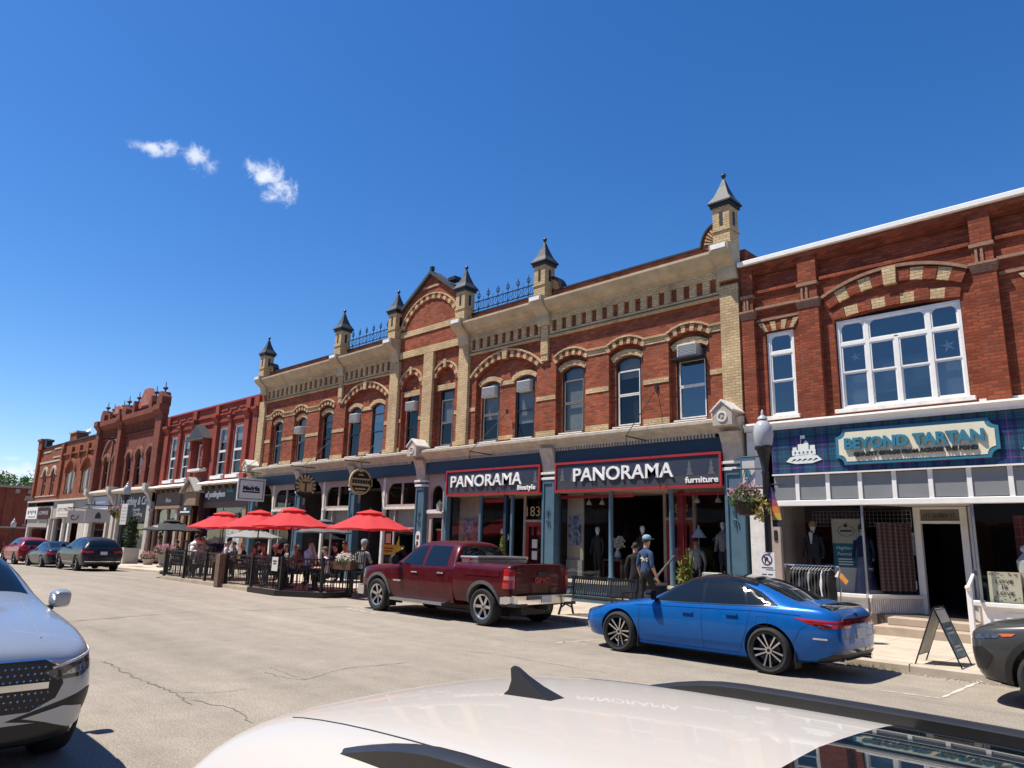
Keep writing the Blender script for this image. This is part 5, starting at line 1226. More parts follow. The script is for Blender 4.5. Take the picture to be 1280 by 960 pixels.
# ---- red painted block with paired white windows
RB = empty('red_painted_block', (-42, FY, SW), 0, 'bright red painted brick block with four tall white windows and a small gabled oriel', 'building')
x0, x1 = -48.55, -35.78
base = B().box(x0, x1, FY, FY+.3, 4.3, 8.98); hol = B()
RW = [(-46.95, .56), (-44.95, .58), (-39.98, .56), (-38.05, .58)]
for c, a in RW: hol.box(c-a, c+a, FY-.2, FY+.6, 4.98, 7.68)
hol.box(-42.75, -42.0, FY-.2, FY+.6, 5.45, 6.9)
wall_with_holes('wall', base, hol, 'red3', RB); body(RB, x0, x1, 9.0, 'red3')
mk('coping', B().box(x0, x1, FY-.12, FY+.35, 8.98, 9.08), mat('red_coping', (.30, .02, .03), .6), RB)
for xa, xb in ((-48.5, -47.75), (-46.15, -45.75), (-44.15, -43.65), (-41.05, -40.62), (-39.15, -38.85), (-37.25, -36.75), (-36.3, -35.8)):
    tall = xb-xa > .42
    p = mk('pilaster', B().box(xa, xb, FY-.14, FY, 4.7, 8.97 if tall else 8.2), 'red3', RB)
    mk('corbel', B().prism([(FY, 8.05), (FY-.14, 8.05), (FY-.30, 8.3), (FY-.30, 8.42), (FY, 8.42)], xa-.03, xb+.03, 'x') if tall else B().prism([(FY, 7.95), (FY-.14, 7.95), (FY-.26, 8.15), (FY-.26, 8.25), (FY, 8.35)], xa-.03, xb+.03, 'x'), 'red3', p)
for z0, z1, o in ((8.0, 8.07, .08), (8.42, 8.49, .08)):
    for xa, xb in ((-47.74, -46.16), (-45.74, -44.16), (-43.64, -41.06), (-40.61, -39.16), (-38.84, -37.26)): mk('string_course', B().box(xa, xb, FY-o, FY, z0, z1), 'red3', RB)
for xa, xb in ((-47.74, -44.16), (-40.61, -37.26)):
    for k in range(3):
        w_ = (xb-xa)/3; mk('sunk_panel', B().box(xa+k*w_+.15, xa+(k+1)*w_-.15, FY-.05, FY, 8.62, 8.72), 'red3', RB)
for c, a in RW:
    b = B(); t = .10; y = FY+.06; w = mk('window', b.box(c-a, c-a+t, y, y+.1, 4.98, 7.68).box(c+a-t, c+a, y, y+.1, 4.98, 7.68).box(c-a+t, c+a-t, y, y+.1, 7.58, 7.68).box(c-a+t, c+a-t, y, y+.1, 6.28, 6.40).box(c-a+t, c+a-t, y, y+.1, 4.98, 5.06), 'white', RB)
    for z_0, z_1 in ((5.06, 6.28), (6.40, 7.58)): mk('pane', B().add([(c-a+t, y+.05, z_0), (c+a-t, y+.05, z_0), (c+a-t, y+.05, z_1), (c-a+t, y+.05, z_1)], [(0, 1, 2, 3)]), 'glassup', w)
    mk('meeting_rail', B().box(c-a+t, c+a-t, y+.02, y+.07, 5.72, 5.76), 'white', w)
    mk('blind', B().box(c-a+t, c+a-t, y+.09, y+.095, 6.85, 7.58), mat('white_blind', (.60, .58, .53), .9), w); mk('room', B().box(c-a, c+a, y+.4, y+.41, 4.98, 7.68), 'darkwin', w)
    mk('sill', B().box(c-a-.12, c+a+.12, FY-.22, FY+.05, 4.78, 4.96), 'white_sill', RB)
# oriel with its own little roof
b = B().prism([(FY, 7.15), (FY-.55, 7.15), (FY-.55, 7.22), (FY-.05, 8.02), (FY, 8.02)], -43.5, -41.5, 'x'); mk('oriel_roof', B().prism([(-43.65, 7.16), (-41.35, 7.16), (-42.5, 8.0)], FY-.55, FY), 'slate', RB)
mk('oriel_roof_edge', B().prism([(-43.7, 7.08), (-41.3, 7.08), (-41.3, 7.16), (-43.7, 7.16)], FY-.6, FY), 'brown', RB)
for xa in (-43.45, -41.75): mk('oriel_pier', B().box(xa, xa+.25, FY-.4, FY, 5.5, 7.07), 'red3', RB)
mk('oriel_sill', B().box(-43.4, -41.7, FY-.42, FY+.02, 5.30, 5.44), 'white_sill', RB)
w = mk('window', B().box(-42.95, -42.87, FY-.05, FY+.05, 5.45, 6.9).box(-42.08, -42.0, FY-.05, FY+.05, 5.45, 6.9).box(-42.87, -42.08, FY-.05, FY+.05, 6.8, 6.9).box(-42.87, -42.08, FY-.05, FY+.05, 6.1, 6.16), 'white', RB); mk('pane', B().box(-42.87, -42.08, FY+.02, FY+.03, 5.45, 6.8), 'glassup', w)
# brown shopfront
for xa, xb in ((-48.5, -43.2), (-41.4, -35.8)):
    mk('shop_cornice', B().prism([(FY, 4.72), (FY-.55, 4.56), (FY-.58, 4.50), (FY-.5, 4.46), (FY, 4.44)], xa, xb, 'x'), 'white_sill', RB)
    mk('fascia_board', B().box(xa+.1, xb-.1, FY-.12, FY+.05, 3.2, 4.43), 'brown', RB)
    for k in range(7):
        x = xa+.3+k*(xb-xa-.6)/6; mk('bracket', B().prism([(FY-.12, 4.1), (FY-.12, 4.43), (FY-.42, 4.43)], x-.05, x+.05, 'x'), 'brown', RB)
g_ = mk('entry_gable', B().prism([(-43.25, 4.1), (-41.35, 4.1), (-42.3, 4.85)], FY-.62, FY), 'brownlight', RB)
for s in (-1, 1): mk('gable_roof', B().prism([(-42.3, 4.85), (-42.3, 4.94), (-42.3+s*1.1, 4.12), (-42.3+s*1.1, 4.03)], FY-.72, FY), 'greyboard', g_)
for q in ([(-42.33, 4.15), (-42.27, 4.15), (-42.27, 4.8), (-42.33, 4.8)], [(-42.9, 4.12), (-42.8, 4.12), (-42.3, 4.55), (-42.3, 4.65)], [(-41.7, 4.12), (-41.8, 4.12), (-42.3, 4.55), (-42.3, 4.65)]): mk('gable_timber', B().prism(q, FY-.64, FY-.621), 'brown', g_)
mk('gable_board', B().box(-43.1, -41.5, FY-.5, FY, 3.35, 4.09), 'brownlight', RB); mk('entry_side', B().box(-41.5, -41.35, FY-.3, FY+1.2, SW, 4.4), 'maroon', RB)
s1 = empty('shop_sign', (-46.3, FY-.2, 3.4), 0, 'brown arched sign panel over the left brown shop window', 'sign'); mk('board', B().prism(arch_poly(-48.2, -44.5, 3.42, 4.1, .14), FY-.16, FY-.121), 'brown', s1); mk('trim', B().box(-48.3, -44.4, FY-.2, FY-.121, 3.22, 3.41), 'brownlight', s1); text('lettering', 'Blue', -46.7, 3.62, FY-.17, .34, 'letter', s1, .01, width=.8, bold=.004)
s2 = empty('shop_sign', (-39.1, FY-.2, 3.3), 0, 'dark shop sign with white script and small green word above the brown shop', 'sign'); mk('board', B().box(-41.2, -36.9, FY-.17, FY-.121, 3.55, 4.35), 'black', s2); text('lettering', 'of potlingham', -41.0, 3.78, FY-.19, .46, 'letter', s2, .02, width=2.5, bold=.012, shear=.15); text('lettering', 'studio', -38.3, 4.0, FY-.19, .26, mat('sign_green', (.05, .30, .24), .6), s2, .02, width=.8, bold=.006)
for xa, xb, m_ in ((-48.5, -48.1, 'brown'), (-45.2, -44.9, 'tan'), (-44.3, -43.9, 'brownlight'), (-41.6, -41.3, 'maroon'), (-36.5, -36.1, 'brownlight'), (-46.6, -46.45, 'tan'), (-43.2, -43.0, 'brownlight')): mk('shopfront_post', B().box(xa, xb, FY-.1, FY+.05, SW, 3.2), m_, RB)
mk('carved_post', B().lathe([(.22, 0), (.22, .35), (.12, .42), (.1, 1.6), (.14, 1.75), (.1, 1.9), (.09, 2.9), (.2, 3.1)], -48.75, FY-.25, 10, SW), mat('pinkish_stone', (.46, .33, .27), .8, var=.15), RB, smooth=True)
for xa, xb in ((-48.05, -46.6), (-46.45, -45.2), (-41.3, -39.0), (-38.9, -36.5)):
    w = mk('shop_window', B().box(xa, xb, FY+.0, FY+.008, .75, 3.2), 'glass', RB); mk('stall_riser', B().box(xa, xb, FY-.04, FY+.05, SW, .74), 'brown', RB)
mk('recess', B().box(-44.9, -41.6, FY+1.3, FY+1.4, SW, 3.4), 'brown', RB); mk('door', B().box(-43.9, -43.25, FY+1.2, FY+1.29, SW, 2.4), 'brownlight', RB)
mk('purple_poster', B().box(-40.9, -39.9, FY-.02, FY-.01, 2.0, 2.75), mat('purple', (.06, .035, .30), .6, var=.15), RB); mk('purple_poster', B().box(-38.2, -37.0, FY-.02, FY-.01, 2.3, 2.7), mat('purple', (.06, .035, .30)), RB); mk('window_notice', B().box(-38.3, -36.7, FY-.02, FY-.01, .95, 2.25), mat('notice_grid', (.45, .47, .46), .6, var=.7, scale=7), RB)
blk = empty('hanging_sign', (-42.6, FY-1.2, 2.6), 0, 'small black shop sign hanging under the brown entry gable', 'sign'); mk('board', B().box(-43.1, -41.4, FY-.72, FY-.68, 2.75, 3.3), 'black', blk); mk('lettering', B().box(-42.9, -41.6, FY-.73, FY-.721, 2.92, 3.0), 'letter', blk); mk('emblem', B().box(-42.4, -42.1, FY-.73, FY-.721, 3.05, 3.2), 'letter', blk)

# ---- maroon gothic block with pinnacles
GB = empty('gothic_brick_block', (-55, FY, SW), 0, 'dark maroon gothic brick block with stepped pinnacles and round arched windows', 'building')
x0, x1 = -61.7, -48.6
base = B().box(x0, x1, FY, FY+.3, 4.3, 9.0); hol = B()
GW = [(-59.65, .52, 7.0), (-57.65, .50, 7.0), (-54.85, .52, 7.0), (-52.95, .60, 7.05), (-50.85, .64, 7.05)]
for c, a, zs in GW: hol.prism(arch_poly(c-a, c+a, 4.82, zs-.2, a*.85), FY-.2, FY+.6)
wall_with_holes('wall', base, hol, 'red4', GB); body(GB, x0, x1, 9.0, 'red4')
for xa, xb in ((-61.7, -61.0), (-56.75, -56.1), (-49.6, -48.6)):
    p = mk('pilaster', B().box(xa, xb, FY-.4, FY, 4.7, 9.9), 'red4', GB); mk('capital', B().prism([(FY, 9.3), (FY-.4, 9.3), (FY-.65, 9.6), (FY-.65, 9.95), (FY, 9.95)], xa-.08, xb+.08, 'x'), 'red4', p)
for xa, xb, n in ((-60.98, -56.78, 12), (-56.08, -49.62, 20)):
    mk('corbel_table', B().prism([(FY, 9.2), (FY-.12, 9.2), (FY-.5, 9.55), (FY-.5, 9.9), (FY, 9.95)], xa, xb, 'x'), 'red4', GB)
    mk('string_course', B().box(xa, xb, FY-.12, FY, 8.45, 8.55), 'red4', GB)
    p_ = (xb-xa)/n
    for k in range(n): mk('corbel', B().prism([(FY, 8.6), (FY-.08, 8.6), (FY-.12, 8.8), (FY-.22, 9.19), (FY, 9.19)], xa+p_*(k+.28), xa+p_*(k+.72), 'x'), 'red4', GB)
    mk('parapet', B().box(xa, xb, FY-.05, FY+.25, 9.9, 10.25), 'red4', GB)
for c, a, zs in GW:
    b = B(); ring(b, c, zs-.2, a+.02, a*.87, .2, FY-.1, FY+.02, 14); mk('arch_mould', b, mat('maroon_mould', (.24, .10, .07), .85, var=.2), GB)
    arched_window(GB, c-a, c+a, 4.84, zs-.22, a*.84, FY+.12, mat('maroon_frame', (.14, .05, .04), .6), .09, (.5,), .42, mat('lilac_blind', (.50, .49, .58), .9))
b = B(); ring(b, -58.65, 7.0, 1.75, 1.45, .2, FY-.12, FY+.02, 20); mk('arch_mould', b, mat('maroon_mould', (.24, .10, .07)), GB); mk('arch_mullion', B().box(-58.75, -58.55, FY-.1, FY, 4.8, 8.3), mat('maroon_mould', (.24, .10, .07)), GB)
for xa, xb in ((-55.7, -54.0), (-54.0, -52.0), (-52.0, -49.8)): pass
for c, w_, zt in ((-60.6, .42, 10.75), (-59.05, .22, 10.45), (-56.99, .22, 10.5), (-55.95, .45, 10.7), (-54.0, .22, 10.75), (-50.78, .25, 10.75), (-49.25, .45, 10.85)):
    p = mk('pinnacle', B().box(c-w_, c+w_, FY-.45, FY+.15, 9.9, zt-.35).prism([(c-w_, zt-.35), (c+w_, zt-.35), (c+w_*.55, zt-.1), (c+w_*.4, zt), (c-w_*.4, zt), (c-w_*.55, zt-.1)], FY-.45, FY+.15), 'red4', GB)
    mk('finial', B().lathe([(.05, 0), (.05, .15), (.16, .22), (.17, .30), (.06, .38), (.03, .45), (.02, .7)], c, FY-.15, 8, zt), 'slate', p, smooth=True)
for ga, gb_, zt in ((-54.1, -51.0, 11.5), (-59.9, -56.8, 10.9)):
    gg = mk('gablet', B().prism([(ga, 10.2), (gb_, 10.2), (gb_-.35, 10.6), ((ga+gb_)/2+.45, zt), ((ga+gb_)/2-.45, zt), (ga+.35, 10.6)], FY-.2, FY+.1), mat('rosy_brick', (.36, .11, .08), .85, var=.3, scale=7), GB)
    mk('gablet_panel', B().prism([((ga+gb_)/2-.7, 10.3), ((ga+gb_)/2+.7, 10.3), ((ga+gb_)/2, zt-.25)], FY-.26, FY-.201), mat('terracotta', (.40, .16, .11), .85, var=.4, scale=12), gg)
# pale stone shopfront
mk('shop_cornice', B().prism([(FY, 4.75), (FY-.5, 4.6), (FY-.55, 4.5), (FY-.4, 4.38), (FY, 4.3)], x0, x1, 'x'), 'paleshop', GB)
for c in (-61.3, -56.3, -49.3): mk('scroll_bracket', B().prism([(FY, 3.7), (FY-.25, 3.7), (FY-.4, 4.1), (FY-.7, 4.4), (FY-.7, 4.85), (FY, 4.85)], c-.25, c+.25, 'x'), 'paleshop', GB)
for c, w_ in ((-61.3, .3), (-57.3, .18), (-56.1, .3), (-55.2, .15), (-49.4, .35)): mk('shop_pilaster', B().box(c-w_, c+w_, FY-.2, FY+.05, SW, 4.3), 'paleshop', GB, bevel=.02)
s1 = empty('shop_sign', (-59.2, FY-.2, 3), 0, 'pale blue and white shop sign on the gothic block', 'sign'); mk('board', B().box(-60.95, -57.55, FY-.15, FY+.0, 3.1, 4.25), 'lightblue', s1); mk('lower_band', B().box(-60.9, -57.6, FY-.17, FY-.151, 3.15, 3.55), 'letter', s1); mk('lettering', B().box(-60.1, -58.0, FY-.17, FY-.151, 3.75, 3.9), 'letter', s1); mk('emblem', B().prism([(-60.7, 3.6), (-60.3, 3.6), (-60.5, 4.05)], FY-.17, FY-.151), 'navy', s1)
s2 = empty('shop_sign', (-52.4, FY-.2, 2.4), 0, 'black shop sign with white script Clothing and Co on the gothic block', 'sign'); mk('board', B().box(-55.0, -49.8, FY-.12, FY+.0, 2.45, 4.28), 'black', s2); text('lettering', "'s Clothing & Co", -54.9, 3.55, FY-.14, .75, 'letter', s2, .02, width=4.9, bold=.01, shear=.25)
for k, t_ in enumerate(('Family', 'Clothing', 'Co.')): text('lettering', t_, -52.3+.2*k, 3.12-k*.3, FY-.14, .34, mat('dim_letter', (.40, .40, .40), .6), s2, .01, width=(1.3, 1.6, .6)[k])
for xa, xb in ((-60.9, -59.5), (-59.4, -57.6), (-54.9, -52.6), (-51.6, -49.9)):
    mk('shop_window', B().box(xa, xb, FY+.02, FY+.028, .7, 2.44 if xa > -56 else 3.1), 'glass', GB); mk('stall_riser', B().box(xa, xb, FY-.05, FY+.06, SW, .69), 'paleshop', GB)
mk('entry_arch', B().prism(arch_poly(-52.5, -51.7, SW, 2.0, .35), FY+.9, FY+1.0), 'dark', GB)
hg = empty('hanging_sign', (-55.4, FY-1.2, 2.3), 0, 'square grey hanging sign with dark emblem in front of the pale shopfront', 'sign'); mk('board', B().box(-55.43, -55.37, FY-2.1, FY-.5, 2.35, 3.25), mat('sign_greywhite', (.52, .50, .47), .7, var=.05), hg); mk('bar', B().tube((-55.4, FY, 3.5), (-55.4, FY-2.15, 3.5), .03), 'blackmetal', hg); mk('emblem', B().prism([(FY-1.5, 2.6), (FY-1.1, 2.6), (FY-1.15, 2.9), (FY-1.3, 3.05), (FY-1.45, 2.9)], -55.37, -55.36, 'x'), 'signdark', hg); mk('hanger', B().tube((-55.4, FY-1.9, 3.25), (-55.4, FY-1.9, 3.5), .02).tube((-55.4, FY-.7, 3.25), (-55.4, FY-.7, 3.5), .02), 'blackmetal', hg)
hg = empty('hanging_sign', (-61.0, FY-.9, 2.3), 0, 'square grey hanging sign with curly drawing beside the cream shop sign', 'sign'); mk('board', B().box(-61.03, -60.97, FY-1.7, FY-.2, 2.3, 3.2), mat('sign_greywhite', (.52, .50, .47)), hg); mk('bar', B().tube((-61, FY, 3.4), (-61, FY-1.75, 3.4), .03), 'blackmetal', hg); mk('emblem', B().path([(-60.96, FY-1.3+.25*math.cos(t)*t/5, 2.75+.25*math.sin(t)*t/5) for t in [i*.6 for i in range(12)]], .03, 5), 'signdark', hg); mk('hanger', B().tube((-61, FY-1.5, 3.2), (-61, FY-1.5, 3.4), .02).tube((-61, FY-.4, 3.2), (-61, FY-.4, 3.4), .02), 'blackmetal', hg)

# ---- far double block with chimney
FB = empty('far_corner_block', (-70, FY, SW), 0, 'red brick corner block with pale brick bands, twin arched windows and a chimney', 'building')
x0, x1 = -79.3, -61.75
base = B().box(x0, x1, FY, FY+.3, 4.2, 9.1); hol = B()
FW = [(-68.5, 1.25, 's'), (-64.1, 1.35, 's'), (-76.3, .55, 'n'), (-73.6, .55, 'n')]
for c, a, k in FW: hol.prism(arch_poly(c-a, c+a, 4.7, 6.45, .95 if k == 's' else .5), FY-.2, FY+.12 if k == 's' else FY+.6)
wall_with_holes('wall', base, hol, 'red5', FB); body(FB, x0, x1, 9.1, 'red5')
for c, a, k in FW:
    if k == 's':
        b = B(); ring(b, c, 6.45, a+.05, 1.0, .22, FY-.14, FY+.02, 16); mk('arch_mould', b, 'red5', FB)
        mk('mullion', B().box(c-.12, c+.12, FY+.02, FY+.11, 4.7, 6.5), mat('pale_wood', (.42, .30, .24), .8), FB)
        for s in (-1, 1): 
            w = mk('window', B().box(c+s*.62-.42, c+s*.62-.36, FY+.04, FY+.11, 4.75, 6.45).box(c+s*.62+.36, c+s*.62+.42, FY+.04, FY+.11, 4.75, 6.45), mat('pale_wood', (.42, .30, .24)), FB); mk('pane', B().box(c+s*.62-.36, c+s*.62+.36, FY+.08, FY+.11, 4.75, 6.45), mat('far_glass', (.03, .035, .04), .15), w)
    else:
        b = B(); ring(b, c, 6.55, a+.1, .55, .22, FY-.1, FY+.02, 14); mk('pale_arch', b, 'stone', FB); mk('pale_impost', B().box(c-a-.75, c-a-.1, FY-.06, FY, 6.45, 6.58).box(c+a+.1, c+a+.5, FY-.06, FY, 6.45, 6.58), 'stone', FB)
        arched_window(FB, c-a, c+a, 4.72, 6.43, .49, FY+.12, mat('pale_wood', (.42, .30, .24)), .09, (.5,), .0)
for z0, z1, xa, xb in ((7.65, 7.8, -78.6, -71.6), (8.0, 8.12, -74.5, -71.6), (8.6, 8.72, -77.8, -75.3), (8.75, 8.87, -74.3, -71.7), (4.62, 4.7, -79.2, -70.8)): mk('pale_band', B().box(xa, xb, FY-.05, FY, z0, z1), 'stone', FB)
mk('string_course', B().box(-71.2, -61.8, FY-.15, FY, 8.0, 8.15), 'red5', FB)
for x in (-71.0, -68.5, -66.3, -64.1, -62.2): mk('pendant', B().box(x-.12, x+.12, FY-.2, FY, 7.6, 8.6), 'red5', FB)
for xa, xb in ((-71.6, -70.9), (-79.3, -78.7), (-62.4, -61.75)): mk('pilaster', B().box(xa, xb, FY-.2, FY, 4.6, 9.0), 'red5', FB)
mk('coping', B().box(-71.2, x1, FY-.1, FY+.35, 9.1, 9.2), 'black', FB); mk('coping', B().box(x0, -71.2, FY-.1, FY+.35, 9.1, 9.17), 'slate', FB)
mk('corner_turret', B().box(-79.35, -78.1, FY-.25, FY+.6, 9.0, 9.8).box(-79.45, -78.0, FY-.35, FY+.7, 9.8, 10.0), 'red5', FB); mk('corner_scroll', B().prism(arch_poly(-78.0, -77.2, 9.1, 9.6, .4), FY-.1, FY+.3), 'black', FB)
ch = mk('chimney', B().box(-71.9, -69.9, FY+.4, FY+1.3, 8.6, 10.0), 'red5', FB); mk('chimney_cap', B().box(-72.0, -69.8, FY+.3, FY+1.4, 10.0, 10.15), 'stone', ch)
dsh = empty('satellite_dish', (-68.8, FY+1, 9.2), 0, 'small white satellite dish beside the far chimney', 'satellite dish'); mk('dish', B().lathe([(0, 0), (.25, .05), (.45, .15), (.47, .16), (.25, .07), (0, .02)], 0, 0, 14), 'white', dsh, local=True, smooth=True); dsh.children[0].rotation_euler = (R(70), 0, R(20)); dsh.children[0].location = (0, 0, 1.0); dsh.children[0].scale = (.55, .55, .55); mk('pole', B().tube((0, 0, -.2), (0, 0, 1.0), .03), 'steel', dsh, local=True)
# its shopfronts
mk('shop_fascia', B().box(-79.2, -71.2, FY-.25, FY, 2.7, 3.75), 'paleshop', FB); mk('shop_fascia', B().box(-71.2, -61.8, FY-.2, FY, 2.7, 4.1), 'greyboard', FB); mk('shop_cornice', B().box(-79.2, -61.8, FY-.4, FY, 4.12, 4.25), 'paleshop', FB)
sA = empty('shop_sign', (-77.6, FY-.3, 2.7), 0, 'white shop sign with dark dots and lines, leftmost of the far shops', 'sign'); mk('board', B().box(-79.3, -75.6, FY-.32, FY-.26, 2.66, 3.7), 'white', sA)
for k in range(5): mk('mark', B().box(-78.7+k*.6, -78.4+k*.6, FY-.335, FY-.321, 3.1+.12*(k % 2), 3.4), 'signdark', sA)
mk('mark', B().box(-78.5, -76.0, FY-.335, FY-.321, 2.8, 2.92), mat('dim_letter', (.40, .40, .40)), sA)
sB = empty('shop_sign', (-73.4, FY-.3, 2.7), 0, 'dark maroon rounded shop sign with pale lettering', 'sign'); mk('board', B().prism([(-75.3, 2.85), (-75.1, 2.7), (-71.8, 2.7), (-71.55, 2.85), (-71.55, 3.5), (-71.8, 3.65), (-75.1, 3.65), (-75.3, 3.5)], FY-.34, FY-.26), 'maroon', sB); text('lettering', 'LOWER', -74.9, 3.02, FY-.35, .45, mat('dim_letter', (.40, .40, .40)), sB, .01, width=3.0)
sC = empty('shop_sign', (-67.5, FY-.3, 2.8), 0, 'cream shop sign with brown lettering over the grey far shop', 'sign'); mk('board', B().box(-69.6, -65.2, FY-.32, FY-.21, 2.82, 3.85), mat('pale_sign', (.66, .60, .52), .6, var=.04), sC); text('lettering', "LIV'S TREATS", -69.2, 3.28, FY-.33, .36, mat('brown_letter', (.25, .18, .14), .7), sC, .01, width=3.7); mk('lettering', B().box(-69.0, -65.8, FY-.33, FY-.321, 2.98, 3.1), mat('pale_letter', (.5, .44, .36), .7), sC)
for xa, xb, m_ in ((-79.2, -78.8, 'paleshop'), (-72.3, -71.9, 'whitewood'), (-70.9, -70.5, 'greyboard'), (-68.2, -67.9, 'whitewood'), (-66.6, -66.2, 'whitewood'), (-63.8, -62.3, 'paleshop'), (-62.2, -61.8, 'whitewood')): mk('shopfront_post', B().box(xa, xb, FY-.15, FY+.05, SW, 2.7), m_, FB)
mk('awning_board', B().box(-78.7, -72.4, FY-.2, FY-.05, 1.95, 2.65), 'greyboard', FB)
for xa, xb in ((-78.7, -75.9), (-75.7, -72.4), (-70.4, -68.3), (-67.8, -66.7)): mk('shop_window', B().box(xa, xb, FY+.02, FY+.028, .6, 2.0 if xa < -72 else 2.7), 'glass', FB); mk('stall_riser', B().box(xa, xb, FY-.05, FY+.06, SW, .59), 'greyboard', FB)
mk('door', B().box(-66.1, -64.0, FY+.8, FY+.9, SW, 2.6), 'brown', FB)

# ---- block closing the street on the far side of the crossing, facing us
CB = empty('cross_street_block', (-93, 12, SW), 0, 'low dark brick block beyond the crossing at the far left edge', 'building')
XF = -92
b = B().box(XF-9, XF, 4.0, 40, 0, 7.55)
hol = B()
YW = (9.2, 15.7, 20.5, 25, 30)
for y in YW: hol.prism([(y-.6, 3.75), (y+.6, 3.75), (y+.6, 6.2), (y-.6, 6.2)], XF-.4, XF+.4, 'x')
wall_with_holes('wall', b, hol, 'red4', CB)
for y in YW:
    w = mk('window', B().box(XF-.2, XF-.1, y-.6, y-.5, 3.75, 6.2).box(XF-.2, XF-.1, y+.5, y+.6, 3.75, 6.2).box(XF-.2, XF-.1, y-.5, y+.5, 4.95, 5.05).box(XF-.2, XF-.1, y-.5, y+.5, 6.1, 6.2), 'whitewood', CB); mk('pane', B().box(XF-.24, XF-.21, y-.5, y+.5, 3.75, 6.1), mat('far_glass', (.03, .035, .04)), w)
    mk('lintel', B().prism([(y-1.0, 6.25), (y+1.0, 6.25), (y+.9, 6.75), (y-.9, 6.75)], XF, XF+.12, 'x'), mat('grey_stone', (.36, .28, .24), .85, var=.15), CB); mk('sill', B().box(XF, XF+.15, y-.8, y+.8, 3.6, 3.74), mat('grey_stone', (.36, .28, .24)), CB)
mk('cornice', B().box(XF-.2, XF+.35, 3.9, 40, 7.5, 7.75), mat('grey_stone', (.36, .28, .24)), CB)
for k in range(30):
    y = 5+k*1.15
    if k % 6 not in (4, 5): mk('corbel', B().box(XF, XF+.18, y-.2, y+.2, 6.95, 7.4), mat('grey_stone', (.36, .28, .24)), CB)
for y in (4.5, 12.6, 18.2, 22.8): mk('pilaster', B().box(XF, XF+.15, y-.4, y+.4, SW, 7.5), 'red4', CB)
mk('shop_band', B().box(XF, XF+.2, 4, 40, 3.3, 3.5), mat('grey_stone', (.36, .28, .24)), CB); mk('awning', B().prism([(XF+.2, 3.2), (XF+1.5, 1.9), (XF+1.5, 1.75), (XF+.2, 1.75)], 4.5, 13.5, 'y') if False else B().add([(XF+.2, 4.5, 3.25), (XF+.2, 13.2, 3.25), (XF+1.6, 13.2, 1.9), (XF+1.6, 4.5, 1.9), (XF+1.6, 13.2, 1.65), (XF+1.6, 4.5, 1.65)], [(0, 1, 2, 3), (3, 2, 4, 5)]), mat('awning_green', (.02, .035, .02), .8, var=.15), CB); mk('shop_dark', B().box(XF, XF+.05, 4.2, 13.4, SW, 3.2), 'dark', CB)
mk('turret', B().box(XF-3, XF, 4, 6.2, 7.75, 9.4).add([(XF-3.2, 3.8, 9.4), (XF+.2, 3.8, 9.4), (XF+.2, 6.4, 9.4), (XF-3.2, 6.4, 9.4), (XF-1.5, 5.1, 10.4)], [(0, 1, 4), (1, 2, 4), (2, 3, 4), (3, 0, 4)]), 'red4', CB)
CB.location.z -= 1.5
# ------------------------------------------------------------------ vehicles
from mathutils.bvhtree import BVHTree
M['rubber'] = mat('tyre_rubber', (.018, .018, .019), .85, var=.25, scale=10)
M['carglass'] = mat('car_glass', (.005, .009, .012), .02, var=0, spec=.6)
M['trimblack'] = mat('black_trim', (.014, .014, .015), .45, var=.1, scale=20)
M['glossblack'] = mat('gloss_black', (.006, .006, .007), .08, var=0, coat=1.0)
M['chrome'] = mat('chrome', (.72, .72, .73), .08, metal=1.0, var=0)
M['alloy'] = mat('alloy', (.62, .62, .63), .28, metal=.9, var=.05)
M['alloydark'] = mat('alloy_dark', (.03, .03, .033), .35, metal=.6, var=.05)
M['tail'] = mat('tail_lamp', (.42, .012, .012), .12, var=.2, scale=30, coat=1.0)
M['taildark'] = mat('tail_lamp_dark', (.09, .008, .008), .12, var=0, coat=1.0)
M['headlamp'] = mat('head_lamp', (.09, .095, .10), .12, metal=.3, var=.7, scale=22, coat=1.0)
M['amber'] = mat('amber_lamp', (.55, .12, .02), .15, var=0, coat=1.0)
M['plate'] = mat('number_plate', (.62, .64, .66), .5, var=.25, scale=40)
M['greytrim'] = mat('grey_trim', (.10, .098, .095), .55, var=.1)

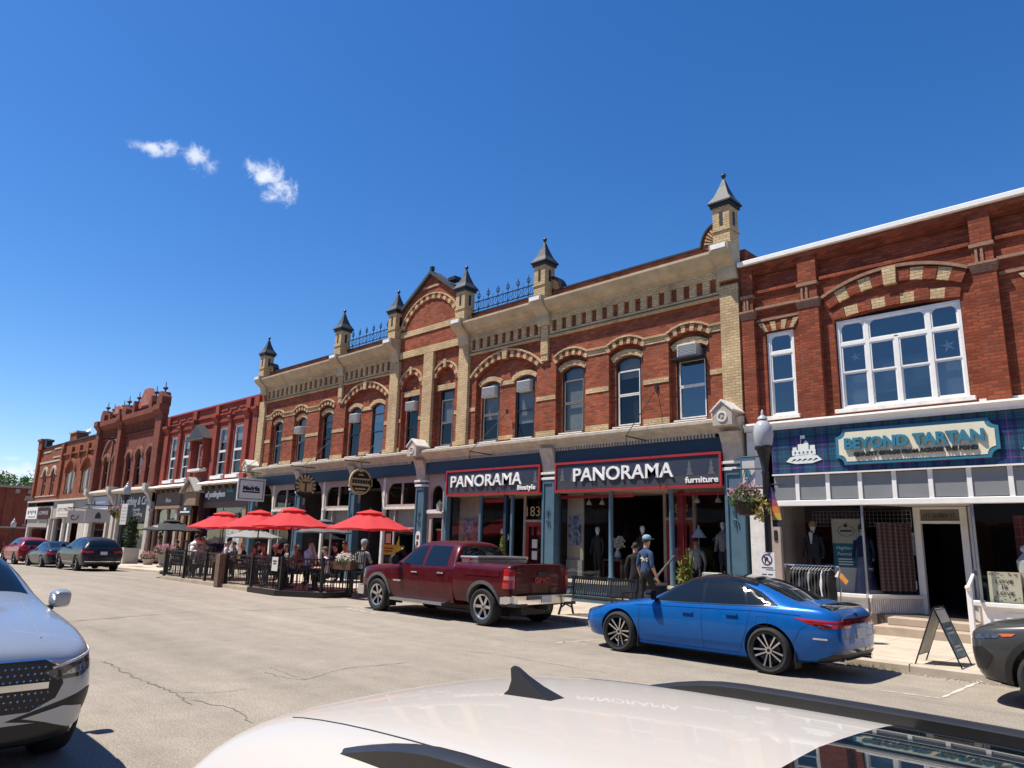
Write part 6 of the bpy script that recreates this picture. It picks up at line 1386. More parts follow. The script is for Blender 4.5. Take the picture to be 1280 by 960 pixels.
def section(s):
    x, zb, wb, zm, wm, zs, ws, zt, wt, crown = s
    return [(0, zb), (wb*.75, zb), (wb, zb+.05), (wm, zm), ((wm*1.0+ws)/2+.012, zm+(zs-zm)*.62), (ws, zs), (wt, zt-crown), (wt*.62, zt-crown*.3), (0, zt)]
def body_mesh(stations, lv=2, belt=.35, name='body'):
    """loft of half sections mirrored, ends closed, Catmull-Clark smoothed"""
    n = 9; vs = []; idx = {}
    for i, s in enumerate(stations):
        for k, (y, z) in enumerate(section(s)):
            idx[i, k, 1] = len(vs); vs.append((s[0], -y, z))
            if k in (0, 8): idx[i, k, -1] = idx[i, k, 1]
            else: idx[i, k, -1] = len(vs); vs.append((s[0], y, z))
    fs = []
    m = len(stations)
    for i in range(m-1):
        for k in range(n-1):
            a, b, c, d = idx[i, k, 1], idx[i+1, k, 1], idx[i+1, k+1, 1], idx[i, k+1, 1]; fs.append((a, b, c, d))
            a, b, c, d = idx[i, k, -1], idx[i+1, k, -1], idx[i+1, k+1, -1], idx[i, k+1, -1]; fs.append((d, c, b, a))
    for i in (0, m-1):
        for k in range(n-1):
            q = [idx[i, k, 1], idx[i, k+1, 1], idx[i, k+1, -1], idx[i, k, -1]]; q = list(dict.fromkeys(q)); fs.append(tuple(q))
    me = bpy.data.meshes.new(name); me.from_pydata(vs, [], fs); bm = bmesh.new(); bm.from_mesh(me)
    bmesh.ops.recalc_face_normals(bm, faces=bm.faces)
    cl = bm.edges.layers.float.get('crease_edge') or bm.edges.layers.float.new('crease_edge'); bm.verts.ensure_lookup_table()
    for i in range(m-1):
        for k, c in ((5, belt), (2, .5), (3, .15)):
            for s in (1, -1):
                e = bm.edges.get((bm.verts[idx[i, k, s]], bm.verts[idx[i+1, k, s]]))
                if e: e[cl] = c
    bm.to_mesh(me); bm.free()
    o = bpy.data.objects.new('b_', me); TMP.collection.objects.link(o); md = o.modifiers.new('s', 'SUBSURF'); md.levels = lv; md.render_levels = lv
    r = evaluated(o); bpy.data.objects.remove(o)
    return r
def grown(me, d):
    c = me.copy(); nn = [v.normal.copy() for v in me.vertices]
    for v, n in zip(c.vertices, nn): v.co += n*d
    return c
def cut_mesh(b): return meshdata('cut', b, 'black')
def finish(me, name, m, parent, smooth=True, ang=35):
    me.materials.clear(); me.materials.append(M[m] if isinstance(m, str) else m)
    bm = bmesh.new(); bm.from_mesh(me); bmesh.ops.remove_doubles(bm, verts=bm.verts, dist=1e-5); bmesh.ops.dissolve_degenerate(bm, edges=bm.edges, dist=1e-5)
    for f in bm.faces: f.material_index = 0; f.smooth = smooth
    for e in bm.edges:
        if len(e.link_faces) != 2 or e.calc_face_angle(0) > R(ang): e.smooth = False
    bm.to_mesh(me); bm.free(); me.name = name
    o = bpy.data.objects.new(name, me); COL.objects.link(o); o.parent = parent
    return o
class Car:
    """vehicle in local space: nose at x=0, tail at +x, -y is its left-hand... the side that faces the camera when parked far side"""
    def __init__(s, name, label, cat, loc, rz, stations, paint, wheels, wr, ww, track, scale=1.0, belt=.35, arch=.055, group=None, floor=.0):
        s.root = empty(name, loc, rz, label, cat, group); s.root.scale = (scale,)*3
        s.raw = body_mesh(stations, 2, belt); s.raw.update()
        s.wheels = wheels; s.wr = wr; s.ww = ww; s.track = track
        c = B()
        for x in wheels:
            for sg in (-1, 1):
                c.lathe([(wr+arch, 0), (wr+arch, .62)], 0, 0, 40)
                n = 80
                for i in range(n):
                    vx, vy, vz = c.v[-n+i]; c.v[-n+i] = (x+vx, sg*(.50+vz), wr+vy)
        s.body = finish(boolean(s.raw.copy(), cut_mesh(c)), 'body', paint, s.root)
        s.paint = paint; s.bvh = None
    def shell(s, d): return grown(s.raw, d)
    def part(s, name, b, m, d=.004, parent=None):
        me = boolean(s.shell(d), cut_mesh(b), 'INTERSECT')
        if not me.polygons: return None
        return finish(me, name, m, parent or s.root)
    def side(s, name, poly, m, d=.004, both=True, parent=None, yin=.3):
        r = []
        for sg in ((-1, 1) if both else (-1,)):
            r.append(s.part(name, B().prism(poly, sg*yin, sg*1.4, 'y'), m, d, parent))
        return r
    def end(s, name, poly, x0, x1, m, d=.004, parent=None): return s.part(name, B().prism(poly, x0, x1, 'x'), m, d, parent)
    def top(s, name, poly, z0, z1, m, d=.004, parent=None): return s.part(name, B().prism(poly, z0, z1, 'z'), m, d, parent)
    def ysurf(s, x, z, sg=-1):
        if s.bvh is None:
            s.bvh = BVHTree.FromPolygons([v.co for v in s.raw.vertices], [tuple(p.vertices) for p in s.raw.polygons])
        h = s.bvh.ray_cast(Vector((x, sg*3, z)), Vector((0, -sg, 0)))
        return h[0].y if h[0] else sg*.9
    def loc(s, name, b, m, smooth=False, parent=None): return mk(name, b, m, parent or s.root, smooth=smooth, local=True)
    def seams(s, lines, w=.007):
        for ln in lines:
            for i in range(len(ln)-1):
                (xa, za), (xb, zb) = ln[i], ln[i+1]; L_ = math.hypot(xb-xa, zb-za); nx, nz = -(zb-za)/L_*w/2, (xb-xa)/L_*w/2
                s.side('door_seam', [(xa+nx, za+nz), (xb+nx, zb+nz), (xb-nx, zb-nz), (xa-nx, za-nz)], 'trimblack', .0018, False, yin=.55)
    def handles(s, pts, m, l=.20):
        for x, z in pts:
            for sg in (-1, 1):
                y = s.ysurf(x, z, sg); s.loc('door_handle', B().box(x-l/2, x+l/2, y+sg*.012, y+sg*.032, z-.014, z+.014).box(x-l/2, x-l/2+.03, y-sg*.005, y+sg*.0121, z-.012, z+.012).box(x+l/2-.03, x+l/2, y-sg*.005, y+sg*.0121, z-.012, z+.012), m)
    def mirrors(s, x, z, m, w=.20, h=.15, out=.06):
        for sg in (-1, 1):
            y = s.ysurf(x+.1, z-.06, sg)
            b = B().lathe([(0, -.10), (.06, -.092), (.088, -.05), (.095, .02), (.09, .065), (.0, .068)], 0, 0, 16)
            sq = lambda a, c: (math.copysign(abs(a)**.6, a)*.095**.4)*1.0
            b.v = [(sq(vx, 0), sq(vy, 0), vz) for vx, vy, vz in b.v]
            b.v = [(x+vz*.9, y+sg*(out+.10)+vx*w/.19, z+vy*h/.19+.02) for vx, vy, vz in b.v]
            o = s.loc('mirror', b, m, True); s.loc('mirror_arm', B().box(x-.02, x+.05, min(y-sg*.02, y+sg*(out+.05)), max(y-sg*.02, y+sg*(out+.05)), z-.075, z-.04), 'trimblack', parent=o)
    def put_wheels(s, rim, spokes):
        W = None
        wr, ww = s.wr, s.ww; rr = rim
        for x in s.wheels:
            for sg in (-1, 1):
                if W is None:
                    # hub and brake in the middle, tyre and rim as children
                    T = lambda b: setattr(b, 'v', [(vx, vz, vy) for vx, vy, vz in b.v]) or b
                    hb = T(B().lathe([(0, -.02), (rr*.62, -.02), (rr*.62, .02), (0, .02)], 0, 0, 24))
                    ty = T(B().lathe([(rr-.005, -ww*.44), (rr+.02, -ww*.5), (wr-.045, -ww*.52), (wr-.012, -ww*.43), (wr, -ww*.30), (wr, ww*.30), (wr-.012, ww*.43), (wr-.045, ww*.52), (rr+.02, ww*.5), (rr-.005, ww*.44), (rr-.005, -ww*.44)], 0, 0, 48, cap=False))
                    tr = B()
                    for k in range(48):
                        a = k*2*math.pi/48
                        for q in (-.2, .12): 
                            c_, s_ = math.cos(a), math.sin(a); tr.add([(c_*(wr+.002)-s_*.008*u, ww*(q+v*.1), s_*(wr+.002)+c_*.008*u) for u, v in ((-1, 0), (1, 0), (1, 1), (-1, 1))], [(0, 1, 2, 3)])
                    rm = T(B().lathe([(rr*.90, -ww*.40), (rr, -ww*.46), (rr+.006, -ww*.46), (rr+.006, ww*.44), (rr*.93, ww*.40), (rr*.90, ww*.1), (rr*.90, -ww*.40)], 0, 0, 40, cap=False))
                    W = (meshdata('hub', hb, 'trimblack', True), meshdata('tyre', ty, 'rubber', True), meshdata('rim', rm, spokes['rim'], True), meshdata('spoke', spokes['mesh'](rr, ww), [spokes['m'], 'alloydark'], False), meshdata('tread', tr, 'black', clean=False))
                y = sg*(s.track/2)
                h = bpy.data.objects.new('wheel', W[0]); COL.objects.link(h); h.parent = s.root; h.location = (x, y, wr); h.rotation_euler = (0, random.uniform(0, 6) if False else (.4+x), 0 if sg < 0 else math.pi)
                for me, nm in ((W[1], 'tyre'), (W[2], 'rim'), (W[3], 'spokes')):
                    o = bpy.data.objects.new(nm, me); COL.objects.link(o); o.parent = h
                # dark well lining behind the wheel
                s.loc('wheel_well', B().box(x-s.wr*.95, x+s.wr*.95, min(sg*.42, sg*.48), max(sg*.42, sg*.48), wr*.5, wr*1.95), 'black')
def spoke_set(n, w0, w1, double=0.0, face=-.36, dish=.10):
    """flat bright faces on dark-sided spokes; the outside of the wheel is -y"""
    def f(rr, ww):
        b = B()
        for k in range(n):
            for d in ((-double, double) if double else (0,)):
                a = 2*math.pi*k/n; ca, sa = math.cos(a), math.sin(a)
                def P(r, t, y): return (ca*r-sa*t, y, sa*r+ca*t)
                r0, r1 = rr*.16, rr*.93; t0 = d*rr*.35; t1 = d*rr
                y0, y1 = ww*face+dish*.25, ww*face
                q = [P(r0, t0-w0*rr, y0), P(r0, t0+w0*rr, y0), P(r1, t1+w1*rr, y1), P(r1, t1-w1*rr, y1)]
                q2 = [(v[0], v[1]+.05, v[2]) for v in q]
                b.add(q+q2, [(0, 1, 2, 3)], 0); b.add(q+q2, [(7, 6, 5, 4), (0, 4, 5, 1), (1, 5, 6, 2), (2, 6, 7, 3), (3, 7, 4, 0)], 1)
        b.add([(rr*.20*math.cos(t), ww*face+dish*.2-.004, rr*.20*math.sin(t)) for t in [i*2*math.pi/16 for i in range(16)]], [tuple(range(16))], 0)
        b.add([(rr*.10*math.cos(t), ww*face+dish*.2-.012, rr*.10*math.sin(t)) for t in [i*2*math.pi/12 for i in range(12)]], [tuple(range(12))], 1)
        return b
    return f
# station: x, z bottom, half width bottom, z widest, half width widest, z shoulder, half width shoulder, z top, half width top edge, crown
# ---- blue sedan
sed = [(0.00, .30, .30, .46, .42, .56, .40, .60, .30, .02), (.06, .22, .52, .44, .66, .62, .60, .66, .46, .02), (.22, .19, .70, .46, .82, .70, .74, .735, .58, .03), (.50, .18, .78, .50, .895, .76, .80, .82, .64, .04),
       (.95, .17, .80, .52, .915, .83, .83, .90, .70, .05), (1.35, .17, .82, .54, .915, .88, .84, .955, .74, .05), (1.58, .17, .83, .55, .915, .905, .845, 1.02, .70, .06), (1.95, .17, .83, .56, .915, .925, .845, 1.225, .64, .06),
       (2.32, .17, .83, .57, .915, .94, .855, 1.405, .63, .05), (2.85, .17, .83, .58, .915, .955, .855, 1.45, .625, .045), (3.30, .17, .83, .60, .915, .97, .85, 1.425, .62, .045), (3.72, .17, .82, .62, .915, .985, .835, 1.315, .61, .05),
       (4.10, .18, .80, .64, .905, 1.0, .81, 1.135, .62, .04), (4.42, .20, .78, .66, .89, 1.01, .78, 1.065, .66, .03), (4.66, .24, .74, .66, .86, .985, .76, 1.045, .66, .02), (4.80, .27, .68, .62, .80, .90, .70, .965, .60, .02), (4.87, .36, .56, .58, .66, .74, .60, .78, .50, .01)]
M['bluepaint'] = paint_mat('blue_paint', (.002, .105, .38), .25, .30)
A = Car('blue_sedan', 'bright blue sedan with black roof parked at the kerb', 'car', (-8.80, 11.62, 0), 0, sed, 'bluepaint', (.965, 3.79), .345, .235, 1.60, scale=.962)
A.top('roof_panel', [(2.15, -.60), (3.52, -.60), (3.60, 0), (3.52, .60), (2.15, .60), (2.05, 0)], 1.2, 1.6, 'glossblack', .003)
A.side('window_trim', [(1.66, .94), (3.95, 1.01), (3.62, 1.20), (3.25, 1.335), (2.85, 1.375), (2.35, 1.335), (2.0, 1.17)], 'glossblack', .003)
A.side('side_window', [(1.80, .965), (2.62, .975), (2.60, 1.335), (2.40, 1.32), (2.05, 1.16)], 'carglass', .005)
A.side('side_window', [(2.69, .978), (3.42, 1.0), (3.30, 1.285), (2.95, 1.335), (2.67, 1.34)], 'carglass', .005); A.side('quarter_window', [(3.46, 1.003), (3.86, 1.018), (3.60, 1.17), (3.36, 1.265)], 'carglass', .005)
A.top('windscreen', [(1.62, -.66), (2.28, -.53), (2.33, 0), (2.28, .53), (1.62, .66), (1.55, 0)], .92, 1.6, 'carglass', .004)
A.top('rear_window', [(3.42, -.50), (4.20, -.58), (4.27, 0), (4.20, .58), (3.42, .50), (3.46, 0)], 1.02, 1.6, 'carglass', .004)
A.seams([[(1.40, .30), (1.43, .86)], [(2.66, .26), (2.66, .97)], [(1.43, .25), (3.30, .26)], [(3.30, .28), (3.44, .60), (3.52, .98)]])
A.handles([(2.40, .80), (3.20, .83)], 'bluepaint'); A.mirrors(1.72, 1.02, 'glossblack')
A.side('tail_lamp', [(4.20, .865), (4.92, .85), (4.92, .76), (4.62, .735), (4.42, .80)], 'tail', .005, yin=.34); A.side('tail_lamp_lens', [(4.46, .80), (4.74, .80), (4.74, .755), (4.60, .745)], 'chrome', .007, yin=.5); A.side('tail_lamp_band', [(4.40, .835), (4.92, .822), (4.92, .81), (4.42, .82)], 'taildark', .008, yin=.34); A.end('tail_trim', [(-.62, .88), (.62, .88), (.62, .80), (-.62, .80)], 4.6, 5, 'taildark', .004)
A.end('number_plate', [(-.16, .58), (.16, .58), (.16, .73), (-.16, .73)], 4.6, 5, 'plate', .012); A.end('rear_diffuser', [(-.80, .18), (.80, .18), (.74, .38), (-.74, .38)], 4.5, 5, 'trimblack', .004)
A.top('boot_spoiler', [(4.52, -.62), (4.70, -.64), (4.72, 0), (4.70, .64), (4.52, .62), (4.54, 0)], .95, 1.3, 'glossblack', .022)
A.side('head_lamp', [(.05, .60), (.50, .72), (.62, .77), (.40, .73), (.10, .67)], 'headlamp', .005); A.end('front_grille', [(-.62, .24), (.62, .24), (.50, .50), (-.50, .50)], -.2, .3, 'glossblack', .004)
A.side('side_skirt', [(1.36, .17), (3.42, .17), (3.42, .235), (1.36, .235)], 'bluepaint', .02); A.side('reflector', [(4.48, .575), (4.68, .575), (4.68, .60), (4.48, .60)], 'chrome', .004)
for sg in (-1, 1):
    A.loc('mud_flap', B().box(1.36, 1.375, min(sg*.66, sg*.86), max(sg*.66, sg*.86), .13, .34), 'trimblack'); A.loc('mud_flap', B().box(4.19, 4.205, min(sg*.66, sg*.86), max(sg*.66, sg*.86), .13, .36), 'trimblack')
    A.loc('exhaust', B().tube((4.60, sg*.55, .27), (4.82, sg*.55, .27), .04, n=12), 'chrome', True)
A.seams([[(4.16, .46), (4.30, .70), (4.44, .79)], [(.52, .70), (.60, .52), (.62, .40)], [(3.62, .70), (3.80, .70), (3.80, .84), (3.62, .84), (3.62, .70)]], .005)
A.side('shoulder_crease', [(1.30, .845), (2.6, .885), (3.6, .915), (4.3, .90), (4.3, .906), (3.6, .923), (2.6, .893), (1.30, .852)], 'bluepaint', .007, yin=.5)
A.side('door_crease', [(1.50, .36), (3.34, .40), (3.34, .412), (1.50, .37)], 'bluepaint', .008, yin=.5)
A.side('window_strip', [(1.70, .935), (3.98, 1.005), (3.98, .995), (1.70, .925)], 'trimblack', .006, yin=.5)
A.end('boot_seam', [(-.58, .62), (-.57, .62), (-.57, .98), (-.58, .98)], 4.5, 5, 'trimblack', .002); A.end('boot_seam', [(.58, .62), (.57, .62), (.57, .98), (.58, .98)], 4.5, 5, 'trimblack', .002); A.end('bumper_seam', [(-.72, .60), (.72, .60), (.72, .606), (-.72, .606)], 4.5, 5, 'trimblack', .002); A.end('badge', [(-.05, .885), (.05, .885), (.05, .945), (-.05, .945)], 4.5, 5, 'chrome', .008)
A.end('bumper_band', [(-.76, .39), (.76, .39), (.70, .44), (-.70, .44)], 4.5, 5, 'glossblack', .003)  # gloss black band low on the rear bumper
A.put_wheels(.268, dict(rim='alloydark', m='alloy', mesh=spoke_set(5, .035, .055, .20)))

# ---- burgundy pickup
M['redpaint2'] = paint_mat('burgundy_paint', (.075, .003, .007), .15, .3)
trk = [(0.00, .42, .40, .70, .60, .98, .58, 1.04, .40, .02), (.05, .36, .70, .66, .86, 1.02, .80, 1.10, .60, .02), (.30, .34, .84, .66, .96, 1.07, .90, 1.15, .72, .03), (.90, .34, .90, .68, .985, 1.10, .93, 1.19, .78, .04), (1.45, .34, .92, .68, .985, 1.13, .94, 1.23, .82, .04),
       (1.62, .34, .92, .68, .985, 1.155, .94, 1.30, .80, .05), (1.98, .34, .92, .68, .985, 1.165, .94, 1.62, .73, .07), (2.22, .34, .92, .68, .985, 1.17, .94, 1.775, .68, .07), (2.70, .34, .92, .68, .985, 1.175, .94, 1.815, .67, .06), (3.45, .34, .92, .68, .985, 1.18, .94, 1.805, .67, .06),
       (3.72, .34, .92, .68, .985, 1.185, .94, 1.77, .68, .06), (3.79, .34, .92, .68, .985, 1.19, .94, 1.66, .70, .05), (3.84, .34, .92, .68, .985, 1.195, .94, 1.30, .86, .02), (3.868, .34, .92, .68, .985, 1.195, .94, 1.215, .90, .005), (3.874, .34, .92, .68, .985, 1.195, .94, 1.21, .90, .005), (3.876, .34, .92, .68, .985, 1.195, .94, 1.21, .90, .005)]
T = Car('pickup_truck', 'burgundy crew cab pickup truck with silver tool box in its bed', 'truck', (-16.82, 12.34, 0), 0, trk, 'redpaint2', (.94, 4.86), .40, .27, 1.70, belt=.6, arch=.10)
# load bed: its own open box
def bedm():
    b = B(); xa, xb = 3.89, 5.70
    me = body_mesh([(3.885, .42, .91, .70, .985, 1.14, .975, 1.335, .955, .004), (3.887, .42, .91, .70, .985, 1.14, .975, 1.335, .955, .004), (3.895, .42, .91, .70, .985, 1.14, .975, 1.335, .955, .004), (3.93, .42, .91, .70, .99, 1.14, .975, 1.335, .96, .004), (4.4, .42, .91, .72, .995, 1.14, .98, 1.335, .96, .004), (4.86, .42, .91, .74, 1.0, 1.14, .98, 1.335, .96, .004), (5.35, .42, .91, .72, .995, 1.14, .98, 1.335, .96, .004), (5.66, .42, .90, .72, .985, 1.14, .975, 1.335, .955, .004), (5.715, .46, .84, .72, .95, 1.12, .95, 1.32, .93, .004)], 2, .5)
    c = B().box(3.98, 5.63, -.83, .83, .75, 2)
    for sg in (-1, 1):
        c.lathe([(.50, 0), (.50, .62)], 0, 0, 40)
        for i in range(80):
            vx, vy, vz = c.v[-80+i]; c.v[-80+i] = (4.86+vx, sg*(.50+vz), .40+vy)
    T.bedraw = me
    return boolean(me.copy(), cut_mesh(c))
bed = finish(bedm(), 'load_bed', 'redpaint2', T.root)
raw0 = T.raw
T.loc('bed_well', B().box(4.36, 5.36, -.83, .83, .42, .95), 'trimblack')
T.side('side_window', [(1.86, 1.20), (2.66, 1.20), (2.62, 1.66), (2.32, 1.64), (2.12, 1.54)], 'carglass', .005); T.side('side_window', [(2.78, 1.20), (3.58, 1.21), (3.50, 1.66), (2.76, 1.67)], 'carglass', .005)
T.part('rear_window', B().prism([(-.66, 1.27), (.66, 1.27), (.60, 1.66), (-.60, 1.66)], 3.6, 4.2, 'x'), 'carglass', .004); T.top('windscreen', [(1.66, -.78), (2.15, -.66), (2.2, 0), (2.15, .66), (1.66, .78), (1.60, 0)], 1.2, 1.8, 'carglass', .004)
T.seams([[(1.46, .42), (1.50, 1.12)], [(2.72, .38), (2.72, 1.19)], [(1.48, .38), (3.66, .38)], [(3.66, .38), (3.62, .72), (3.70, 1.19)], [(1.50, .58), (2.70, .60)], [(2.74, .60), (3.62, .61)]])
T.handles([(2.45, 1.03), (3.42, 1.05)], 'chrome', .22); T.mirrors(1.78, 1.27, 'trimblack', .22, .22, .10)
for (xw, dd, src) in ((.94, .014, None), (4.86, .014, 'bed')):
    poly = [(xw+.56*math.cos(t), .40+.56*math.sin(t)) for t in [i*math.pi/14 for i in range(-1, 16)]] + [(xw+.485*math.cos(t), .40+.485*math.sin(t)) for t in [i*math.pi/14 for i in range(15, -2, -1)]]
    if src: T.raw, T.bvh = T.bedraw, None
    T.side('wheel_arch', poly, 'greytrim', dd)
    T.raw = raw0; T.bvh = None
T.raw = T.bedraw
T.side('tail_lamp', [(5.50, .82), (5.76, .82), (5.76, 1.22), (5.53, 1.22)], 'tail', .012, yin=.83); T.side('tail_lamp_lens', [(5.54, 1.0), (5.76, 1.0), (5.76, 1.08), (5.54, 1.08)], mat('lens_pink', (.50, .20, .18), .15, coat=1.0), .015, yin=.84)
T.part('tailgate_panel', B().prism([(-.80, .62), (.80, .62), (.82, 1.30), (-.82, 1.30)], 5.6, 6, 'x'), 'redpaint2', .010)
T.side('bed_crease', [(4.32, 1.20), (5.34, 1.20), (5.38, 1.16), (5.40, 1.06), (5.30, 1.06), (4.44, 1.06), (4.30, 1.06)], 'redpaint2', .012)
T.raw = raw0
T.loc('tailgate_handle', B().box(5.725, 5.745, -.14, .14, 1.08, 1.17), 'trimblack'); text_x('tailgate_emblem', 'GMC', -11.083, 12.10, .94, .15, mat('badge_red', (.34, .05, .05), .3, metal=.5), T.root, width=.48, depth=.012, bold=.008); T.loc('bumper_pad', B().box(5.885, 5.9, -.62, -.2, .60, .675), 'greytrim')
T.loc('rear_bumper', B().box(5.66, 5.88, -.90, .90, .50, .68).box(5.40, 5.70, -.96, -.84, .50, .66).box(5.40, 5.70, .84, .96, .50, .66), 'chrome'); T.loc('bumper_step', B().box(5.64, 5.90, -.98, -.62, .46, .52).box(5.64, 5.90, .62, .98, .46, .52).box(5.64, 5.90, -.62, .62, .682, .70), 'trimblack'); T.loc('number_plate', B().box(5.885, 5.895, -.16, .16, .53, .68), 'plate'); T.loc('tow_hitch', B().box(5.6, 5.98, -.06, .06, .38, .48), 'trimblack')
T.loc('running_board', B().box(1.62, 3.60, -1.06, -.90, .33, .39), 'steel'); T.loc('running_board', B().box(1.62, 3.60, .90, 1.06, .33, .39), 'steel'); T.loc('chassis', B().box(.4, 5.6, -.5, .5, .26, .42), 'black'); T.loc('axle', B().tube((4.86, -.8, .40), (4.86, .8, .40), .08), 'black')
T.loc('front_bumper', B().box(-.06, .20, -.86, .86, .36, .62).box(.06, .34, -.955, -.84, .40, .60).box(.06, .34, .84, .955, .40, .60), 'chrome'); T.side('head_lamp', [(-.02, .78), (.32, .80), (.34, 1.02), (0, 1.0)], 'headlamp', .006); T.end('front_grille', [(-.55, .66), (.55, .66), (.58, 1.0), (-.58, 1.0)], -.3, .3, 'chrome', .01)
for sg in (-1, 1): T.loc('mud_flap', B().box(1.46, 1.48, min(sg*.74, sg*.98), max(sg*.74, sg*.98), .16, .46), 'trimblack')
y_ = T.ysurf(1.72, .80, -1); T.loc('door_badge', B().box(1.62, 1.92, y_-.008, y_+.004, .78, .815), 'chrome')
T.put_wheels(.262, dict(rim='alloy', m='alloy', mesh=spoke_set(6, .11, .13)))
tb = empty('tool_box', (-12.7, 12.34, 1.2), 0, 'silver aluminium tool box lying across the bed of the burgundy pickup', 'tool box')
mk('chest', B().box(-12.86, -12.30, 11.53, 13.15, 1.00, 1.40), 'steel', tb, bevel=.01); mk('lid', B().box(-12.88, -12.28, 11.50, 13.18, 1.402, 1.46), 'alloy', tb, bevel=.015); mk('latch', B().box(-12.66, -12.54, 11.49, 11.505, 1.36, 1.43), 'redpaint', tb)

# ---- silver SUV near left, nose towards us
M['silver'] = paint_mat('silver_blue_paint', (.40, .43, .47), .55, .26)
suv = [(0.00, .32, .60, .56, .70, .82, .64, .85, .46, .01), (.025, .28, .66, .56, .77, .87, .70, .905, .52, .015), (.10, .25, .76, .56, .86, .91, .79, .955, .60, .02), (.24, .24, .80, .57, .905, .945, .83, 1.0, .65, .03), (.50, .22, .84, .60, .94, .99, .85, 1.06, .68, .04), (.95, .22, .86, .62, .945, 1.04, .87, 1.12, .74, .05), (1.40, .22, .87, .64, .945, 1.08, .875, 1.16, .76, .05),
       (1.62, .22, .87, .64, .945, 1.10, .87, 1.25, .72, .06), (1.98, .22, .87, .65, .945, 1.12, .865, 1.48, .66, .06), (2.30, .22, .87, .66, .945, 1.13, .86, 1.60, .62, .055), (2.80, .22, .87, .66, .945, 1.14, .86, 1.635, .61, .05), (3.50, .22, .87, .68, .945, 1.16, .86, 1.62, .60, .05), (4.05, .22, .87, .70, .94, 1.18, .85, 1.56, .60, .05),
       (4.38, .24, .86, .72, .93, 1.18, .83, 1.36, .62, .04), (4.58, .28, .82, .74, .90, 1.14, .80, 1.20, .62, .02), (4.68, .34, .74, .70, .82, .98, .74, 1.02, .56, .01), (4.71, .42, .60, .66, .66, .84, .62, .88, .46, .01)]
S = Car('silver_suv', 'silver blue luxury SUV with black grille cut by the left edge', 'car', (-6.42, 1.17, 0), math.pi, suv, 'silver', (.90, 3.79), .375, .255, 1.64)
S.top('windscreen', [(1.66, -.70), (2.26, -.57), (2.32, 0), (2.26, .57), (1.66, .70), (1.58, 0)], 1.1, 1.8, 'carglass', .004)
S.top('glass_roof', [(2.42, -.52), (3.9, -.50), (3.9, .50), (2.42, .52)], 1.4, 1.8, 'carglass', .004)
S.side('side_window', [(1.90, 1.15), (2.72, 1.16), (2.70, 1.54), (2.42, 1.52), (2.12, 1.38)], 'carglass', .005); S.side('side_window', [(2.80, 1.165), (3.62, 1.18), (3.56, 1.52), (2.78, 1.545)], 'carglass', .005); S.side('window_strip', [(1.82, 1.12), (4.1, 1.16), (4.1, 1.145), (1.82, 1.10)], 'chrome', .006)
S.end('front_grille', [(-.60, .58), (-.64, .68), (-.60, .80), (-.50, .86), (.50, .86), (.60, .80), (.64, .68), (.60, .58), (.44, .50), (-.44, .50)], -.3, .25, 'trimblack', .006)
S.end('grille_surround', [(-.50, .865), (.50, .865), (.62, .80), (.60, .80), (.50, .855), (-.50, .855), (-.60, .80), (-.62, .80)], -.3, .25, 'chrome', .009)
S.end('grille_blade', [(-.54, .655), (.54, .655), (.54, .70), (-.54, .70)], -.3, .25, 'chrome', .022)
gs = B()
for i in range(-13, 14):
    for j in range(7):
        y = i*.042+(.021 if j % 2 else 0); z = .535+j*.045
        if abs(z-.68) < .035 or abs(y) > .57-abs(z-.68)*.3: continue
        gs.add([(0, y-.009, z), (0, y, z-.009), (0, y+.009, z), (0, y, z+.009), (-.006, y, z)], [(0, 1, 4), (1, 2, 4), (2, 3, 4), (3, 0, 4)])
bvh = BVHTree.FromPolygons([v.co for v in S.raw.vertices], [tuple(p.vertices) for p in S.raw.polygons])
gv = []
for i in range(0, len(gs.v), 5):
    cx, cy, cz = gs.v[i+4]; h = bvh.ray_cast(Vector((-2, cy, cz)), Vector((1, 0, 0)))
    x = (h[0].x if h[0] else 0)-.008
    gv += [(x+v[0], v[1], v[2]) for v in gs.v[i:i+5]]
gs.v = gv; tag(S.loc('grille_studs', gs, 'chrome'), kind='stuff')
for q in (-1, 1):
    S.end('head_lamp', [(q*y, z) for y, z in ((.50, .765), (.60, .705), (.76, .715), (.90, .79), (1.0, .90), (1.0, .93), (.80, .875), (.60, .80))], -.3, .62, 'headlamp', .006)
    S.end('head_lamp_lens', [(q*y, z) for y, z in ((.62, .735), (.74, .745), (.86, .81), (.72, .80))], -.3, .6, mat('lamp_reflector', (.40, .42, .45), .15, metal=.7, var=.6, scale=45, coat=1.0), .009)
    S.end('day_lamp', [(q*y, z) for y, z in ((.56, .785), (.72, .83), (.92, .895), (.92, .91), (.72, .85), (.55, .80))], -.3, .6, 'plate', .010)
S.end('lower_intake', [(-.80, .26), (.80, .26), (.70, .42), (-.70, .42)], -.3, .3, 'trimblack', .004); S.end('bumper_blade', [(-.74, .245), (.74, .245), (.70, .265), (-.70, .265)], -.3, .3, 'chrome', .012)
for q in (-1, 1):
    S.end('corner_intake', [(q*y, z) for y, z in ((.30, .45), (.66, .56), (.84, .62), (1.0, .58), (1.0, .34), (.84, .34), (.74, .40), (.5, .42))], -.3, .42, 'trimblack', .005); S.end('intake_blade', [(q*y, z) for y, z in ((.40, .46), (.66, .52), (.80, .50), (.84, .38), (.72, .36), (.55, .42))], -.3, .42, 'silver', .012)
S.seams([[(1.42, .40), (1.46, 1.08)]]); S.mirrors(1.66, 1.14, 'silver', .17, .165, .0)
for y in (-1, 1): S.part('bonnet_crease', B().prism([(.25, y*.50), (1.5, y*.62), (1.5, y*.635), (.25, y*.515)], .8, 1.5, 'z'), 'silver', .006)
S.put_wheels(.27, dict(rim='alloydark', m='alloy', mesh=spoke_set(5, .08, .09, .12)))
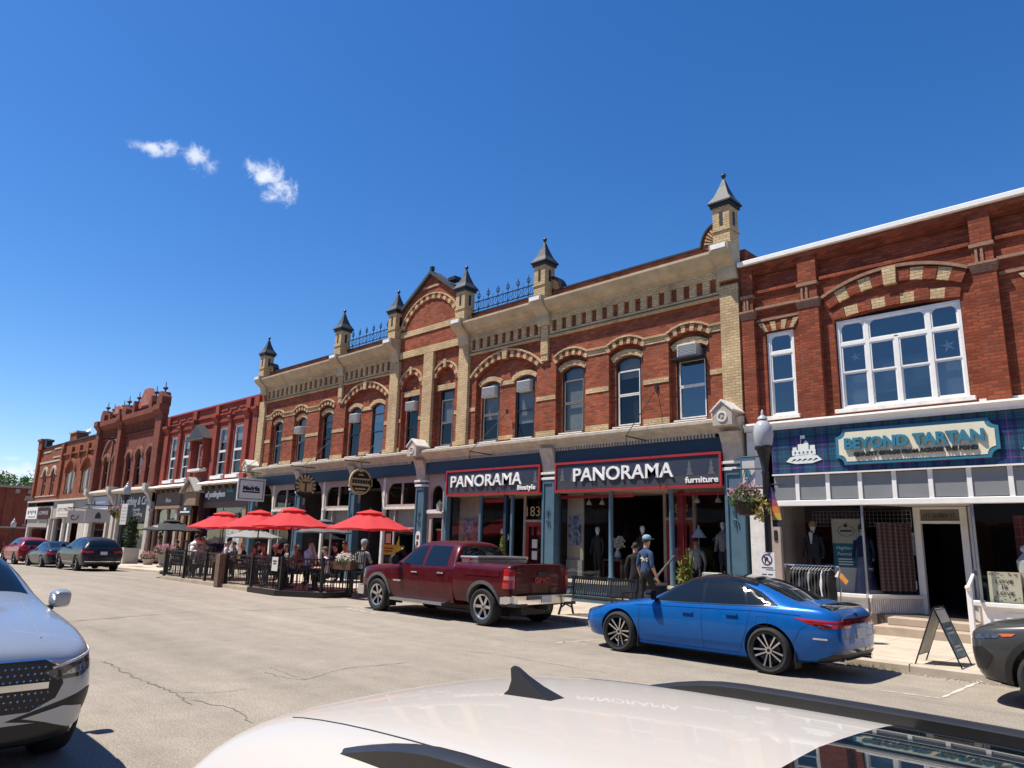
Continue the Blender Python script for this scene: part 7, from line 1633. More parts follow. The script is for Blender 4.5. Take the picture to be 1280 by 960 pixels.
S.loc('windscreen_sticker', B().add([(1.99, -.34, 1.462), (2.05, -.34, 1.50), (2.05, -.27, 1.50), (1.99, -.27, 1.462)], [(0, 1, 2, 3)]), 'plate')

# ---- dark grey crossover, right edge
M['graphite'] = paint_mat('graphite_paint', (.060, .061, .060), .3, .3)
cx_ = [(0.00, .42, .30, .58, .46, .78, .44, .82, .30, .01), (.06, .30, .58, .56, .76, .86, .72, .90, .52, .02), (.22, .24, .76, .58, .88, .92, .80, .965, .62, .03), (.55, .22, .84, .62, .93, .97, .84, 1.03, .68, .04), (1.0, .22, .86, .62, .935, 1.02, .86, 1.09, .73, .05), (1.38, .22, .86, .64, .935, 1.06, .865, 1.13, .76, .05)] + suv[7:]
C = Car('grey_crossover', 'dark grey crossover whose nose enters at the right edge', 'car', (-2.60, 11.70, 0), 0, cx_, 'graphite', (.90, 3.66), .37, .245, 1.62)
C.top('windscreen', [(1.66, -.70), (2.26, -.57), (2.32, 0), (2.26, .57), (1.66, .70), (1.58, 0)], 1.1, 1.8, 'carglass', .004); C.side('side_window', [(1.90, 1.15), (2.72, 1.16), (2.70, 1.54), (2.42, 1.52), (2.12, 1.38)], 'carglass', .005); C.side('side_window', [(2.80, 1.165), (3.62, 1.18), (3.56, 1.52), (2.78, 1.545)], 'carglass', .005)
poly = [(.90+.50*math.cos(t), .37+.50*math.sin(t)) for t in [i*math.pi/14 for i in range(-1, 16)]] + [(.90+.43*math.cos(t), .37+.43*math.sin(t)) for t in [i*math.pi/14 for i in range(15, -2, -1)]]
C.side('wheel_arch', poly, 'trimblack', .012); C.side('wheel_arch', [(x+2.76, z) for x, z in poly], 'trimblack', .012); C.side('sill_cladding', [(1.4, .20), (3.2, .20), (3.2, .38), (1.4, .38)], 'trimblack', .01)
C.side('day_lamp', [(.02, .80), (.30, .86), (.42, .87), (.36, .81), (.10, .77)], 'headlamp', .006); C.side('turn_lamp', [(.38, .862), (.56, .878), (.52, .845), (.42, .83)], 'amber', .007); C.end('front_grille', [(-.72, .40), (.72, .40), (.66, .76), (-.66, .76)], -.3, .22, 'glossblack', .005); C.side('intake', [(.02, .40), (.20, .42), (.30, .60), (.18, .70), (.02, .66)], 'trimblack', .008, yin=.5)
C.side('chrome_lip', [(.02, .275), (.50, .245), (.50, .265), (.02, .30)], 'chrome', .012, yin=.3); C.mirrors(1.72, 1.14, 'graphite'); C.seams([[(1.40, .40), (1.46, 1.06)], [(2.76, .40), (2.76, 1.14)]])
C.put_wheels(.25, dict(rim='alloy', m='alloy', mesh=spoke_set(5, .10, .12)))

# ---- cars parked further up the street
def zr(x): return -.015*max(0, -32-x)
M['navypaint'] = paint_mat('dark_navy_paint', (.010, .012, .020), .0, .35); M['bluedark'] = paint_mat('deep_blue_paint', (.008, .014, .034), .0, .35); M['redcar'] = paint_mat('red_paint', (.24, .006, .012), .0, .35)
def far_suv(name, label, loc, paint, sc=1.0):
    F = Car(name, label, 'car', loc, 0, [(s[0], s[1], s[2], s[3], s[4], s[5], s[6], s[7]*1.0, s[8]*1.03, s[9]) for s in suv[:13]] + [(4.40, .26, .86, .74, .93, 1.16, .86, 1.46, .66, .05), (4.58, .30, .84, .76, .92, 1.12, .84, 1.22, .70, .02), (4.68, .34, .78, .72, .86, 1.0, .78, 1.06, .62, .01), (4.73, .42, .64, .66, .70, .86, .66, .90, .5, .01)], paint, (.92, 3.72), .37, .245, 1.62, scale=sc)
    F.side('side_window', [(1.90, 1.15), (2.72, 1.16), (2.70, 1.54), (2.42, 1.52), (2.12, 1.38)], 'carglass', .005); F.side('side_window', [(2.80, 1.165), (3.70, 1.18), (3.62, 1.52), (2.78, 1.545)], 'carglass', .005); F.side('quarter_window', [(3.78, 1.19), (4.28, 1.22), (4.05, 1.46), (3.72, 1.51)], 'carglass', .005)
    F.end('rear_window', [(-.66, 1.18), (.66, 1.18), (.58, 1.50), (-.58, 1.50)], 4.0, 5, 'carglass', .005); F.side('tail_lamp', [(4.30, 1.04), (4.72, .98), (4.74, .88), (4.40, .92)], 'tail', .008, yin=.45); F.end('number_plate', [(-.15, .80), (.15, .80), (.15, .95), (-.15, .95)], 4.4, 5, 'plate', .01)
    F.end('rear_bumper_trim', [(-.86, .30), (.86, .30), (.80, .46), (-.80, .46)], 4.4, 5, 'trimblack', .01); F.end('bumper_strip', [(-.80, .47), (.80, .47), (.80, .50), (-.80, .50)], 4.4, 5, 'chrome', .012); F.top('windscreen', [(1.66, -.70), (2.26, -.57), (2.32, 0), (2.26, .57), (1.66, .70), (1.58, 0)], 1.1, 1.8, 'carglass', .004); F.top('roof_spoiler', [(4.0, -.56), (4.34, -.56), (4.34, .56), (4.0, .56)], 1.40, 1.7, paint, .02)
    F.side('sill_strip', [(1.5, .40), (3.2, .42), (3.2, .45), (1.5, .43)], 'chrome', .01); F.mirrors(1.72, 1.16, paint)
    F.put_wheels(.26, dict(rim='alloydark', m='alloy', mesh=spoke_set(5, .09, .10)))
    return F
far_suv('dark_suv', 'dark navy SUV seen from behind, parked left of the patio', (-43.75, 11.92, zr(-41)), 'navypaint')
F = Car('dark_sedan', 'small dark blue sedan parked between the dark SUV and the red SUV', 'car', (-50.0, 11.9, zr(-48)), 0, sed, 'bluedark', (.965, 3.79), .335, .22, 1.60, scale=.98)
F.side('window_trim', [(1.66, .94), (3.95, 1.01), (3.62, 1.20), (3.25, 1.335), (2.85, 1.375), (2.35, 1.335), (2.0, 1.17)], 'glossblack', .003); F.side('side_window', [(1.80, .965), (2.62, .975), (2.60, 1.335), (2.40, 1.32), (2.05, 1.16)], 'carglass', .005); F.side('side_window', [(2.69, .978), (3.42, 1.0), (3.30, 1.285), (2.95, 1.335), (2.67, 1.34)], 'carglass', .005)
F.top('rear_window', [(3.42, -.50), (4.20, -.58), (4.27, 0), (4.20, .58), (3.42, .50), (3.46, 0)], 1.02, 1.6, 'carglass', .004); F.top('windscreen', [(1.62, -.66), (2.28, -.53), (2.33, 0), (2.28, .53), (1.62, .66), (1.55, 0)], .92, 1.6, 'carglass', .004); F.side('tail_lamp', [(4.45, .88), (4.86, .86), (4.88, .72), (4.52, .76)], 'tail', .006); F.end('number_plate', [(-.16, .58), (.16, .58), (.16, .73), (-.16, .73)], 4.6, 5, 'plate', .012); F.mirrors(1.72, 1.02, 'bluedark')
F.put_wheels(.245, dict(rim='alloy', m='alloy', mesh=spoke_set(5, .09, .10)))
far_suv('red_suv', 'red SUV, farthest of the parked cars on the left', (-56.0, 11.95, zr(-54)), 'redcar')

# ---- white car right below the camera: roof, rails, fin aerial and sunroof
M['whitepaint'] = paint_mat('white_paint_car', (.50, .465, .425), .0, .4)
wc = [(-1.0, .36, .30, .58, .44, .72, .42, .76, .30, .01), (-.95, .28, .58, .56, .74, .78, .70, .82, .52, .02), (-.75, .24, .78, .56, .87, .84, .80, .89, .62, .03), (-.4, .22, .84, .58, .90, .88, .83, .94, .68, .04), (.35, .22, .86, .60, .905, .93, .84, 1.0, .72, .05), (.60, .22, .86, .60, .905, .95, .84, 1.07, .70, .06), (.98, .22, .86, .62, .905, .97, .83, 1.27, .665, .06), (1.30, .22, .86, .62, .905, .98, .82, 1.375, .645, .05),
      (1.80, .22, .86, .64, .905, 1.0, .82, 1.405, .64, .045), (2.40, .22, .86, .66, .905, 1.01, .82, 1.405, .64, .045), (3.05, .22, .86, .68, .905, 1.03, .84, 1.383, .67, .04), (3.42, .22, .87, .70, .91, 1.05, .85, 1.345, .67, .045), (3.53, .24, .86, .72, .90, 1.05, .83, 1.31, .65, .05), (3.60, .26, .84, .72, .89, 1.03, .80, 1.22, .65, .04), (3.68, .28, .82, .72, .88, 1.02, .77, 1.08, .64, .03), (3.74, .34, .76, .70, .82, .92, .74, .96, .6, .02), (3.79, .42, .62, .64, .68, .80, .62, .84, .48, .01)]
WY = 1.605
Wc = Car('white_car', 'white car roof with black roof rails and fin aerial close below the camera', 'car', (1.47, WY, 0), math.pi, wc, 'whitepaint', (-.05, 2.60), .33, .22, 1.58)
Wc.top('sunroof', [(1.10, -.54), (2.12, -.555), (2.14, 0), (2.12, .555), (1.10, .54)], 1.2, 1.6, 'carglass', .004)
for sy in (-.50, .50): Wc.top('roof_seam', [(2.15, sy-.002), (3.36, sy-.002), (3.36, sy+.002), (2.15, sy+.002)], 1.2, 1.6, 'trimblack', .0012)
Wc.top('windscreen', [(.66, -.70), (1.16, -.58), (1.2, 0), (1.16, .58), (.66, .70), (.56, 0)], .98, 1.6, 'carglass', .004); Wc.top('rear_window', [(3.55, -.58), (3.66, -.63), (3.66, .63), (3.55, .58)], 1.05, 1.6, 'carglass', .004)
Wc.side('side_window', [(.90, 1.0), (1.72, 1.01), (1.70, 1.31), (1.40, 1.29), (1.12, 1.17)], 'carglass', .005); Wc.side('side_window', [(1.80, 1.015), (2.62, 1.03), (2.56, 1.30), (1.78, 1.315)], 'carglass', .005); Wc.side('tail_lamp', [(3.25, .98), (3.55, .94), (3.6, .80), (3.3, .84)], 'tail', .008, yin=.45); Wc.side('head_lamp', [(-.95, .70), (-.6, .80), (-.6, .72), (-.95, .62)], 'headlamp', .006, yin=.4); Wc.mirrors(.72, 1.02, 'whitepaint'); Wc.put_wheels(.23, dict(rim='alloy', m='alloy', mesh=spoke_set(5, .09, .10)))
M['railgrey'] = mat('rail_black', (.020, .020, .021), .35, var=.15, scale=8)
for sg in (-1, 1):
    pts = []; n = 26
    rb = B()
    for i in range(n+1):
        t = i/n; x = .98+(2.98-.98)*t
        lift = .055*min(1, math.sin(math.pi*min(t, 1-t)*2.6 if min(t, 1-t) < .192 else math.pi/2))-.018
        h = BVHTree.FromPolygons([v.co for v in Wc.raw.vertices], [tuple(p.vertices) for p in Wc.raw.polygons]).ray_cast(Vector((x, sg*.575, 3)), Vector((0, 0, -1))) if i == 0 else bv.ray_cast(Vector((x, sg*.575, 3)), Vector((0, 0, -1)))
        if i == 0: bv = BVHTree.FromPolygons([v.co for v in Wc.raw.vertices], [tuple(p.vertices) for p in Wc.raw.polygons])
        z = h[0].z if h[0] else 1.35
        pts.append((x, sg*.575, z+lift))
    for (x, y, z) in pts:
        for dy, dz in ((-.026, -.06), (-.026, .006), (-.010, .016), (.010, .016), (.026, .006), (.026, -.06)): rb.v.append((x, y+dy, z+dz))
    for i in range(n):
        for k in range(6):
            j = (k+1) % 6; rb.f.append((6*i+k, 6*i+j, 6*i+6+j, 6*i+6+k)); rb.mi.append(0)
    rb.f += [tuple(range(6)), tuple(range(6*n, 6*n+6))]; rb.mi += [0, 0]
    rl_ = Wc.loc('roof_rail', rb, 'railgrey', True)
    for i in (2, 13, 24):
        x, y, z = pts[i]; Wc.loc('rail_foot', B().box(x-.06, x+.06, y-.02, y+.02, z-.085, z-.005), 'railgrey', parent=rl_)
# fin aerial
fa = B(); zA = 1.376
prof = [(0, 0), (.19, 0), (.185, .012), (.11, .05), (.06, .085), (.025, .118), (.008, .122), (.0, .11), (.014, .06), (.012, .02)]
prof = [(3.02 - a*.95, b*.60) for a, b in prof]
for i, (x, z) in enumerate(prof):
    w_ = .030*(1-min(1, z/.078)**.8)+.004
    fa.v += [(x, -w_, zA+z), (x, w_, zA+z)]
n = len(prof); fa.f = [(2*i, 2*((i+1) % n), 2*((i+1) % n)+1, 2*i+1) for i in range(n)] + [tuple(2*i for i in range(n)), tuple(2*i+1 for i in range(n))[::-1]]; fa.mi = [0]*len(fa.f)
Wc.loc('fin_aerial', fa, 'trimblack', True)
# ------------------------------------------------------------------ people
SKIN = {'skin': (.50, .29, .20), 'skin2': (.42, .23, .15)}
def cloth(name, col, var=.14): return mat('cloth_'+name, col, .92, var=var, scale=9, bump=.25, bscale=45)
def person(label, loc, rz, top, legs, h=1.75, pose='stand', hair=(.03, .02, .015), hat=None, sleeves='short', skin='skin', shoes=(.02, .02, .02), arms=None, group=None, lean=0.0, print_=False, headturn=0.0, legskin=False):
    """one continuous skinned body; hair, hat and face are its children. Local: faces +y, x to its left... mirrored"""
    k = h/1.75; e_ = []
    V = []; Rr = []; E = []; C = []          # verts, radii, edges, edge material
    def v(p, r): V.append(Vector(p)*k); Rr.append((r*k, r*k) if not isinstance(r, tuple) else (r[0]*k, r[1]*k)); return len(V)-1
    def ed(a, b, c): E.append((a, b)); C.append(c)
    sit = pose == 'sit'
    pz = .50 if sit else .95
    le = lean
    pel = v((0, 0, pz), (.155, .125)); wa = v((0, .02+le*.25, pz+.17), (.148, .115)); chs = v((0, .02+le*.6, pz+.38), (.165, .125)); sh = v((0, .0+le*.85, pz+.50), (.105, .085))
    nk = v((0, .015+le*.98, pz+.575), .056); hd = v((0, .035+le*1.05, pz+.66), (.072, .085)); hm = v((0, .04+le*1.08, pz+.735), (.078, .094)); ht = v((0, .03+le*1.05, pz+.80), (.055, .07))
    ed(pel, wa, 0); ed(wa, chs, 0); ed(chs, sh, 0); ed(sh, nk, 2); ed(nk, hd, 2); ed(hd, hm, 2); ed(hm, ht, 2)
    for s in (-1, 1):
        hp = v((s*.095, .0, pz-.05), .105)
        if sit: kn = v((s*.13, .42, pz+.02), .072); an = v((s*.13, .40, .10), .048); to = v((s*.14, .55, .05), .04)
        elif pose == 'walk': kn = v((s*.10, .10*s+.08, .52), .075); an = v((s*.10, .18*s-.04, .10), .05); to = v((s*.11, .18*s+.12, .05), .042)
        else: kn = v((s*.11, .02, .50), .072); an = v((s*.12, -.02, .10), .05); to = v((s*.14, .13, .05), .042)
        ed(pel, hp, 1); ed(hp, kn, 1); ed(kn, an, 2 if legskin else 1); ed(an, to, 3)
        so_ = v((s*.175, le*.8, pz+.45), .074)
        a = (arms or {}).get(s)
        if a is None: a = ((s*.25, -.03+le*.5, pz+.17), (s*.27, .08+le*.3, pz-.07)) if not sit else ((s*.26, .06+le*.6, pz+.20), (s*.16, .30+le*.6, pz+.21))
        el = v(a[0], .047); wr = v(a[1], .032)
        d = (Vector(a[1])-Vector(a[0])).normalized()
        pm = v(Vector(a[1])+d*.06, (.036, .022))
        ed(sh, so_, 0)
        mid = v((Vector((s*.175, le*.8, pz+.45))+Vector(a[0]))*.5, .056)
        ed(so_, mid, 0); ed(mid, el, 0 if sleeves != 'none' else 2); ed(el, wr, 0 if sleeves == 'long' else 2); ed(wr, pm, 2)
        side = d.orthogonal().normalized() if abs(d.z) < .6 else Vector((0, 1, 0)); side = (side-d*side.dot(d)).normalized(); nrm = d.cross(side)
        for i, (t, ln) in enumerate(((-.028, .062), (-.010, .072), (.010, .068), (.027, .052))):
            f1 = v(Vector(a[1])+d*(.10)+side*t, .0095); f2 = v(Vector(a[1])+d*(.10+ln*.55)+side*t*1.1+nrm*.006*s, .009); f3 = v(Vector(a[1])+d*(.10+ln)+side*t*1.1+nrm*.018*s, .0075)
            ed(pm, f1, 2); ed(f1, f2, 2); ed(f2, f3, 2)
        t1 = v(Vector(a[1])+d*.045-side*.042, .011); t2 = v(Vector(a[1])+d*.085-side*.055+nrm*.01*s, .009); ed(pm, t1, 2); ed(t1, t2, 2)
    me = bpy.data.meshes.new('body'); me.from_pydata(V, E, []); o = bpy.data.objects.new('p_', me); TMP.collection.objects.link(o)
    md = o.modifiers.new('skin', 'SKIN'); md.use_smooth_shade = True; md.branch_smoothing = .4
    sv = me.skin_vertices[0].data
    for i, r in enumerate(Rr): sv[i].radius = r; sv[i].use_root = (i == 0)
    o.modifiers.new('sub', 'SUBSURF').levels = 1
    m2 = evaluated(o); bpy.data.objects.remove(o)
    mats = [cloth(top[0], top[1]), cloth(legs[0], legs[1]), mat(skin, SKIN[skin], .6, var=.06, scale=20), mat('shoe_%s' % ''.join('%02d' % int(c*99) for c in shoes), shoes, .7)]
    m2.materials.clear()
    for m_ in mats: m2.materials.append(m_)
    segs = [(V[a], V[b], Rr[a][0], c) for (a, b), c in zip(E, C)]
    half_ = {}
    for f in m2.polygons:
        c = f.center; best = (9, 0)
        for i, (a, b, r, m_) in enumerate(segs):
            ab = b-a; t = max(0, min(1, (c-a).dot(ab)/max(1e-9, ab.length_squared))); d = (c-(a+ab*t)).length-r*.6
            if d < best[0]: best = (d, m_ if not (m_ == 0 and sleeves == 'half' and False) else 2)
        f.material_index = best[1]; f.use_smooth = True
    root = empty('person', loc, rz, label, 'person', group)
    bo = bpy.data.objects.new('body', m2); COL.objects.link(bo); bo.parent = root
    hc = V[hm]; 
    # hair shell, face
    hb = B(); n, m_ = 12, 7
    def hs_(th, ph, sc): return (hc.x+.096*k*sc*math.sin(th)*math.cos(ph)*.92, hc.y+.112*k*sc*math.sin(th)*math.sin(ph)-.006*k, hc.z+.02*k+.108*k*sc*math.cos(th))
    hv = B()
    for i in range(m_+1):
        for j in range(n):
            ph = 2*math.pi*j/n; fr = math.sin(ph)
            th = (i/m_)*(R(62) if fr > .5 else (R(95) if fr > -.2 else R(120)))
            hv.v.append(hs_(th, ph, 1.0))
    for i in range(m_):
        for j in range(n): hv.f.append((i*n+j, i*n+(j+1) % n, (i+1)*n+(j+1) % n, (i+1)*n+j)); hv.mi.append(0)
    if hair: mk('hair', hv, mat('hair_%d' % (hash(hair) % 9999), hair, .8, var=.3, scale=60), root, smooth=True, local=True)
    fb = B()
    for s in (-1, 1): fb.ball((hc.x+s*.032*k, hc.y+.088*k, hc.z+.005*k), .009*k, 6, 4)
    fb.box(hc.x-.024*k, hc.x+.024*k, hc.y+.080*k, hc.y+.092*k, hc.z-.068*k, hc.z-.060*k)
    mk('face', fb, mat('face_dark', (.06, .03, .025), .5), root, local=True)
    nb = B().add([(hc.x-.014*k, hc.y+.085*k, hc.z-.03*k), (hc.x+.014*k, hc.y+.085*k, hc.z-.03*k), (hc.x, hc.y+.118*k, hc.z-.032*k), (hc.x, hc.y+.088*k, hc.z+.012*k)], [(0, 1, 2), (0, 2, 3), (1, 3, 2)])
    for s in (-1, 1): nb.ball((hc.x+s*.082*k, hc.y+.0*k, hc.z-.01*k), .022*k, 6, 5)
    mk('nose_and_ears', nb, mats[2], root, local=True)
    if hat:
        kind, col = hat; hm_ = mat('hat_%02d%02d%02d' % tuple(int(c*99) for c in col), col, .9, var=.1, scale=20)
        cz = hc.z+.045*k; b = B().lathe([(.105*k, 0), (.106*k, .03*k), (.095*k, .07*k), (.06*k, .10*k), (0, .11*k)], hc.x, hc.y, 14, cz)
        if kind == 'cap': b.prism([(hc.x-.075*k, hc.y+.08*k), (hc.x+.075*k, hc.y+.08*k), (hc.x+.05*k, hc.y+.185*k), (hc.x-.05*k, hc.y+.185*k)], cz, cz+.012, 'z')
        else: b.lathe([(.10*k, .0), (.19*k, -.015*k), (.19*k, -.005*k), (.10*k, .02*k)], hc.x, hc.y, 18, cz)
        mk('hat', b, hm_, root, smooth=True, local=True)
    if print_:
        bv_ = BVHTree.FromPolygons([q.co for q in m2.vertices], [tuple(p.vertices) for p in m2.polygons])
        pr = random.Random(2); q = B()
        for i in range(26):
            x = pr.uniform(-.12, .12); z = pz+.40+pr.uniform(-.05, .05)-abs(x)*.15
            h_ = bv_.ray_cast(Vector((x, -1, z))*1, Vector((0, 1, 0)))
            if h_[0]:
                y = h_[0].y-.004; s_ = pr.uniform(.012, .026); q.add([(x-s_*1.6, y, z-s_*.5), (x+s_, y, z-s_*.7), (x+s_*1.5, y, z+s_*.6), (x-s_, y, z+s_*.4)], [(0, 1, 2, 3)])
        mk('shirt_print', q, mat('print_cream', (.62, .56, .42), .9), root, local=True)
    return root
P_ = SW
person('man in a navy T-shirt with pale back print, light blue cap and black trousers', (-10.62, 15.70, P_), R(-14), ('navytee', (.030, .062, .135)), ('black', (.010, .010, .011)), 1.86, 'walk', (.05, .04, .03), ('cap', (.22, .36, .46)), shoes=(.55, .54, .50), print_=True)
person('person in black clothes and white shoes left of the man in navy', (-11.32, 16.25, P_), R(25), ('black', (.010, .010, .011)), ('black', (.010, .010, .011)), 1.70, 'walk', (.02, .015, .01), sleeves='long', shoes=(.7, .69, .66))
person('person in a pale top standing behind the right column of the doorway', (-10.72, FY+.85, .31), R(180), ('palegrey', (.42, .42, .44)), ('navytrs', (.02, .025, .05)), 1.68, 'stand', (.06, .035, .02))
# ------------------------------------------------------------------ patio with its fence
fence_pts = [(-30.55, 13.3), (-30.55, 11.62), (-28.75, 11.66), (-26.95, 11.70), (-25.2, 11.68), (-23.2, 11.62), (-21.2, 11.58), (-19.95, 12.25), (-19.95, 13.3)]
plat = [(p[0]-(.12 if i < 2 else -.12 if i > 6 else 0), p[1]-(.12 if 0 < i < 8 else 0)) for i, p in enumerate(fence_pts)] 
mk('patio_platform', B().prism(plat[:1]+plat[1:]+[(-19.83, 13.56), (-30.67, 13.56)], -.1, SW, 'z'), 'slab', kind='structure')
FN = empty('patio_fence', (-25, 11.6, SW), 0, 'black metal picket fence round the street patio', 'fence')
FT = SW+1.02
bal = meshdata('baluster', B().box(-.009, .009, -.009, .009, SW+.08, FT-.05), 'blackmetal')
for i in range(len(fence_pts)-1):
    (xa, ya), (xb, yb) = fence_pts[i], fence_pts[i+1]; L_ = math.hypot(xb-xa, yb-ya); ux, uy = (xb-xa)/L_, (yb-ya)/L_
    def q(t, w): return [(xa+ux*t0-uy*w*s, ya+uy*t0+ux*w*s) for t0, s in ((t[0], -1), (t[1], -1), (t[1], 1), (t[0], 1))]
    mk('rail', B().prism(q((0, L_), .018), FT-.05, FT, 'z'), 'blackmetal', FN); mk('rail', B().prism(q((0, L_), .015), SW+.05, SW+.08, 'z'), 'blackmetal', FN); mk('rail', B().prism(q((0, L_), .012), FT-.17, FT-.15, 'z'), 'blackmetal', FN)
    n = int(L_/.105)
    for k_ in range(1, n):
        o = bpy.data.objects.new('baluster', bal); COL.objects.link(o); o.parent = FN; t = L_*k_/n; o.location = Vector((xa+ux*t, ya+uy*t, 0))-ORG[FN.name]
    mk('post', B().box(xa-.045, xa+.045, ya-.045, ya+.045, SW, FT+.04), 'blackmetal', FN)
mk('post', B().box(-20.0, -19.9, 13.25, 13.35, SW, FT+.04), 'blackmetal', FN)
mk('foot_beam', B().prism([(-23.0, 11.40), (-21.15, 11.36), (-19.72, 12.15), (-19.72, 13.2), (-19.9, 13.2), (-19.95, 12.3), (-21.25, 11.52), (-23.0, 11.55)], .005, .16, 'z'), 'black', FN)
mk('fence_notice', B().box(-21.75, -21.38, 11.52, 11.535, .72, 1.14), 'paper', FN); mk('notice_text', B().box(-21.68, -21.45, 11.512, 11.519, 1.0, 1.04).box(-21.66, -21.47, 11.512, 11.519, .93, .96), 'signdark', FN)
tp = mk('timber_pier', B().box(-25.55, -25.25, 11.44, 11.66, .0, FT-.02), mat('grey_timber', (.20, .13, .085), .85, var=.3, scale=14), label='rough brown timber pier standing in the patio fence', cat='pier')
for k_ in range(3): mk('plank', B().box(-25.545+k_*.10, -25.46+k_*.10, 11.415, 11.439, .03, FT-.04), mat('grey_timber', (.20, .13, .085)), tp)
# umbrellas
def fabric(name, col, tr):
    m = bpy.data.materials.new(name); m.use_nodes = True; N = m.node_tree.nodes; K = m.node_tree.links; p = N['Principled BSDF']; p.inputs['Base Color'].default_value = (*col, 1); p.inputs['Roughness'].default_value = .85
    t = N.new('ShaderNodeBsdfTranslucent'); t.inputs[0].default_value = (*col, 1); x = N.new('ShaderNodeMixShader'); x.inputs[0].default_value = tr; K.new(p.outputs[0], x.inputs[1]); K.new(t.outputs[0], x.inputs[2]); K.new(x.outputs[0], N['Material Output'].inputs['Surface'])
    g = N.new('ShaderNodeNewGeometry'); n = N.new('ShaderNodeTexNoise'); n.inputs['Scale'].default_value = 6; K.new(g.outputs['Position'], n.inputs['Vector']); b = N.new('ShaderNodeBump'); b.inputs['Strength'].default_value = .25; b.inputs['Distance'].default_value = .05; K.new(n.outputs['Fac'], b.inputs['Height']); K.new(b.outputs[0], p.inputs['Normal'])
    M[name] = m
fabric('umb_red', (.70, .055, .062), .35); fabric('umb_grey', (.13, .13, .135), .2); fabric('umb_black', (.035, .034, .035), .1); fabric('umb_white', (.30, .29, .28), .2)
def umbrella(x, y, r, zr_, za, m, label, group='red patio umbrellas', n=8, rot=.2, vent=True, tilt=0.0):
    e = empty('patio_umbrella', (x, y, SW), 0, label, 'umbrella', group)
    mk('pole', B().tube((x, y, SW), (x, y, za+.05), .024, n=8), 'wood' if m != 'umb_red' else 'blackmetal', e); mk('base', B().lathe([(.26, 0), (.26, .05), (.06, .10), (.04, .35)], x, y, 16, SW), 'blackmetal', e)
    b = B(); rings = ((.0, 0), (.2, .07), (.55, .50), (1.0, 1.0)); sub = 4; N_ = n*sub
    for fr, dz in rings:
        for i in range(N_):
            a = rot+2*math.pi*i/N_; t = (i % sub)/sub; sag = math.sin(math.pi*t)
            rr = r*fr*(1-.075*sag); z = za-(za-zr_)*dz+(.045*sag*fr if fr < 1 else .03*sag)-.05*math.sin(math.pi*fr)*sag
            b.v.append((x+rr*math.cos(a), y+rr*math.sin(a), z))
    for k_ in range(3):
        for i in range(N_): b.f.append((k_*N_+i, k_*N_+(i+1) % N_, (k_+1)*N_+(i+1) % N_, (k_+1)*N_+i)); b.mi.append(0)
    # valance drop
    o_ = len(b.v)
    for i in range(N_): vx, vy, vz = b.v[3*N_+i]; b.v.append((vx, vy, vz-.05))
    for i in range(N_): b.f.append((3*N_+i, 3*N_+(i+1) % N_, o_+(i+1) % N_, o_+i)); b.mi.append(0)
    mk('canopy', b, m, e, smooth=True)
    if vent:
        c = B()
        for fr, dz in ((0, 0), (.30, .11), (.33, .14)):
            for i in range(N_): a = rot+2*math.pi*i/N_; sag = math.sin(math.pi*(i % sub)/sub); c.v.append((x+r*fr*(1-.06*sag)*math.cos(a), y+r*fr*(1-.06*sag)*math.sin(a), za+.07-(za-zr_)*dz*1.6))
        for k_ in range(2):
            for i in range(N_): c.f.append((k_*N_+i, k_*N_+(i+1) % N_, (k_+1)*N_+(i+1) % N_, (k_+1)*N_+i)); c.mi.append(0)
        mk('vent_cap', c, m, e, smooth=True)
    for i in range(n):
        a = rot+2*math.pi*i/n; mk('rib', B().tube((x, y, za-.03), (x+r*.97*math.cos(a), y+r*.97*math.sin(a), zr_-.01), .008, n=4), 'blackmetal', e)
    mk('finial', B().ball((x, y, za+.09), .03, 8, 5), 'blackmetal', e)
def onray(px, py, Y): p = at(px, py, Y=Y); return p
for px, Y, r, label, tip in ((281, 12.75, 1.38, 'leftmost red patio umbrella', 640), (325, 12.55, 1.32, 'red patio umbrella second from the left', 638), (366, 12.5, 1.36, 'red patio umbrella with its pole by the white capped guest', 635), (463, 14.1, 1.42, 'rightmost red patio umbrella just left of the pickup cab', 638)):
    p = at(px, 645, Y=Y); tp_ = at(px, tip, Y=Y)
    umbrella(p.x, Y, r, tp_.z-.62, tp_.z-.04, 'umb_red', label, rot=.2+px*.01)
p = at(406, 651, Y=15.6); umbrella(p.x, 15.6, 1.1, p.z-.45, p.z, 'umb_grey', 'grey umbrella half hidden behind the red ones', 'dark patio umbrellas')
p = at(216, 651, Y=12.2); umbrella(p.x, 12.2, 1.22, p.z-.40, p.z, 'umb_black', 'black umbrella with pale print at the left patio end', 'dark patio umbrellas', vent=True, n=6)
mk('canopy_print', B().box(p.x-.05, p.x+.5, 11.45, 11.455, p.z-.30, p.z-.22), 'letter', bpy.data.objects['patio_umbrella.005'])
p = at(318, 664, Y=15.8); umbrella(p.x, 15.8, 1.25, p.z-.28, p.z+.12, 'umb_white', 'pale grey umbrella low behind the red umbrellas', 'dark patio umbrellas')
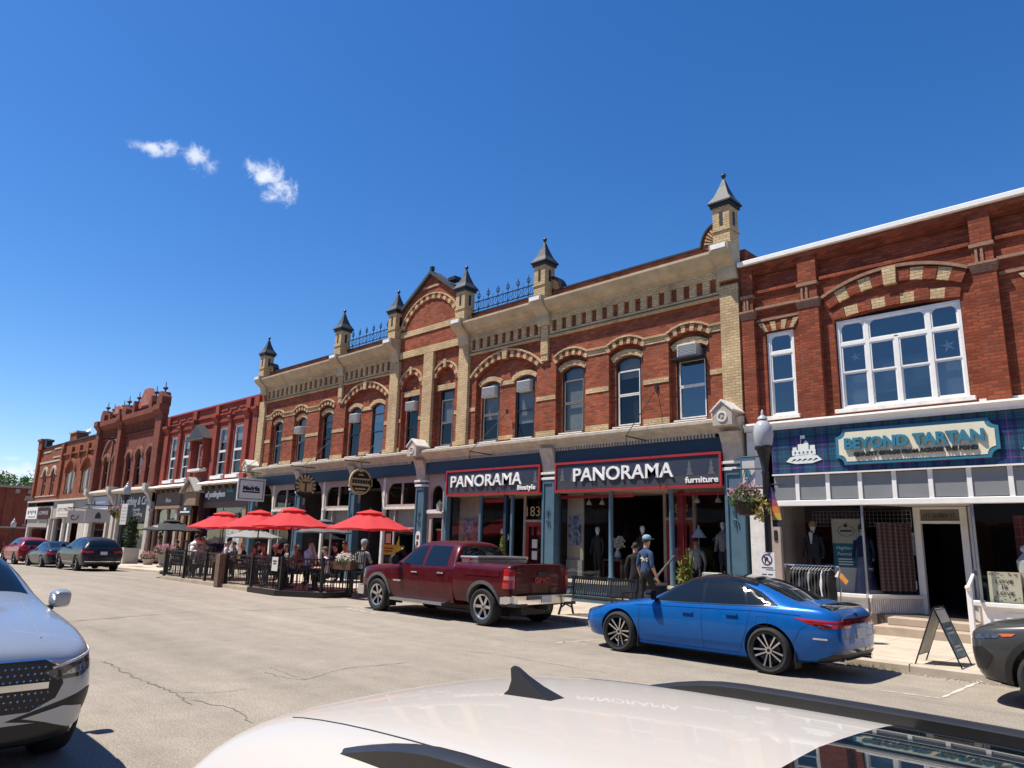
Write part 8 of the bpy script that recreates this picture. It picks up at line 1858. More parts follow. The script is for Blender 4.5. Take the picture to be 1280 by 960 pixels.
# tables, chairs and guests
def table(x, y, label):
    e = empty('patio_table', (x, y, SW), 0, label, 'table', 'patio tables'); mk('table_top', B().lathe([(.42, .70), (.44, .71), (.44, .735), (.42, .74)], x, y, 20, SW), mat('table_brown', (.14, .09, .06), .6), e); mk('stem', B().tube((x, y, SW+.02), (x, y, SW+.70), .03), 'blackmetal', e); mk('foot', B().lathe([(.24, 0), (.24, .02), (.05, .04)], x, y, 14, SW), 'blackmetal', e)
    for k_, (dx, dy) in enumerate(((.15, .1), (-.18, .08), (.05, -.2))): mk('glass_tumbler', B().lathe([(.03, 0), (.036, .12), (.033, .12), (.028, .01)], x+dx, y+dy, 8, SW+.741), 'glassup', label='drinking glass standing on a patio table', cat='glass', group='glasses on the patio tables')
chair_parts = None
def chair(x, y, rz, label):
    global chair_parts
    e = empty('patio_chair', (x, y, SW), rz, label, 'chair', 'black patio chairs')
    if chair_parts is None:
        lb = meshdata('leg', B().tube((0, 0, 0), (0, 0, .45), .014, n=6), 'blackmetal'); st_ = meshdata('seat', B().box(-.21, .21, -.21, .21, .44, .47), 'blackmetal')
        bb_ = meshdata('backrest', B().box(-.21, -.19, -.22, -.20, .47, .88).box(.19, .21, -.22, -.20, .47, .88).box(-.19, .19, -.22, -.205, .84, .88).box(-.19, .19, -.22, -.205, .60, .63), 'blackmetal'); sl_ = meshdata('slat', B().box(-.012, .012, -.217, -.207, .63, .84), 'blackmetal')
        chair_parts = (lb, st_, bb_, sl_)
    lb, st_, bb_, sl_ = chair_parts
    for me, nm, locs in ((lb, 'leg', [(-.19, -.19, 0), (.19, -.19, 0), (-.19, .19, 0), (.19, .19, 0)]), (st_, 'seat', [(0, 0, 0)]), (bb_, 'backrest', [(0, 0, 0)]), (sl_, 'slat', [(-.12, 0, 0), (-.06, 0, 0), (0, 0, 0), (.06, 0, 0), (.12, 0, 0)])):
        for l in locs: o = bpy.data.objects.new(nm, me); COL.objects.link(o); o.parent = e; o.location = l
    return e
W_ = ('white', (.70, .69, .67)); BK = ('black', (.012, .012, .013)); JN = ('jeans', (.03, .05, .09)); GY_ = ('grey', (.22, .22, .21)); BG = ('beige', (.45, .37, .27)); LV = ('lavender', (.50, .49, .57)); NV = ('navytrs', (.02, .025, .05)); PR = ('plum', (.05, .025, .06)); RS = ('rust', (.25, .10, .08)); PK = ('pinkish', (.40, .22, .22)); ST = ('stripe', (.50, .48, .45))
guests = [  # px of head, Y, facing, top, legs, hair, hat, label, pose
    (237, 12.15, 20, W_, JN, (.02, .015, .012), None, 'seated man in a white shirt with dark hair, leftmost guest', 'sit'),
    (248, 14.0, 200, BK, BK, (.02, .02, .02), ('cap', (.05, .05, .07)), 'seated guest in black with dark cap near the left fence end', 'sit'),
    (257, 13.6, 190, BG, JN, (.20, .13, .07), ('brim', (.42, .28, .20)), 'seated guest in beige with a brown sun hat', 'sit'),
    (276, 12.25, -30, W_, BK, (.03, .02, .015), None, 'guest in white shirt leaning over the left table', 'sit'),
    (247, 12.0, 60, ST, JN, (.25, .22, .18), ('brim', (.60, .54, .42)), 'seated guest in striped shirt and straw hat by the fence', 'sit'),
    (308, 13.3, 160, BK, GY_, (.50, .48, .46), None, 'grey haired guest in dark top beside the second pole', 'sit'),
    (318, 12.6, 60, PK, BK, (.06, .04, .03), None, 'guest in pinkish top next to the grey haired guest', 'sit'),
    (333, 13.4, 180, RS, JN, (.15, .10, .06), None, 'guest in rust coloured top at the middle table', 'sit'),
    (350, 12.6, 170, W_, JN, (.3, .28, .25), ('cap', (.70, .68, .64)), 'guest in white T-shirt and white cap', 'sit'),
    (341, 12.15, 0, BK, BK, (.01, .01, .01), None, 'guest all in black with back to the street', 'sit'),
    (384, 12.6, -70, LV, NV, (.02, .015, .01), ('cap', (.03, .03, .035)), 'guest in a lavender shirt raising both hands to the face', 'sit2'),
    (424, 13.6, 150, PR, BK, (.015, .012, .01), None, 'dark haired guest in plum top behind the flower box', 'sit'),
    (438, 14.3, 190, BG, JN, (.10, .06, .03), None, 'guest in beige top behind the grey capped man', 'sit'),
    (452, 12.9, 30, GY_, BK, (.25, .24, .22), ('cap', (.30, .30, .31)), 'man in grey T-shirt and grey cap next to the pickup', 'sit'),
    (296, 14.6, 170, NV, BK, (.04, .03, .02), None, 'guest in dark navy top behind the second umbrella pole', 'sit'),
    (329, 14.8, 190, BK, JN, (.02, .02, .02), ('cap', (.04, .04, .05)), 'guest in black with black cap in the back row', 'sit'),
    (362, 14.4, 160, GY_, BK, (.12, .08, .05), None, 'brown haired guest in grey top in the back row', 'sit'),
    (374, 13.6, 200, PK, JN, (.45, .40, .30), None, 'fair haired guest in pinkish top left of the lavender shirt', 'sit'),
    (400, 14.2, 170, RS, BK, (.03, .02, .02), None, 'guest in rust top right of the lavender shirt', 'sit'),
    (412, 12.9, 140, W_, BK, (.10, .07, .04), None, 'guest in white top in the right half of the patio', 'sit'),
    (287, 13.7, 180, ST, NV, (.4, .38, .35), None, 'grey haired guest in pale striped top behind the timber pier', 'sit'),
    (228, 13.4, 160, BK, JN, (.05, .03, .02), None, 'guest in black behind the leftmost white shirt', 'sit')]
for i, (px, Y, rz, top_, leg_, hair, hat_, lab, pose) in enumerate(guests):
    p = at(px, 690, Y=Y)
    ar = None
    if pose == 'sit2': ar = {s: ((s*.24, .20, .74), (s*.07, .17, 1.14)) for s in (-1, 1)}
    up_ = {0: .28, 1: .15, 2: .15, 3: .18, 10: .20, 11: .12, 12: .18, 13: .24}.get(i, 0)
    person(lab, (p.x, Y, SW+up_), R(rz), top_, leg_, 1.78, 'sit', hair, hat_, sleeves='long' if top_ in (LV, BK) else 'short', arms=ar, group='guests on the patio', lean=.10 if i % 3 else .22, skin='skin' if i % 2 else 'skin2')
    chair(p.x, Y, R(rz), 'black metal patio chair of the ' + ' '.join(lab.replace('seated ', '').split()[:9])).scale = (1, 1, 1+up_/.47)
for px, Y, lab in ((250, 13.3, 'round patio table among the leftmost guests'), (320, 13.0, 'round patio table below the second red umbrella'), (352, 12.9, 'round patio table in front of the white capped guest'), (398, 13.0, 'round patio table right of the lavender shirted guest'), (436, 13.2, 'round patio table behind the white flowers')):
    p = at(px, 705, Y=Y); table(p.x, Y, lab)
# ------------------------------------------------------------------ greenery helpers
def leaf_cloud(b, c, rx, ry, rz_, n, s, rnd, shell=.55):
    for i in range(n):
        while True:
            u = Vector((rnd.uniform(-1, 1), rnd.uniform(-1, 1), rnd.uniform(-1, 1)))
            if shell*.6 < u.length < 1: break
        p = Vector((c[0]+u.x*rx, c[1]+u.y*ry, c[2]+u.z*rz_)); d = Vector((rnd.gauss(0, 1), rnd.gauss(0, 1), rnd.gauss(0, 1)+.6)).normalized(); a = d.orthogonal().normalized(); t = rnd.uniform(0, 6.28); a2 = a*math.cos(t)+d.cross(a)*math.sin(t); w = d.cross(a2); ss = s*rnd.uniform(.6, 1.3)
        b.add([p-a2*ss, p+w*ss*.45, p+a2*ss, p-w*ss*.45], [(0, 1, 2, 3)])
def leafm(name, col, var=.35):
    if name in MATS: return MATS[name]
    m = bpy.data.materials.new(name); m.use_nodes = True; N = m.node_tree.nodes; K = m.node_tree.links; p = N['Principled BSDF']; p.inputs['Roughness'].default_value = .6
    g = N.new('ShaderNodeNewGeometry'); r = N.new('ShaderNodeMapRange'); r.inputs['To Min'].default_value = 1-var; r.inputs['To Max'].default_value = 1+var; K.new(g.outputs['Random Per Island'], r.inputs['Value'])
    x = N.new('ShaderNodeMix'); x.data_type = 'RGBA'; x.blend_type = 'MULTIPLY'; x.inputs['Factor'].default_value = 1; x.inputs['A'].default_value = (*col, 1); K.new(r.outputs[0], x.inputs['B']); K.new(x.outputs['Result'], p.inputs['Base Color'])
    t = N.new('ShaderNodeBsdfTranslucent'); K.new(x.outputs['Result'], t.inputs[0]); ms = N.new('ShaderNodeMixShader'); ms.inputs[0].default_value = .25; K.new(p.outputs[0], ms.inputs[1]); K.new(t.outputs[0], ms.inputs[2]); K.new(ms.outputs[0], N['Material Output'].inputs['Surface'])
    MATS[name] = m; return m
LG = lambda: leafm('leaf_green', (.06, .12, .022)); LD = lambda: leafm('leaf_dark', (.025, .055, .016)); LY = lambda: leafm('leaf_yellowgreen', (.20, .24, .05))
PKF = lambda: leafm('petal_pink', (.55, .25, .30), .25); WHF = lambda: leafm('petal_white', (.72, .68, .62), .15); YLF = lambda: leafm('petal_yellow', (.62, .52, .16), .25)
def plant(name, label, cat, parts, group=None):
    e = None
    for nm, b, m in parts:
        if e is None:
            c = b.v[0]; e = empty(name, (c[0], c[1], min(v[2] for v in b.v)), 0, label, cat, group)
        mk(nm, b, m, e)
    return e
rp = random.Random(11)
# hanging basket on a lamp
def basket(x, y, z, s, label):
    b0 = B().lathe([(.05, -.22*s), (.14*s, -.2*s), (.24*s, -.02*s), (.25*s, .02*s)], x, y, 14, z); b1 = B(); leaf_cloud(b1, (x, y, z+.10*s), .36*s, .36*s, .22*s, 420, .05*s, rp); b2 = B(); leaf_cloud(b2, (x, y, z+.20*s), .36*s, .36*s, .22*s, 300, .035*s, rp, .8); b3 = B(); leaf_cloud(b3, (x+.24*s, y+.1, z-.08*s), .20*s, .22*s, .26*s, 330, .05*s, rp)
    b4 = B()
    for a in (0, 2.1, 4.2): b4.tube((x+.23*s*math.cos(a), y+.23*s*math.sin(a), z), (x, y, z+.65*s), .006, n=4)
    return plant('flower_basket', label, 'flower basket', (('pot', b0, mat('coir', (.06, .04, .025), .95)), ('leaves', b1, LG()), ('blooms', b2, PKF()), ('blooms', b3, YLF()), ('hangers', b4, 'blackmetal')))
def lamp_post(x, y, z0, label, hgt=4.35, banner=True):
    e = empty('street_lamp', (x, y, z0), 0, label, 'street lamp')
    k_ = (hgt-SW)/4.23
    mk('post', B().lathe([(.20, 0), (.20, .10), (.16, .14), (.15, .55), (.11, .62), (.085, .70), (.065, 1.0), (.055, 3.1), (.07, 3.15), (.05, 3.2), (.10, 3.45), (.15, 3.62)], x, y, 16, z0), 'blackmetal', e, smooth=True)
    mk('globe', B().lathe([(.12, 3.62), (.175, 3.75), (.195, 3.92), (.175, 4.06), (.115, 4.16), (.055, 4.20)], x, y, 20, z0), mat('frosted_globe', (.42, .43, .45), .2, var=.08), e, smooth=True)
    mk('globe_cap', B().lathe([(.07, 4.20), (.10, 4.21), (.09, 4.25), (.03, 4.30), (.025, 4.36), (.0, 4.42)], x, y, 12, z0), mat('frosted_globe', (.62, .62, .63)), e, smooth=True)
    mk('collar', B().lathe([(.16, 3.60), (.175, 3.62), (.175, 3.66), (.15, 3.68)], x, y, 16, z0), 'blackmetal', e, smooth=True)
    return e
LX, LYY = -6.46, 13.72
lp = lamp_post(LX, LYY, SW, 'black street lamp with frosted acorn globe and flower basket at the tartan shop')
mk('basket_arm', B().tube((LX, LYY, 3.35), (LX-.62, LYY-.15, 3.35), .016), 'blackmetal', lp)
basket(LX-.38, LYY-.08, 2.66, 1.05, 'hanging basket of pink white and yellow flowers on the near street lamp')
bnr = empty('street_banner', (LX+.15, LYY, 2.3), 0, 'curved street banner with purple and orange bands hanging from the near lamp', 'banner')
mk('arm', B().tube((LX, LYY, 3.05), (LX+.35, LYY+.1, 3.02), .014), 'blackmetal', bnr)
cols = ((.05, .03, .12), (.10, .04, .20), (.35, .06, .10), (.55, .18, .03), (.50, .32, .06), (.02, .02, .03))
for i, c in enumerate(cols):
    z1 = 3.0-i*.13; z0_ = z1-.13; f = lambda z: .05+.20*(1-((z-2.2)/.8)**1.5 if z > 2.2 else 1)
    mk('band', B().prism([(LX+.05+.06*(3.0-z1), z1), (LX+.05+f(z1), z1), (LX+.05+f(z0_), z0_), (LX+.05+.06*(3.0-z0_), z0_)], LYY+.02, LYY+.03), mat('banner_%d' % i, c, .8, var=.1), bnr)
bs = empty('blade_sign', (LX-.32, LYY-.1, 3.1), 0, 'small blue edged blade sign on the near street lamp', 'sign')
mk('panel', B().box(LX-.48, LX-.20, LYY-.02, LYY+.0, 3.02, 3.55), mat('sign_greywhite', (.52, .50, .47)), bs); mk('edge', B().box(LX-.50, LX-.48, LYY-.03, LYY+.01, 3.0, 3.58).box(LX-.48, LX-.20, LYY-.03, LYY+.01, 3.55, 3.58), 'teal', bs); mk('arm', B().tube((LX, LYY, 3.60), (LX-.5, LYY, 3.60), .018).tube((LX, LYY, 2.98), (LX-.4, LYY, 2.98), .018), 'blackmetal', bs); mk('emblem', B().prism([(LX-.42, 3.2), (LX-.28, 3.2), (LX-.30, 3.32), (LX-.38, 3.36)], LYY-.025, LYY-.021), 'teal', bs)
ps = empty('parking_sign', (LX+.0, LYY-.1, 1.1), 0, 'white no parking sign with crossed P in a ring on the lamp post', 'sign')
mk('plate', B().box(LX-.14, LX+.16, LYY-.115, LYY-.108, 1.42, 1.74), 'white', ps, bevel=.0); mk('lower_plate', B().box(LX-.14, LX+.16, LYY-.115, LYY-.108, 1.12, 1.40), 'white', ps)
rb_ = B(); cx_0, cz_0 = LX+.01, 1.60
for k_ in range(20):
    a0, a1 = k_*math.pi/10, (k_+1)*math.pi/10; rb_.prism([(cx_0+.085*math.cos(a0), cz_0+.085*math.sin(a0)), (cx_0+.085*math.cos(a1), cz_0+.085*math.sin(a1)), (cx_0+.108*math.cos(a1), cz_0+.108*math.sin(a1)), (cx_0+.108*math.cos(a0), cz_0+.108*math.sin(a0))], LYY-.119, LYY-.1155)
mk('ring', rb_, mat('sign_purplish', (.10, .03, .06), .6), ps); text('letter_p', 'P', LX-.035, 1.545, LYY-.118, .15, 'black', ps, .003, bold=.004); mk('slash', B().prism([(cx_0-.08, cz_0+.06), (cx_0-.06, cz_0+.08), (cx_0+.08, cz_0-.06), (cx_0+.06, cz_0-.08)], LYY-.1215, LYY-.1195), mat('sign_purplish', (.10, .03, .06)), ps)
mk('arrow_line', B().box(LX-.10, LX+.12, LYY-.119, LYY-.1155, 1.445, 1.46), mat('sign_purplish', (.10, .03, .06)), ps); mk('small_print', B().box(LX-.10, LX-.01, LYY-.119, LYY-.1155, 1.32, 1.335).box(LX+.02, LX+.11, LYY-.119, LYY-.1155, 1.32, 1.335), 'signdark', ps); mk('small_print', B().box(LX-.08, LX-.05, LYY-.119, LYY-.1155, 1.24, 1.26).box(LX+.0, LX+.03, LYY-.119, LYY-.1155, 1.24, 1.26), 'signdark', ps)
q_ = at(159, 612, Y=13.9); lamp_post(q_.x, 13.9, q_.z-3.95, 'street lamp with round white globe behind the dark SUV')
q2 = at(146, 640, Y=13.9); basket(q2.x, 13.9, q2.z-.1, 1.1, 'hanging basket of yellow flowers on the far street lamp')
e = empty('notice_board', (q_.x+.4, 13.75, 2.2), 0, 'pale notice panel fixed to the far street lamp', 'sign'); mk('panel', B().box(q_.x+.08, q_.x+1.0, 13.72, 13.75, 2.15, 3.25), 'paper', e)
for k_ in range(5): mk('text_line', B().box(q_.x+.2, q_.x+.88, 13.714, 13.719, 2.35+k_*.17, 2.40+k_*.17), mat('dim_letter', (.40, .40, .40)), e)
q3 = at(17, 655, Y=13.9); lamp_post(q3.x, 13.9, q3.z-3.95, 'small far street lamp at the left edge')
# bench
bn_ = empty('street_bench', (-11.0, 13.95, SW), 0, 'black slatted metal bench on the pavement behind the pickup', 'bench')
BX0, BX1, BY = -12.0, -9.9, 14.1
for x in (BX0+.12, BX1-.12):
    mk('leg', B().path([(x, BY+.30, SW), (x, BY+.22, SW+.25), (x, BY+.28, SW+.44), (x, BY+.36, SW+.9)], .028, 6), 'blackmetal', bn_); mk('leg', B().path([(x, BY-.25, SW), (x, BY-.15, SW+.22), (x, BY-.2, SW+.42)], .028, 6), 'blackmetal', bn_); mk('leg_brace', B().path([(x, BY-.19, SW+.15), (x, BY, SW+.24), (x, BY+.25, SW+.15)], .02, 6), 'blackmetal', bn_)
    mk('arm_rest', B().path([(x, BY-.22, SW+.42), (x, BY-.22, SW+.62), (x, BY+.30, SW+.64)], .022, 6), 'blackmetal', bn_)
for k_ in range(7): mk('seat_slat', B().box(BX0, BX1, BY-.25+k_*.08, BY-.20+k_*.08, SW+.42, SW+.44), 'blackmetal', bn_)
mk('back_rail', B().box(BX0, BX1, BY+.36, BY+.40, SW+.86, SW+.90), 'blackmetal', bn_); mk('back_rail', B().box(BX0, BX1, BY+.27, BY+.31, SW+.46, SW+.49), 'blackmetal', bn_)
bsl = meshdata('back_slat', B().add([(-.018, .29, .49), (.018, .29, .49), (.018, .38, .86), (-.018, .38, .86), (-.018, .305, .49), (.018, .305, .49), (.018, .395, .86), (-.018, .395, .86)], [(0, 1, 2, 3), (7, 6, 5, 4), (0, 4, 5, 1), (1, 5, 6, 2), (2, 6, 7, 3), (3, 7, 4, 0)]), 'blackmetal')
for k_ in range(30): o = bpy.data.objects.new('back_slat', bsl); COL.objects.link(o); o.parent = bn_; o.location = Vector((BX0+.04+k_*(BX1-BX0-.08)/29, BY, SW))-ORG[bn_.name]
# sandwich board by the kerb
sb = empty('sandwich_board', (-3.48, 13.15, SW), 0, 'black framed A-board with teal poster on the pavement before the steps', 'sandwich board')
for xf, nm, m_ in ((-3.80, 'left_leaf', 'paper'), (-3.16, 'right_leaf', mat('teal_poster', (.16, .28, .30), .5, var=.7, scale=5))):
    xa_ = -3.48; Y0, Y1, H_ = 12.94, 13.50, .86
    P = lambda y, t: (xf+(xa_-xf)*t, y, SW+H_*t)
    b = B()
    for y in (Y0, Y1): b.tube(P(y, 0), P(y, 1), .012, n=6)
    b.tube(P(Y0, 1), P(Y1, 1), .012, n=6); b.tube(P(Y0, .16), P(Y1, .16), .008, n=6)
    fr_ = mk(nm+'_frame', b, 'blackmetal', sb)
    s_ = 1 if xf > xa_ else -1
    o_ = [P(Y0+.02, .17), P(Y1-.02, .17), P(Y1-.02, .97), P(Y0+.02, .97)]
    mk(nm, B().add([(v[0]+s_*.004, v[1], v[2]) for v in o_]+[(v[0]-s_*.006, v[1], v[2]) for v in o_], [(0, 1, 2, 3), (7, 6, 5, 4), (0, 4, 5, 1), (1, 5, 6, 2), (2, 6, 7, 3), (3, 7, 4, 0)]), m_, sb)
    if s_ > 0:
        q5 = [P(Y0+.03, .74), P(Y1-.03, .74), P(Y1-.03, .95), P(Y0+.03, .95)]; mk('poster_head', B().add([(v[0]+.008, v[1], v[2]) for v in q5], [(0, 1, 2, 3)]), 'signcream', sb)
        for t_ in (.62, .55, .33, .27): q5 = [P(Y0+.12, t_), P(Y1-.12, t_), P(Y1-.12, t_+.03), P(Y0+.12, t_+.03)]; mk('poster_text', B().add([(v[0]+.008, v[1], v[2]) for v in q5], [(0, 1, 2, 3)]), 'paper', sb)
# clothes rail in front of the tartan shop
rk = empty('clothes_rail', (-6.75, 16.4, SW), 0, 'chrome clothes rail standing before the tartan shop window', 'clothes rail')
RX0, RX1, RY, RZ = -7.38, -6.16, 16.4, 1.47
mk('top_bar', B().tube((RX0, RY, RZ), (RX1, RY, RZ), .014), 'chrome', rk)
for x in (RX0+.02, RX1-.0): mk('upright', B().tube((x, RY, SW), (x, RY, RZ), .014), 'chrome', rk); mk('foot', B().tube((x, RY-.25, SW+.015), (x, RY+.25, SW+.015), .014), 'chrome', rk)
gcols = [(.02, .02, .022), (.05, .05, .055), (.015, .015, .018), (.10, .10, .11), (.02, .02, .03), (.03, .03, .03), (.25, .25, .25), (.02, .02, .02), (.05, .045, .04), (.015, .015, .015), (.70, .69, .67), (.02, .022, .03), (.014, .014, .015)]
gl = ['black', 'charcoal', 'black', 'dark grey', 'black', 'black', 'mid grey', 'black', 'brown black', 'black', 'white', 'navy black', 'black']
for i, c in enumerate(gcols):
    x = RX0+.22+i*.068; b = B(); n = 10; wv = random.Random(i)
    for k_ in range(n+1):
        t = k_/n; wd = .20+.03*math.sin(t*3); z = RZ-.10-.72*t if i < 12 else RZ-.10-.8*t
        for s in (-1, 1):
            yy = RY+s*(wd*(.55 if k_ == 0 else 1)); b.v += [(x-.018-.012*math.sin(k_+i), yy, z), (x+.018+.01*math.sin(k_*1.3+i), yy, z)]
    for k_ in range(n):
        o = 4*k_
        for f in ((0, 1, 5, 4), (1, 3, 7, 5), (3, 2, 6, 7), (2, 0, 4, 6)): b.f.append(tuple(o+j for j in f)); b.mi.append(0)
    b.f += [(0, 2, 3, 1), tuple(4*n+j for j in (0, 1, 3, 2))]; b.mi += [0, 0]
    if gl[i] == 'white': lab = 'white garment, the only white one on the clothes rail'
    elif i == 12: lab = 'last black garment at the right end of the clothes rail'
    elif gl[i] == 'black': lab = 'black garment hanging in the crowd on the clothes rail'
    else: lab = gl[i] + ' garment hanging on the clothes rail'
    ge = empty('hanging_garment', (x, RY, RZ-.82), 0, lab, 'garment', 'garments on the clothes rail')
    mk('cloth', b, mat('garment_%d' % i, c, .9, var=.25, scale=15), ge); mk('hanger', B().path([(x, RY-.17, RZ-.10), (x, RY, RZ-.045), (x, RY+.17, RZ-.10)], .007, 5).path([(x, RY, RZ-.045), (x, RY, RZ-.012)], .005, 5), 'plasticw', ge)
fl = empty('hand_flag', (RX1+.04, RY-.05, 1.1), 0, 'small orange and white flag tied to the right upright of the clothes rail', 'flag')
mk('orange_part', B().prism([(RX1-.02, 1.28), (RX1+.14, 1.10), (RX1+.20, 1.18), (RX1+.06, 1.34)], RY-.06, RY-.05), mat('flag_orange', (.60, .26, .05), .8), fl); mk('white_part', B().prism([(RX1-.08, 1.26), (RX1-.02, 1.24), (RX1+.02, 1.36), (RX1-.0, 1.38)], RY-.075, RY-.065), 'letter', fl)
# plants at the doors
def cone_shrub(x, y, z, h, r, label, pot, gm):
    b0 = B().lathe([(r*.7, 0), (r*.9, .3), (r*.95, .32), (r*.8, .30)], x, y, 14, z); b1 = B(); 
    for k_ in range(9): t = k_/9; leaf_cloud(b1, (x, y, z+.32+h*t), r*(1.05-t*.85), r*(1.05-t*.85), h/9*.9, 110, .05, rp, .7)
    return plant('potted_shrub', label, 'plant', (('pot', b0, pot), ('stem', B().tube((x, y, z+.2), (x, y, z+h), .02, .008, 6), 'wood'), ('foliage', b1, gm)))
cone_shrub(-17.15, FY-.35, SW, 1.55, .22, 'narrow green shrub in a pot beside the lifestyle shop door', 'cloth_dark', LY())
b0 = B().lathe([(.17, 0), (.22, .36), (.24, .38), (.2, .36)], -10.25, FY-.55, 14, SW); b1 = B()
for i in range(90):
    a = rp.uniform(0, 6.28); hh = rp.uniform(.5, 1.5); l = rp.uniform(.05, .22); x, y = -10.25, FY-.55; p0 = Vector((x, y, SW+.35)); p1 = Vector((x+l*math.cos(a), y+l*math.sin(a), SW+.35+hh*.85)); w = .012
    b1.add([p0+Vector((w, 0, 0)), p0-Vector((w, 0, 0)), p1+Vector((-w, .02, -.1)), p1+Vector((0, 0, .1)), p1+Vector((w, -.02, -.1))], [(0, 1, 2, 3, 4)])
leaf_cloud(b1, (-10.25, FY-.55, SW+.95), .24, .24, .55, 260, .05, rp)
plant('potted_plant', 'tall yellow green plant in a red pot at the furniture shop entrance', 'plant', (('pot', b0, mat('terracotta_pot', (.42, .10, .06), .7)), ('leaves', b1, LY())))
hr = empty('entry_rail', (-10.55, FY-.9, SW), 0, 'grey metal hand rail at the furniture shop entrance', 'hand rail'); mk('rail', B().tube((-10.60, FY-1.5, .95), (-10.85, FY-.1, 1.55), .028), 'steel', hr); mk('upright', B().tube((-10.60, FY-1.5, SW), (-10.60, FY-1.5, .95), .02), 'steel', hr)
for i, (x, lab) in enumerate(((-11.55, 'leftmost of the small cream pots by the furniture entrance'), (-11.3, 'middle one of the small cream pots by the furniture entrance'), (-11.05, 'rightmost of the small cream pots by the furniture entrance'))):
    plant('flower_pot', lab, 'pot', (('pot', B().lathe([(.09, 0), (.11, .22), (.12, .24), (.1, .22)], x, FY-1.0, 12, SW), 'signcream'), ('plant_top', (lambda b: (leaf_cloud(b, (x, FY-1.0, SW+.30), .10, .10, .10, 60, .04, rp), b)[1])(B()), LY())))
pl = B().box(-7.55, -7.1, 13.45, 13.8, SW, SW+.62) if False else None
b1 = B(); leaf_cloud(b1, (-8.0, 15.9, 1.05), .28, .2, .14, 200, .07, rp); plant('sidewalk_planter', 'low green planter between the blue pilaster and the parking sign', 'planter', (('box', B().box(-8.3, -7.7, 15.72, 16.08, SW, .95), 'stone'), ('leaves', b1, LG())))
# left end planters and topiary, flower boxes on the patio
for px, py, Y, lab in ((186, 697, 16.6, 'stone urn of pink flowers left of the patio'), (206, 690, 13.6, 'pink and white flower trough at the left fence end')):
    p = at(px, py, Y=Y); b0 = B().lathe([(.28, -.7), (.30, -.62), (.20, -.5), (.32, -.15), (.36, -.1)], p.x, Y, 14, p.z); b1 = B(); leaf_cloud(b1, (p.x, Y, p.z+.05), .55, .5, .22, 260, .07, rp); b2 = B(); leaf_cloud(b2, (p.x, Y, p.z+.15), .58, .5, .24, 420, .05, rp, .8)
    plant('flower_urn', lab, 'planter', (('urn', b0, 'stone'), ('leaves', b1, LG()), ('blooms', b2, PKF())))
p = at(432, 700, Y=12.7); b1 = B(); leaf_cloud(b1, (p.x, 12.7, p.z-.05), .5, .2, .15, 160, .06, rp); b2 = B(); leaf_cloud(b2, (p.x, 12.7, p.z+.05), .52, .22, .16, 260, .05, rp, .7)
plant('flower_box', 'trough of white flowers on the patio fence next to the pickup', 'planter', (('trough', B().box(p.x-.5, p.x+.5, 12.55, 12.85, p.z-.28, p.z-.05), 'wood'), ('leaves', b1, LG()), ('blooms', b2, WHF())))
p = at(164, 668, Y=16.4); b1 = B()
for k_ in range(8): t = k_/8; leaf_cloud(b1, (p.x, 16.4, p.z-1.0+2.1*t), .52*(1.05-abs(t-.4)), .5*(1.05-abs(t-.4)), .28, 150, .09, rp, .7)
plant('clipped_topiary', 'tall dark clipped topiary in a square box before the gothic block', 'plant', (('box', B().box(p.x-.45, p.x+.45, 15.95, 16.85, zr(p.x)+SW, zr(p.x)+SW+.95), 'paleshop'), ('stem', B().tube((p.x, 16.4, zr(p.x)+.5), (p.x, 16.4, p.z+.8), .05), 'wood'), ('foliage', b1, LD())))
p = at(133, 700, Y=14.6); sbl = empty('sandwich_board', (p.x, 14.6, zr(p.x)+SW), 0, 'white A-board leaning behind the dark SUV', 'sandwich board')
for s in (-1, 1): mk('leaf', B().prism([(p.x+s*.35, zr(p.x)+SW), (p.x+s*.31, zr(p.x)+SW), (p.x, zr(p.x)+SW+1.0), (p.x+s*.03, zr(p.x)+SW+1.05)], 14.3, 14.9), 'white', sbl)
p = at(487, 687, Y=14.3); ys = empty('patio_sign', (p.x, 14.3, SW), 0, 'yellow sign board on a post between patio and pickup', 'sign'); mk('post', B().tube((p.x, 14.3, SW), (p.x, 14.3, p.z+.2), .02), 'blackmetal', ys); mk('board', B().box(p.x-.32, p.x+.32, 14.27, 14.285, p.z-.16, p.z+.16), mat('sign_yellow', (.62, .48, .06), .6), ys); mk('text_line', B().box(p.x-.24, p.x+.24, 14.262, 14.269, p.z+.03, p.z+.06).box(p.x-.24, p.x+.2, 14.262, 14.269, p.z-.06, p.z-.03), 'signdark', ys); mk('flag', B().prism([(p.x+.32, p.z-.1), (p.x+.75, p.z+.05), (p.x+.52, p.z+.15), (p.x+.5, p.z+.42), (p.x+.34, p.z+.1)], 14.27, 14.28), mat('sign_yellow', (.62, .48, .06)), ys); mk('notice', B().box(p.x-.2, p.x+.05, 14.27, 14.28, p.z+.2, p.z+.5), 'paper', ys)
p = at(523, 672, Y=15.5); wsn = empty('number_sign', (p.x, 15.5, SW), 0, 'white round topped sign on a post above the pickup cab', 'sign'); mk('post', B().tube((p.x, 15.5, SW), (p.x, 15.5, p.z), .02), 'blackmetal', wsn); mk('plate', B().prism(arch_poly(p.x-.12, p.x+.12, p.z-.35, p.z+.1, .11), 15.47, 15.48), 'white', wsn); mk('mark', B().box(p.x-.06, p.x+.06, 15.462, 15.469, p.z-.05, p.z+.08).box(p.x-.06, p.x+.04, 15.462, 15.469, p.z-.25, p.z-.12), 'signdark', wsn)

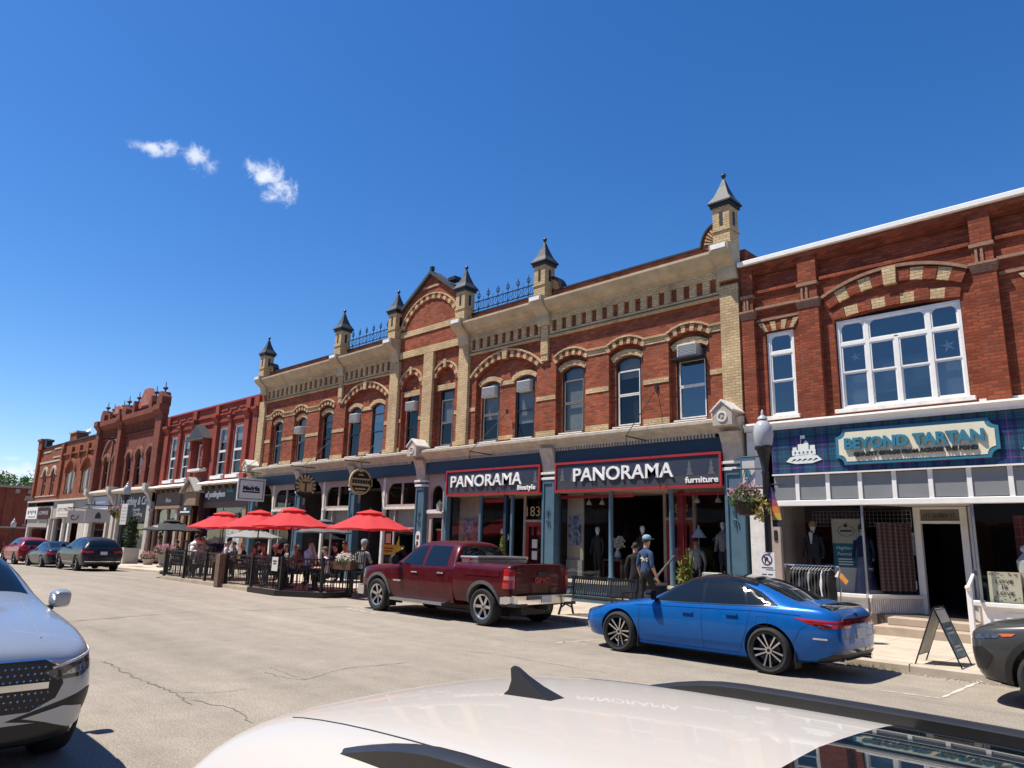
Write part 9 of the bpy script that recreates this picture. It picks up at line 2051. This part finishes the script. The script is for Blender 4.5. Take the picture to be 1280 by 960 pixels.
# ------------------------------------------------------------------ tree beyond the crossing
def tree(x, y, z0, h, r, label, n=5200, seed=4):
    e = empty('tree', (x, y, z0), 0, label, 'tree'); rn = random.Random(seed); b = B(); b.tube((x, y, z0), (x, y, z0+h*.45), .32, .2, 8)
    tips = []
    for k_ in range(9):
        a = k_*.7; t = Vector((x+r*.6*math.cos(a), y+r*.6*math.sin(a), z0+h*rn.uniform(.55, .85))); b.tube((x, y, z0+h*.4), t, .11, .03, 6); tips.append(t)
    mk('trunk', b, mat('bark', (.10, .075, .05), .9, var=.2), e); c = B()
    for k_ in range(34):
        a = rn.uniform(0, 6.28); rr = r*math.sqrt(rn.uniform(.05, 1)); zz = z0+h*(.52+.42*rn.random()*(1-.5*(rr/r)**2)); q = rn.uniform(.7, 1.5)*r*.22
        leaf_cloud(c, (x+rr*math.cos(a)*.85, y+rr*math.sin(a)*.85, zz), q, q, q*.75, n//34, .18, rn, .5)
    mk('crown', c, LG(), e)
for px, py, Xd, r, lab, sd_ in ((35, 579, -112, 6.5, 'large leafy green tree behind the block across the side street', 4), (14, 586, -120, 4.0, 'smaller green tree at the left edge behind the corner turret', 9)):
    d = ray(px, py); t = Xd/d.x; q = Vector((0, 0, CAMH))+d*t; tree(q.x, q.y, -1.4, q.z+1.4, r, lab, seed=sd_)
# ------------------------------------------------------------------ plain unseen buildings, added so shop glass and car paint have something to reflect
OB = empty('added_opposite_row', (-20, -6.2, SW), 0, 'plain brick row added behind the camera for the shop windows to reflect', 'building')
b = B().box(-75, 24, -14, -6.2, 0, 8.2); hol = B()
for k_ in range(22):
    x = -72+k_*4.3; hol.box(x, x+1.3, -6.6, -5.8, 4.9, 7.0)
    hol.box(x-.8, x+2.2, -6.6, -5.8, .7, 3.1)
wall_with_holes('wall', b, hol, 'red2', OB)
for k_ in range(22):
    x = -72+k_*4.3; mk('window', B().box(x, x+1.3, -6.45, -6.4, 4.9, 7.0), mat('far_glass', (.03, .035, .04)), OB); mk('shop_window', B().box(x-.8, x+2.2, -6.5, -6.45, .7, 3.1), mat('far_glass', (.03, .035, .04)), OB)
mk('fascia', B().box(-75, 24, -6.2, -6.05, 3.3, 4.2), 'greyboard', OB); mk('coping', B().box(-75.1, 24.1, -14.1, -6.1, 8.2, 8.35), 'stone', OB)
RRW = empty('added_right_row', (20, FY, SW), 0, 'plain brick row added beyond the right edge of the view to darken reflections', 'building')  # out-of-view row, added to darken what the car paint reflects
mk('wall', B().box(3.25, 48, FY, FY+9, 0, 9.0), 'red', RRW); mk('coping', B().box(3.25, 48, FY-.1, FY+9, 9.0, 9.15), 'stone', RRW)
for k_ in range(10):
    x = 4.5+k_*4.3; mk('window', B().box(x, x+1.2, FY-.02, FY, 5.1, 7.2), mat('far_glass', (.03, .035, .04)), RRW); mk('shop_window', B().box(x-.6, x+2.4, FY-.03, FY, .7, 3.1), mat('far_glass', (.03, .035, .04)), RRW)
EB = empty('added_end_block', (62, 8, SW), 0, 'plain brick block added out of view on the right to darken reflections', 'building')  # out-of-view block, added to keep the bright horizon out of reflections
mk('wall', B().box(62, 72, -16, 40, -.5, 9.5), 'red4', EB); mk('fascia', B().box(61.9, 62, -16, 40, 3.2, 4.2), 'greyboard', EB)
for k_ in range(12): mk('window', B().box(61.95, 62, -14+k_*4, -12.6+k_*4, 5.1, 7.4), mat('far_glass', (.03, .035, .04)), EB)
for o in bpy.data.objects:
    if o.name.split('.')[0] in ('blooms', 'leaves', 'foliage', 'crown', 'plant_top', 'dried_stems'): o['kind'] = 'stuff'
bpy.data.scenes.remove(TMP)
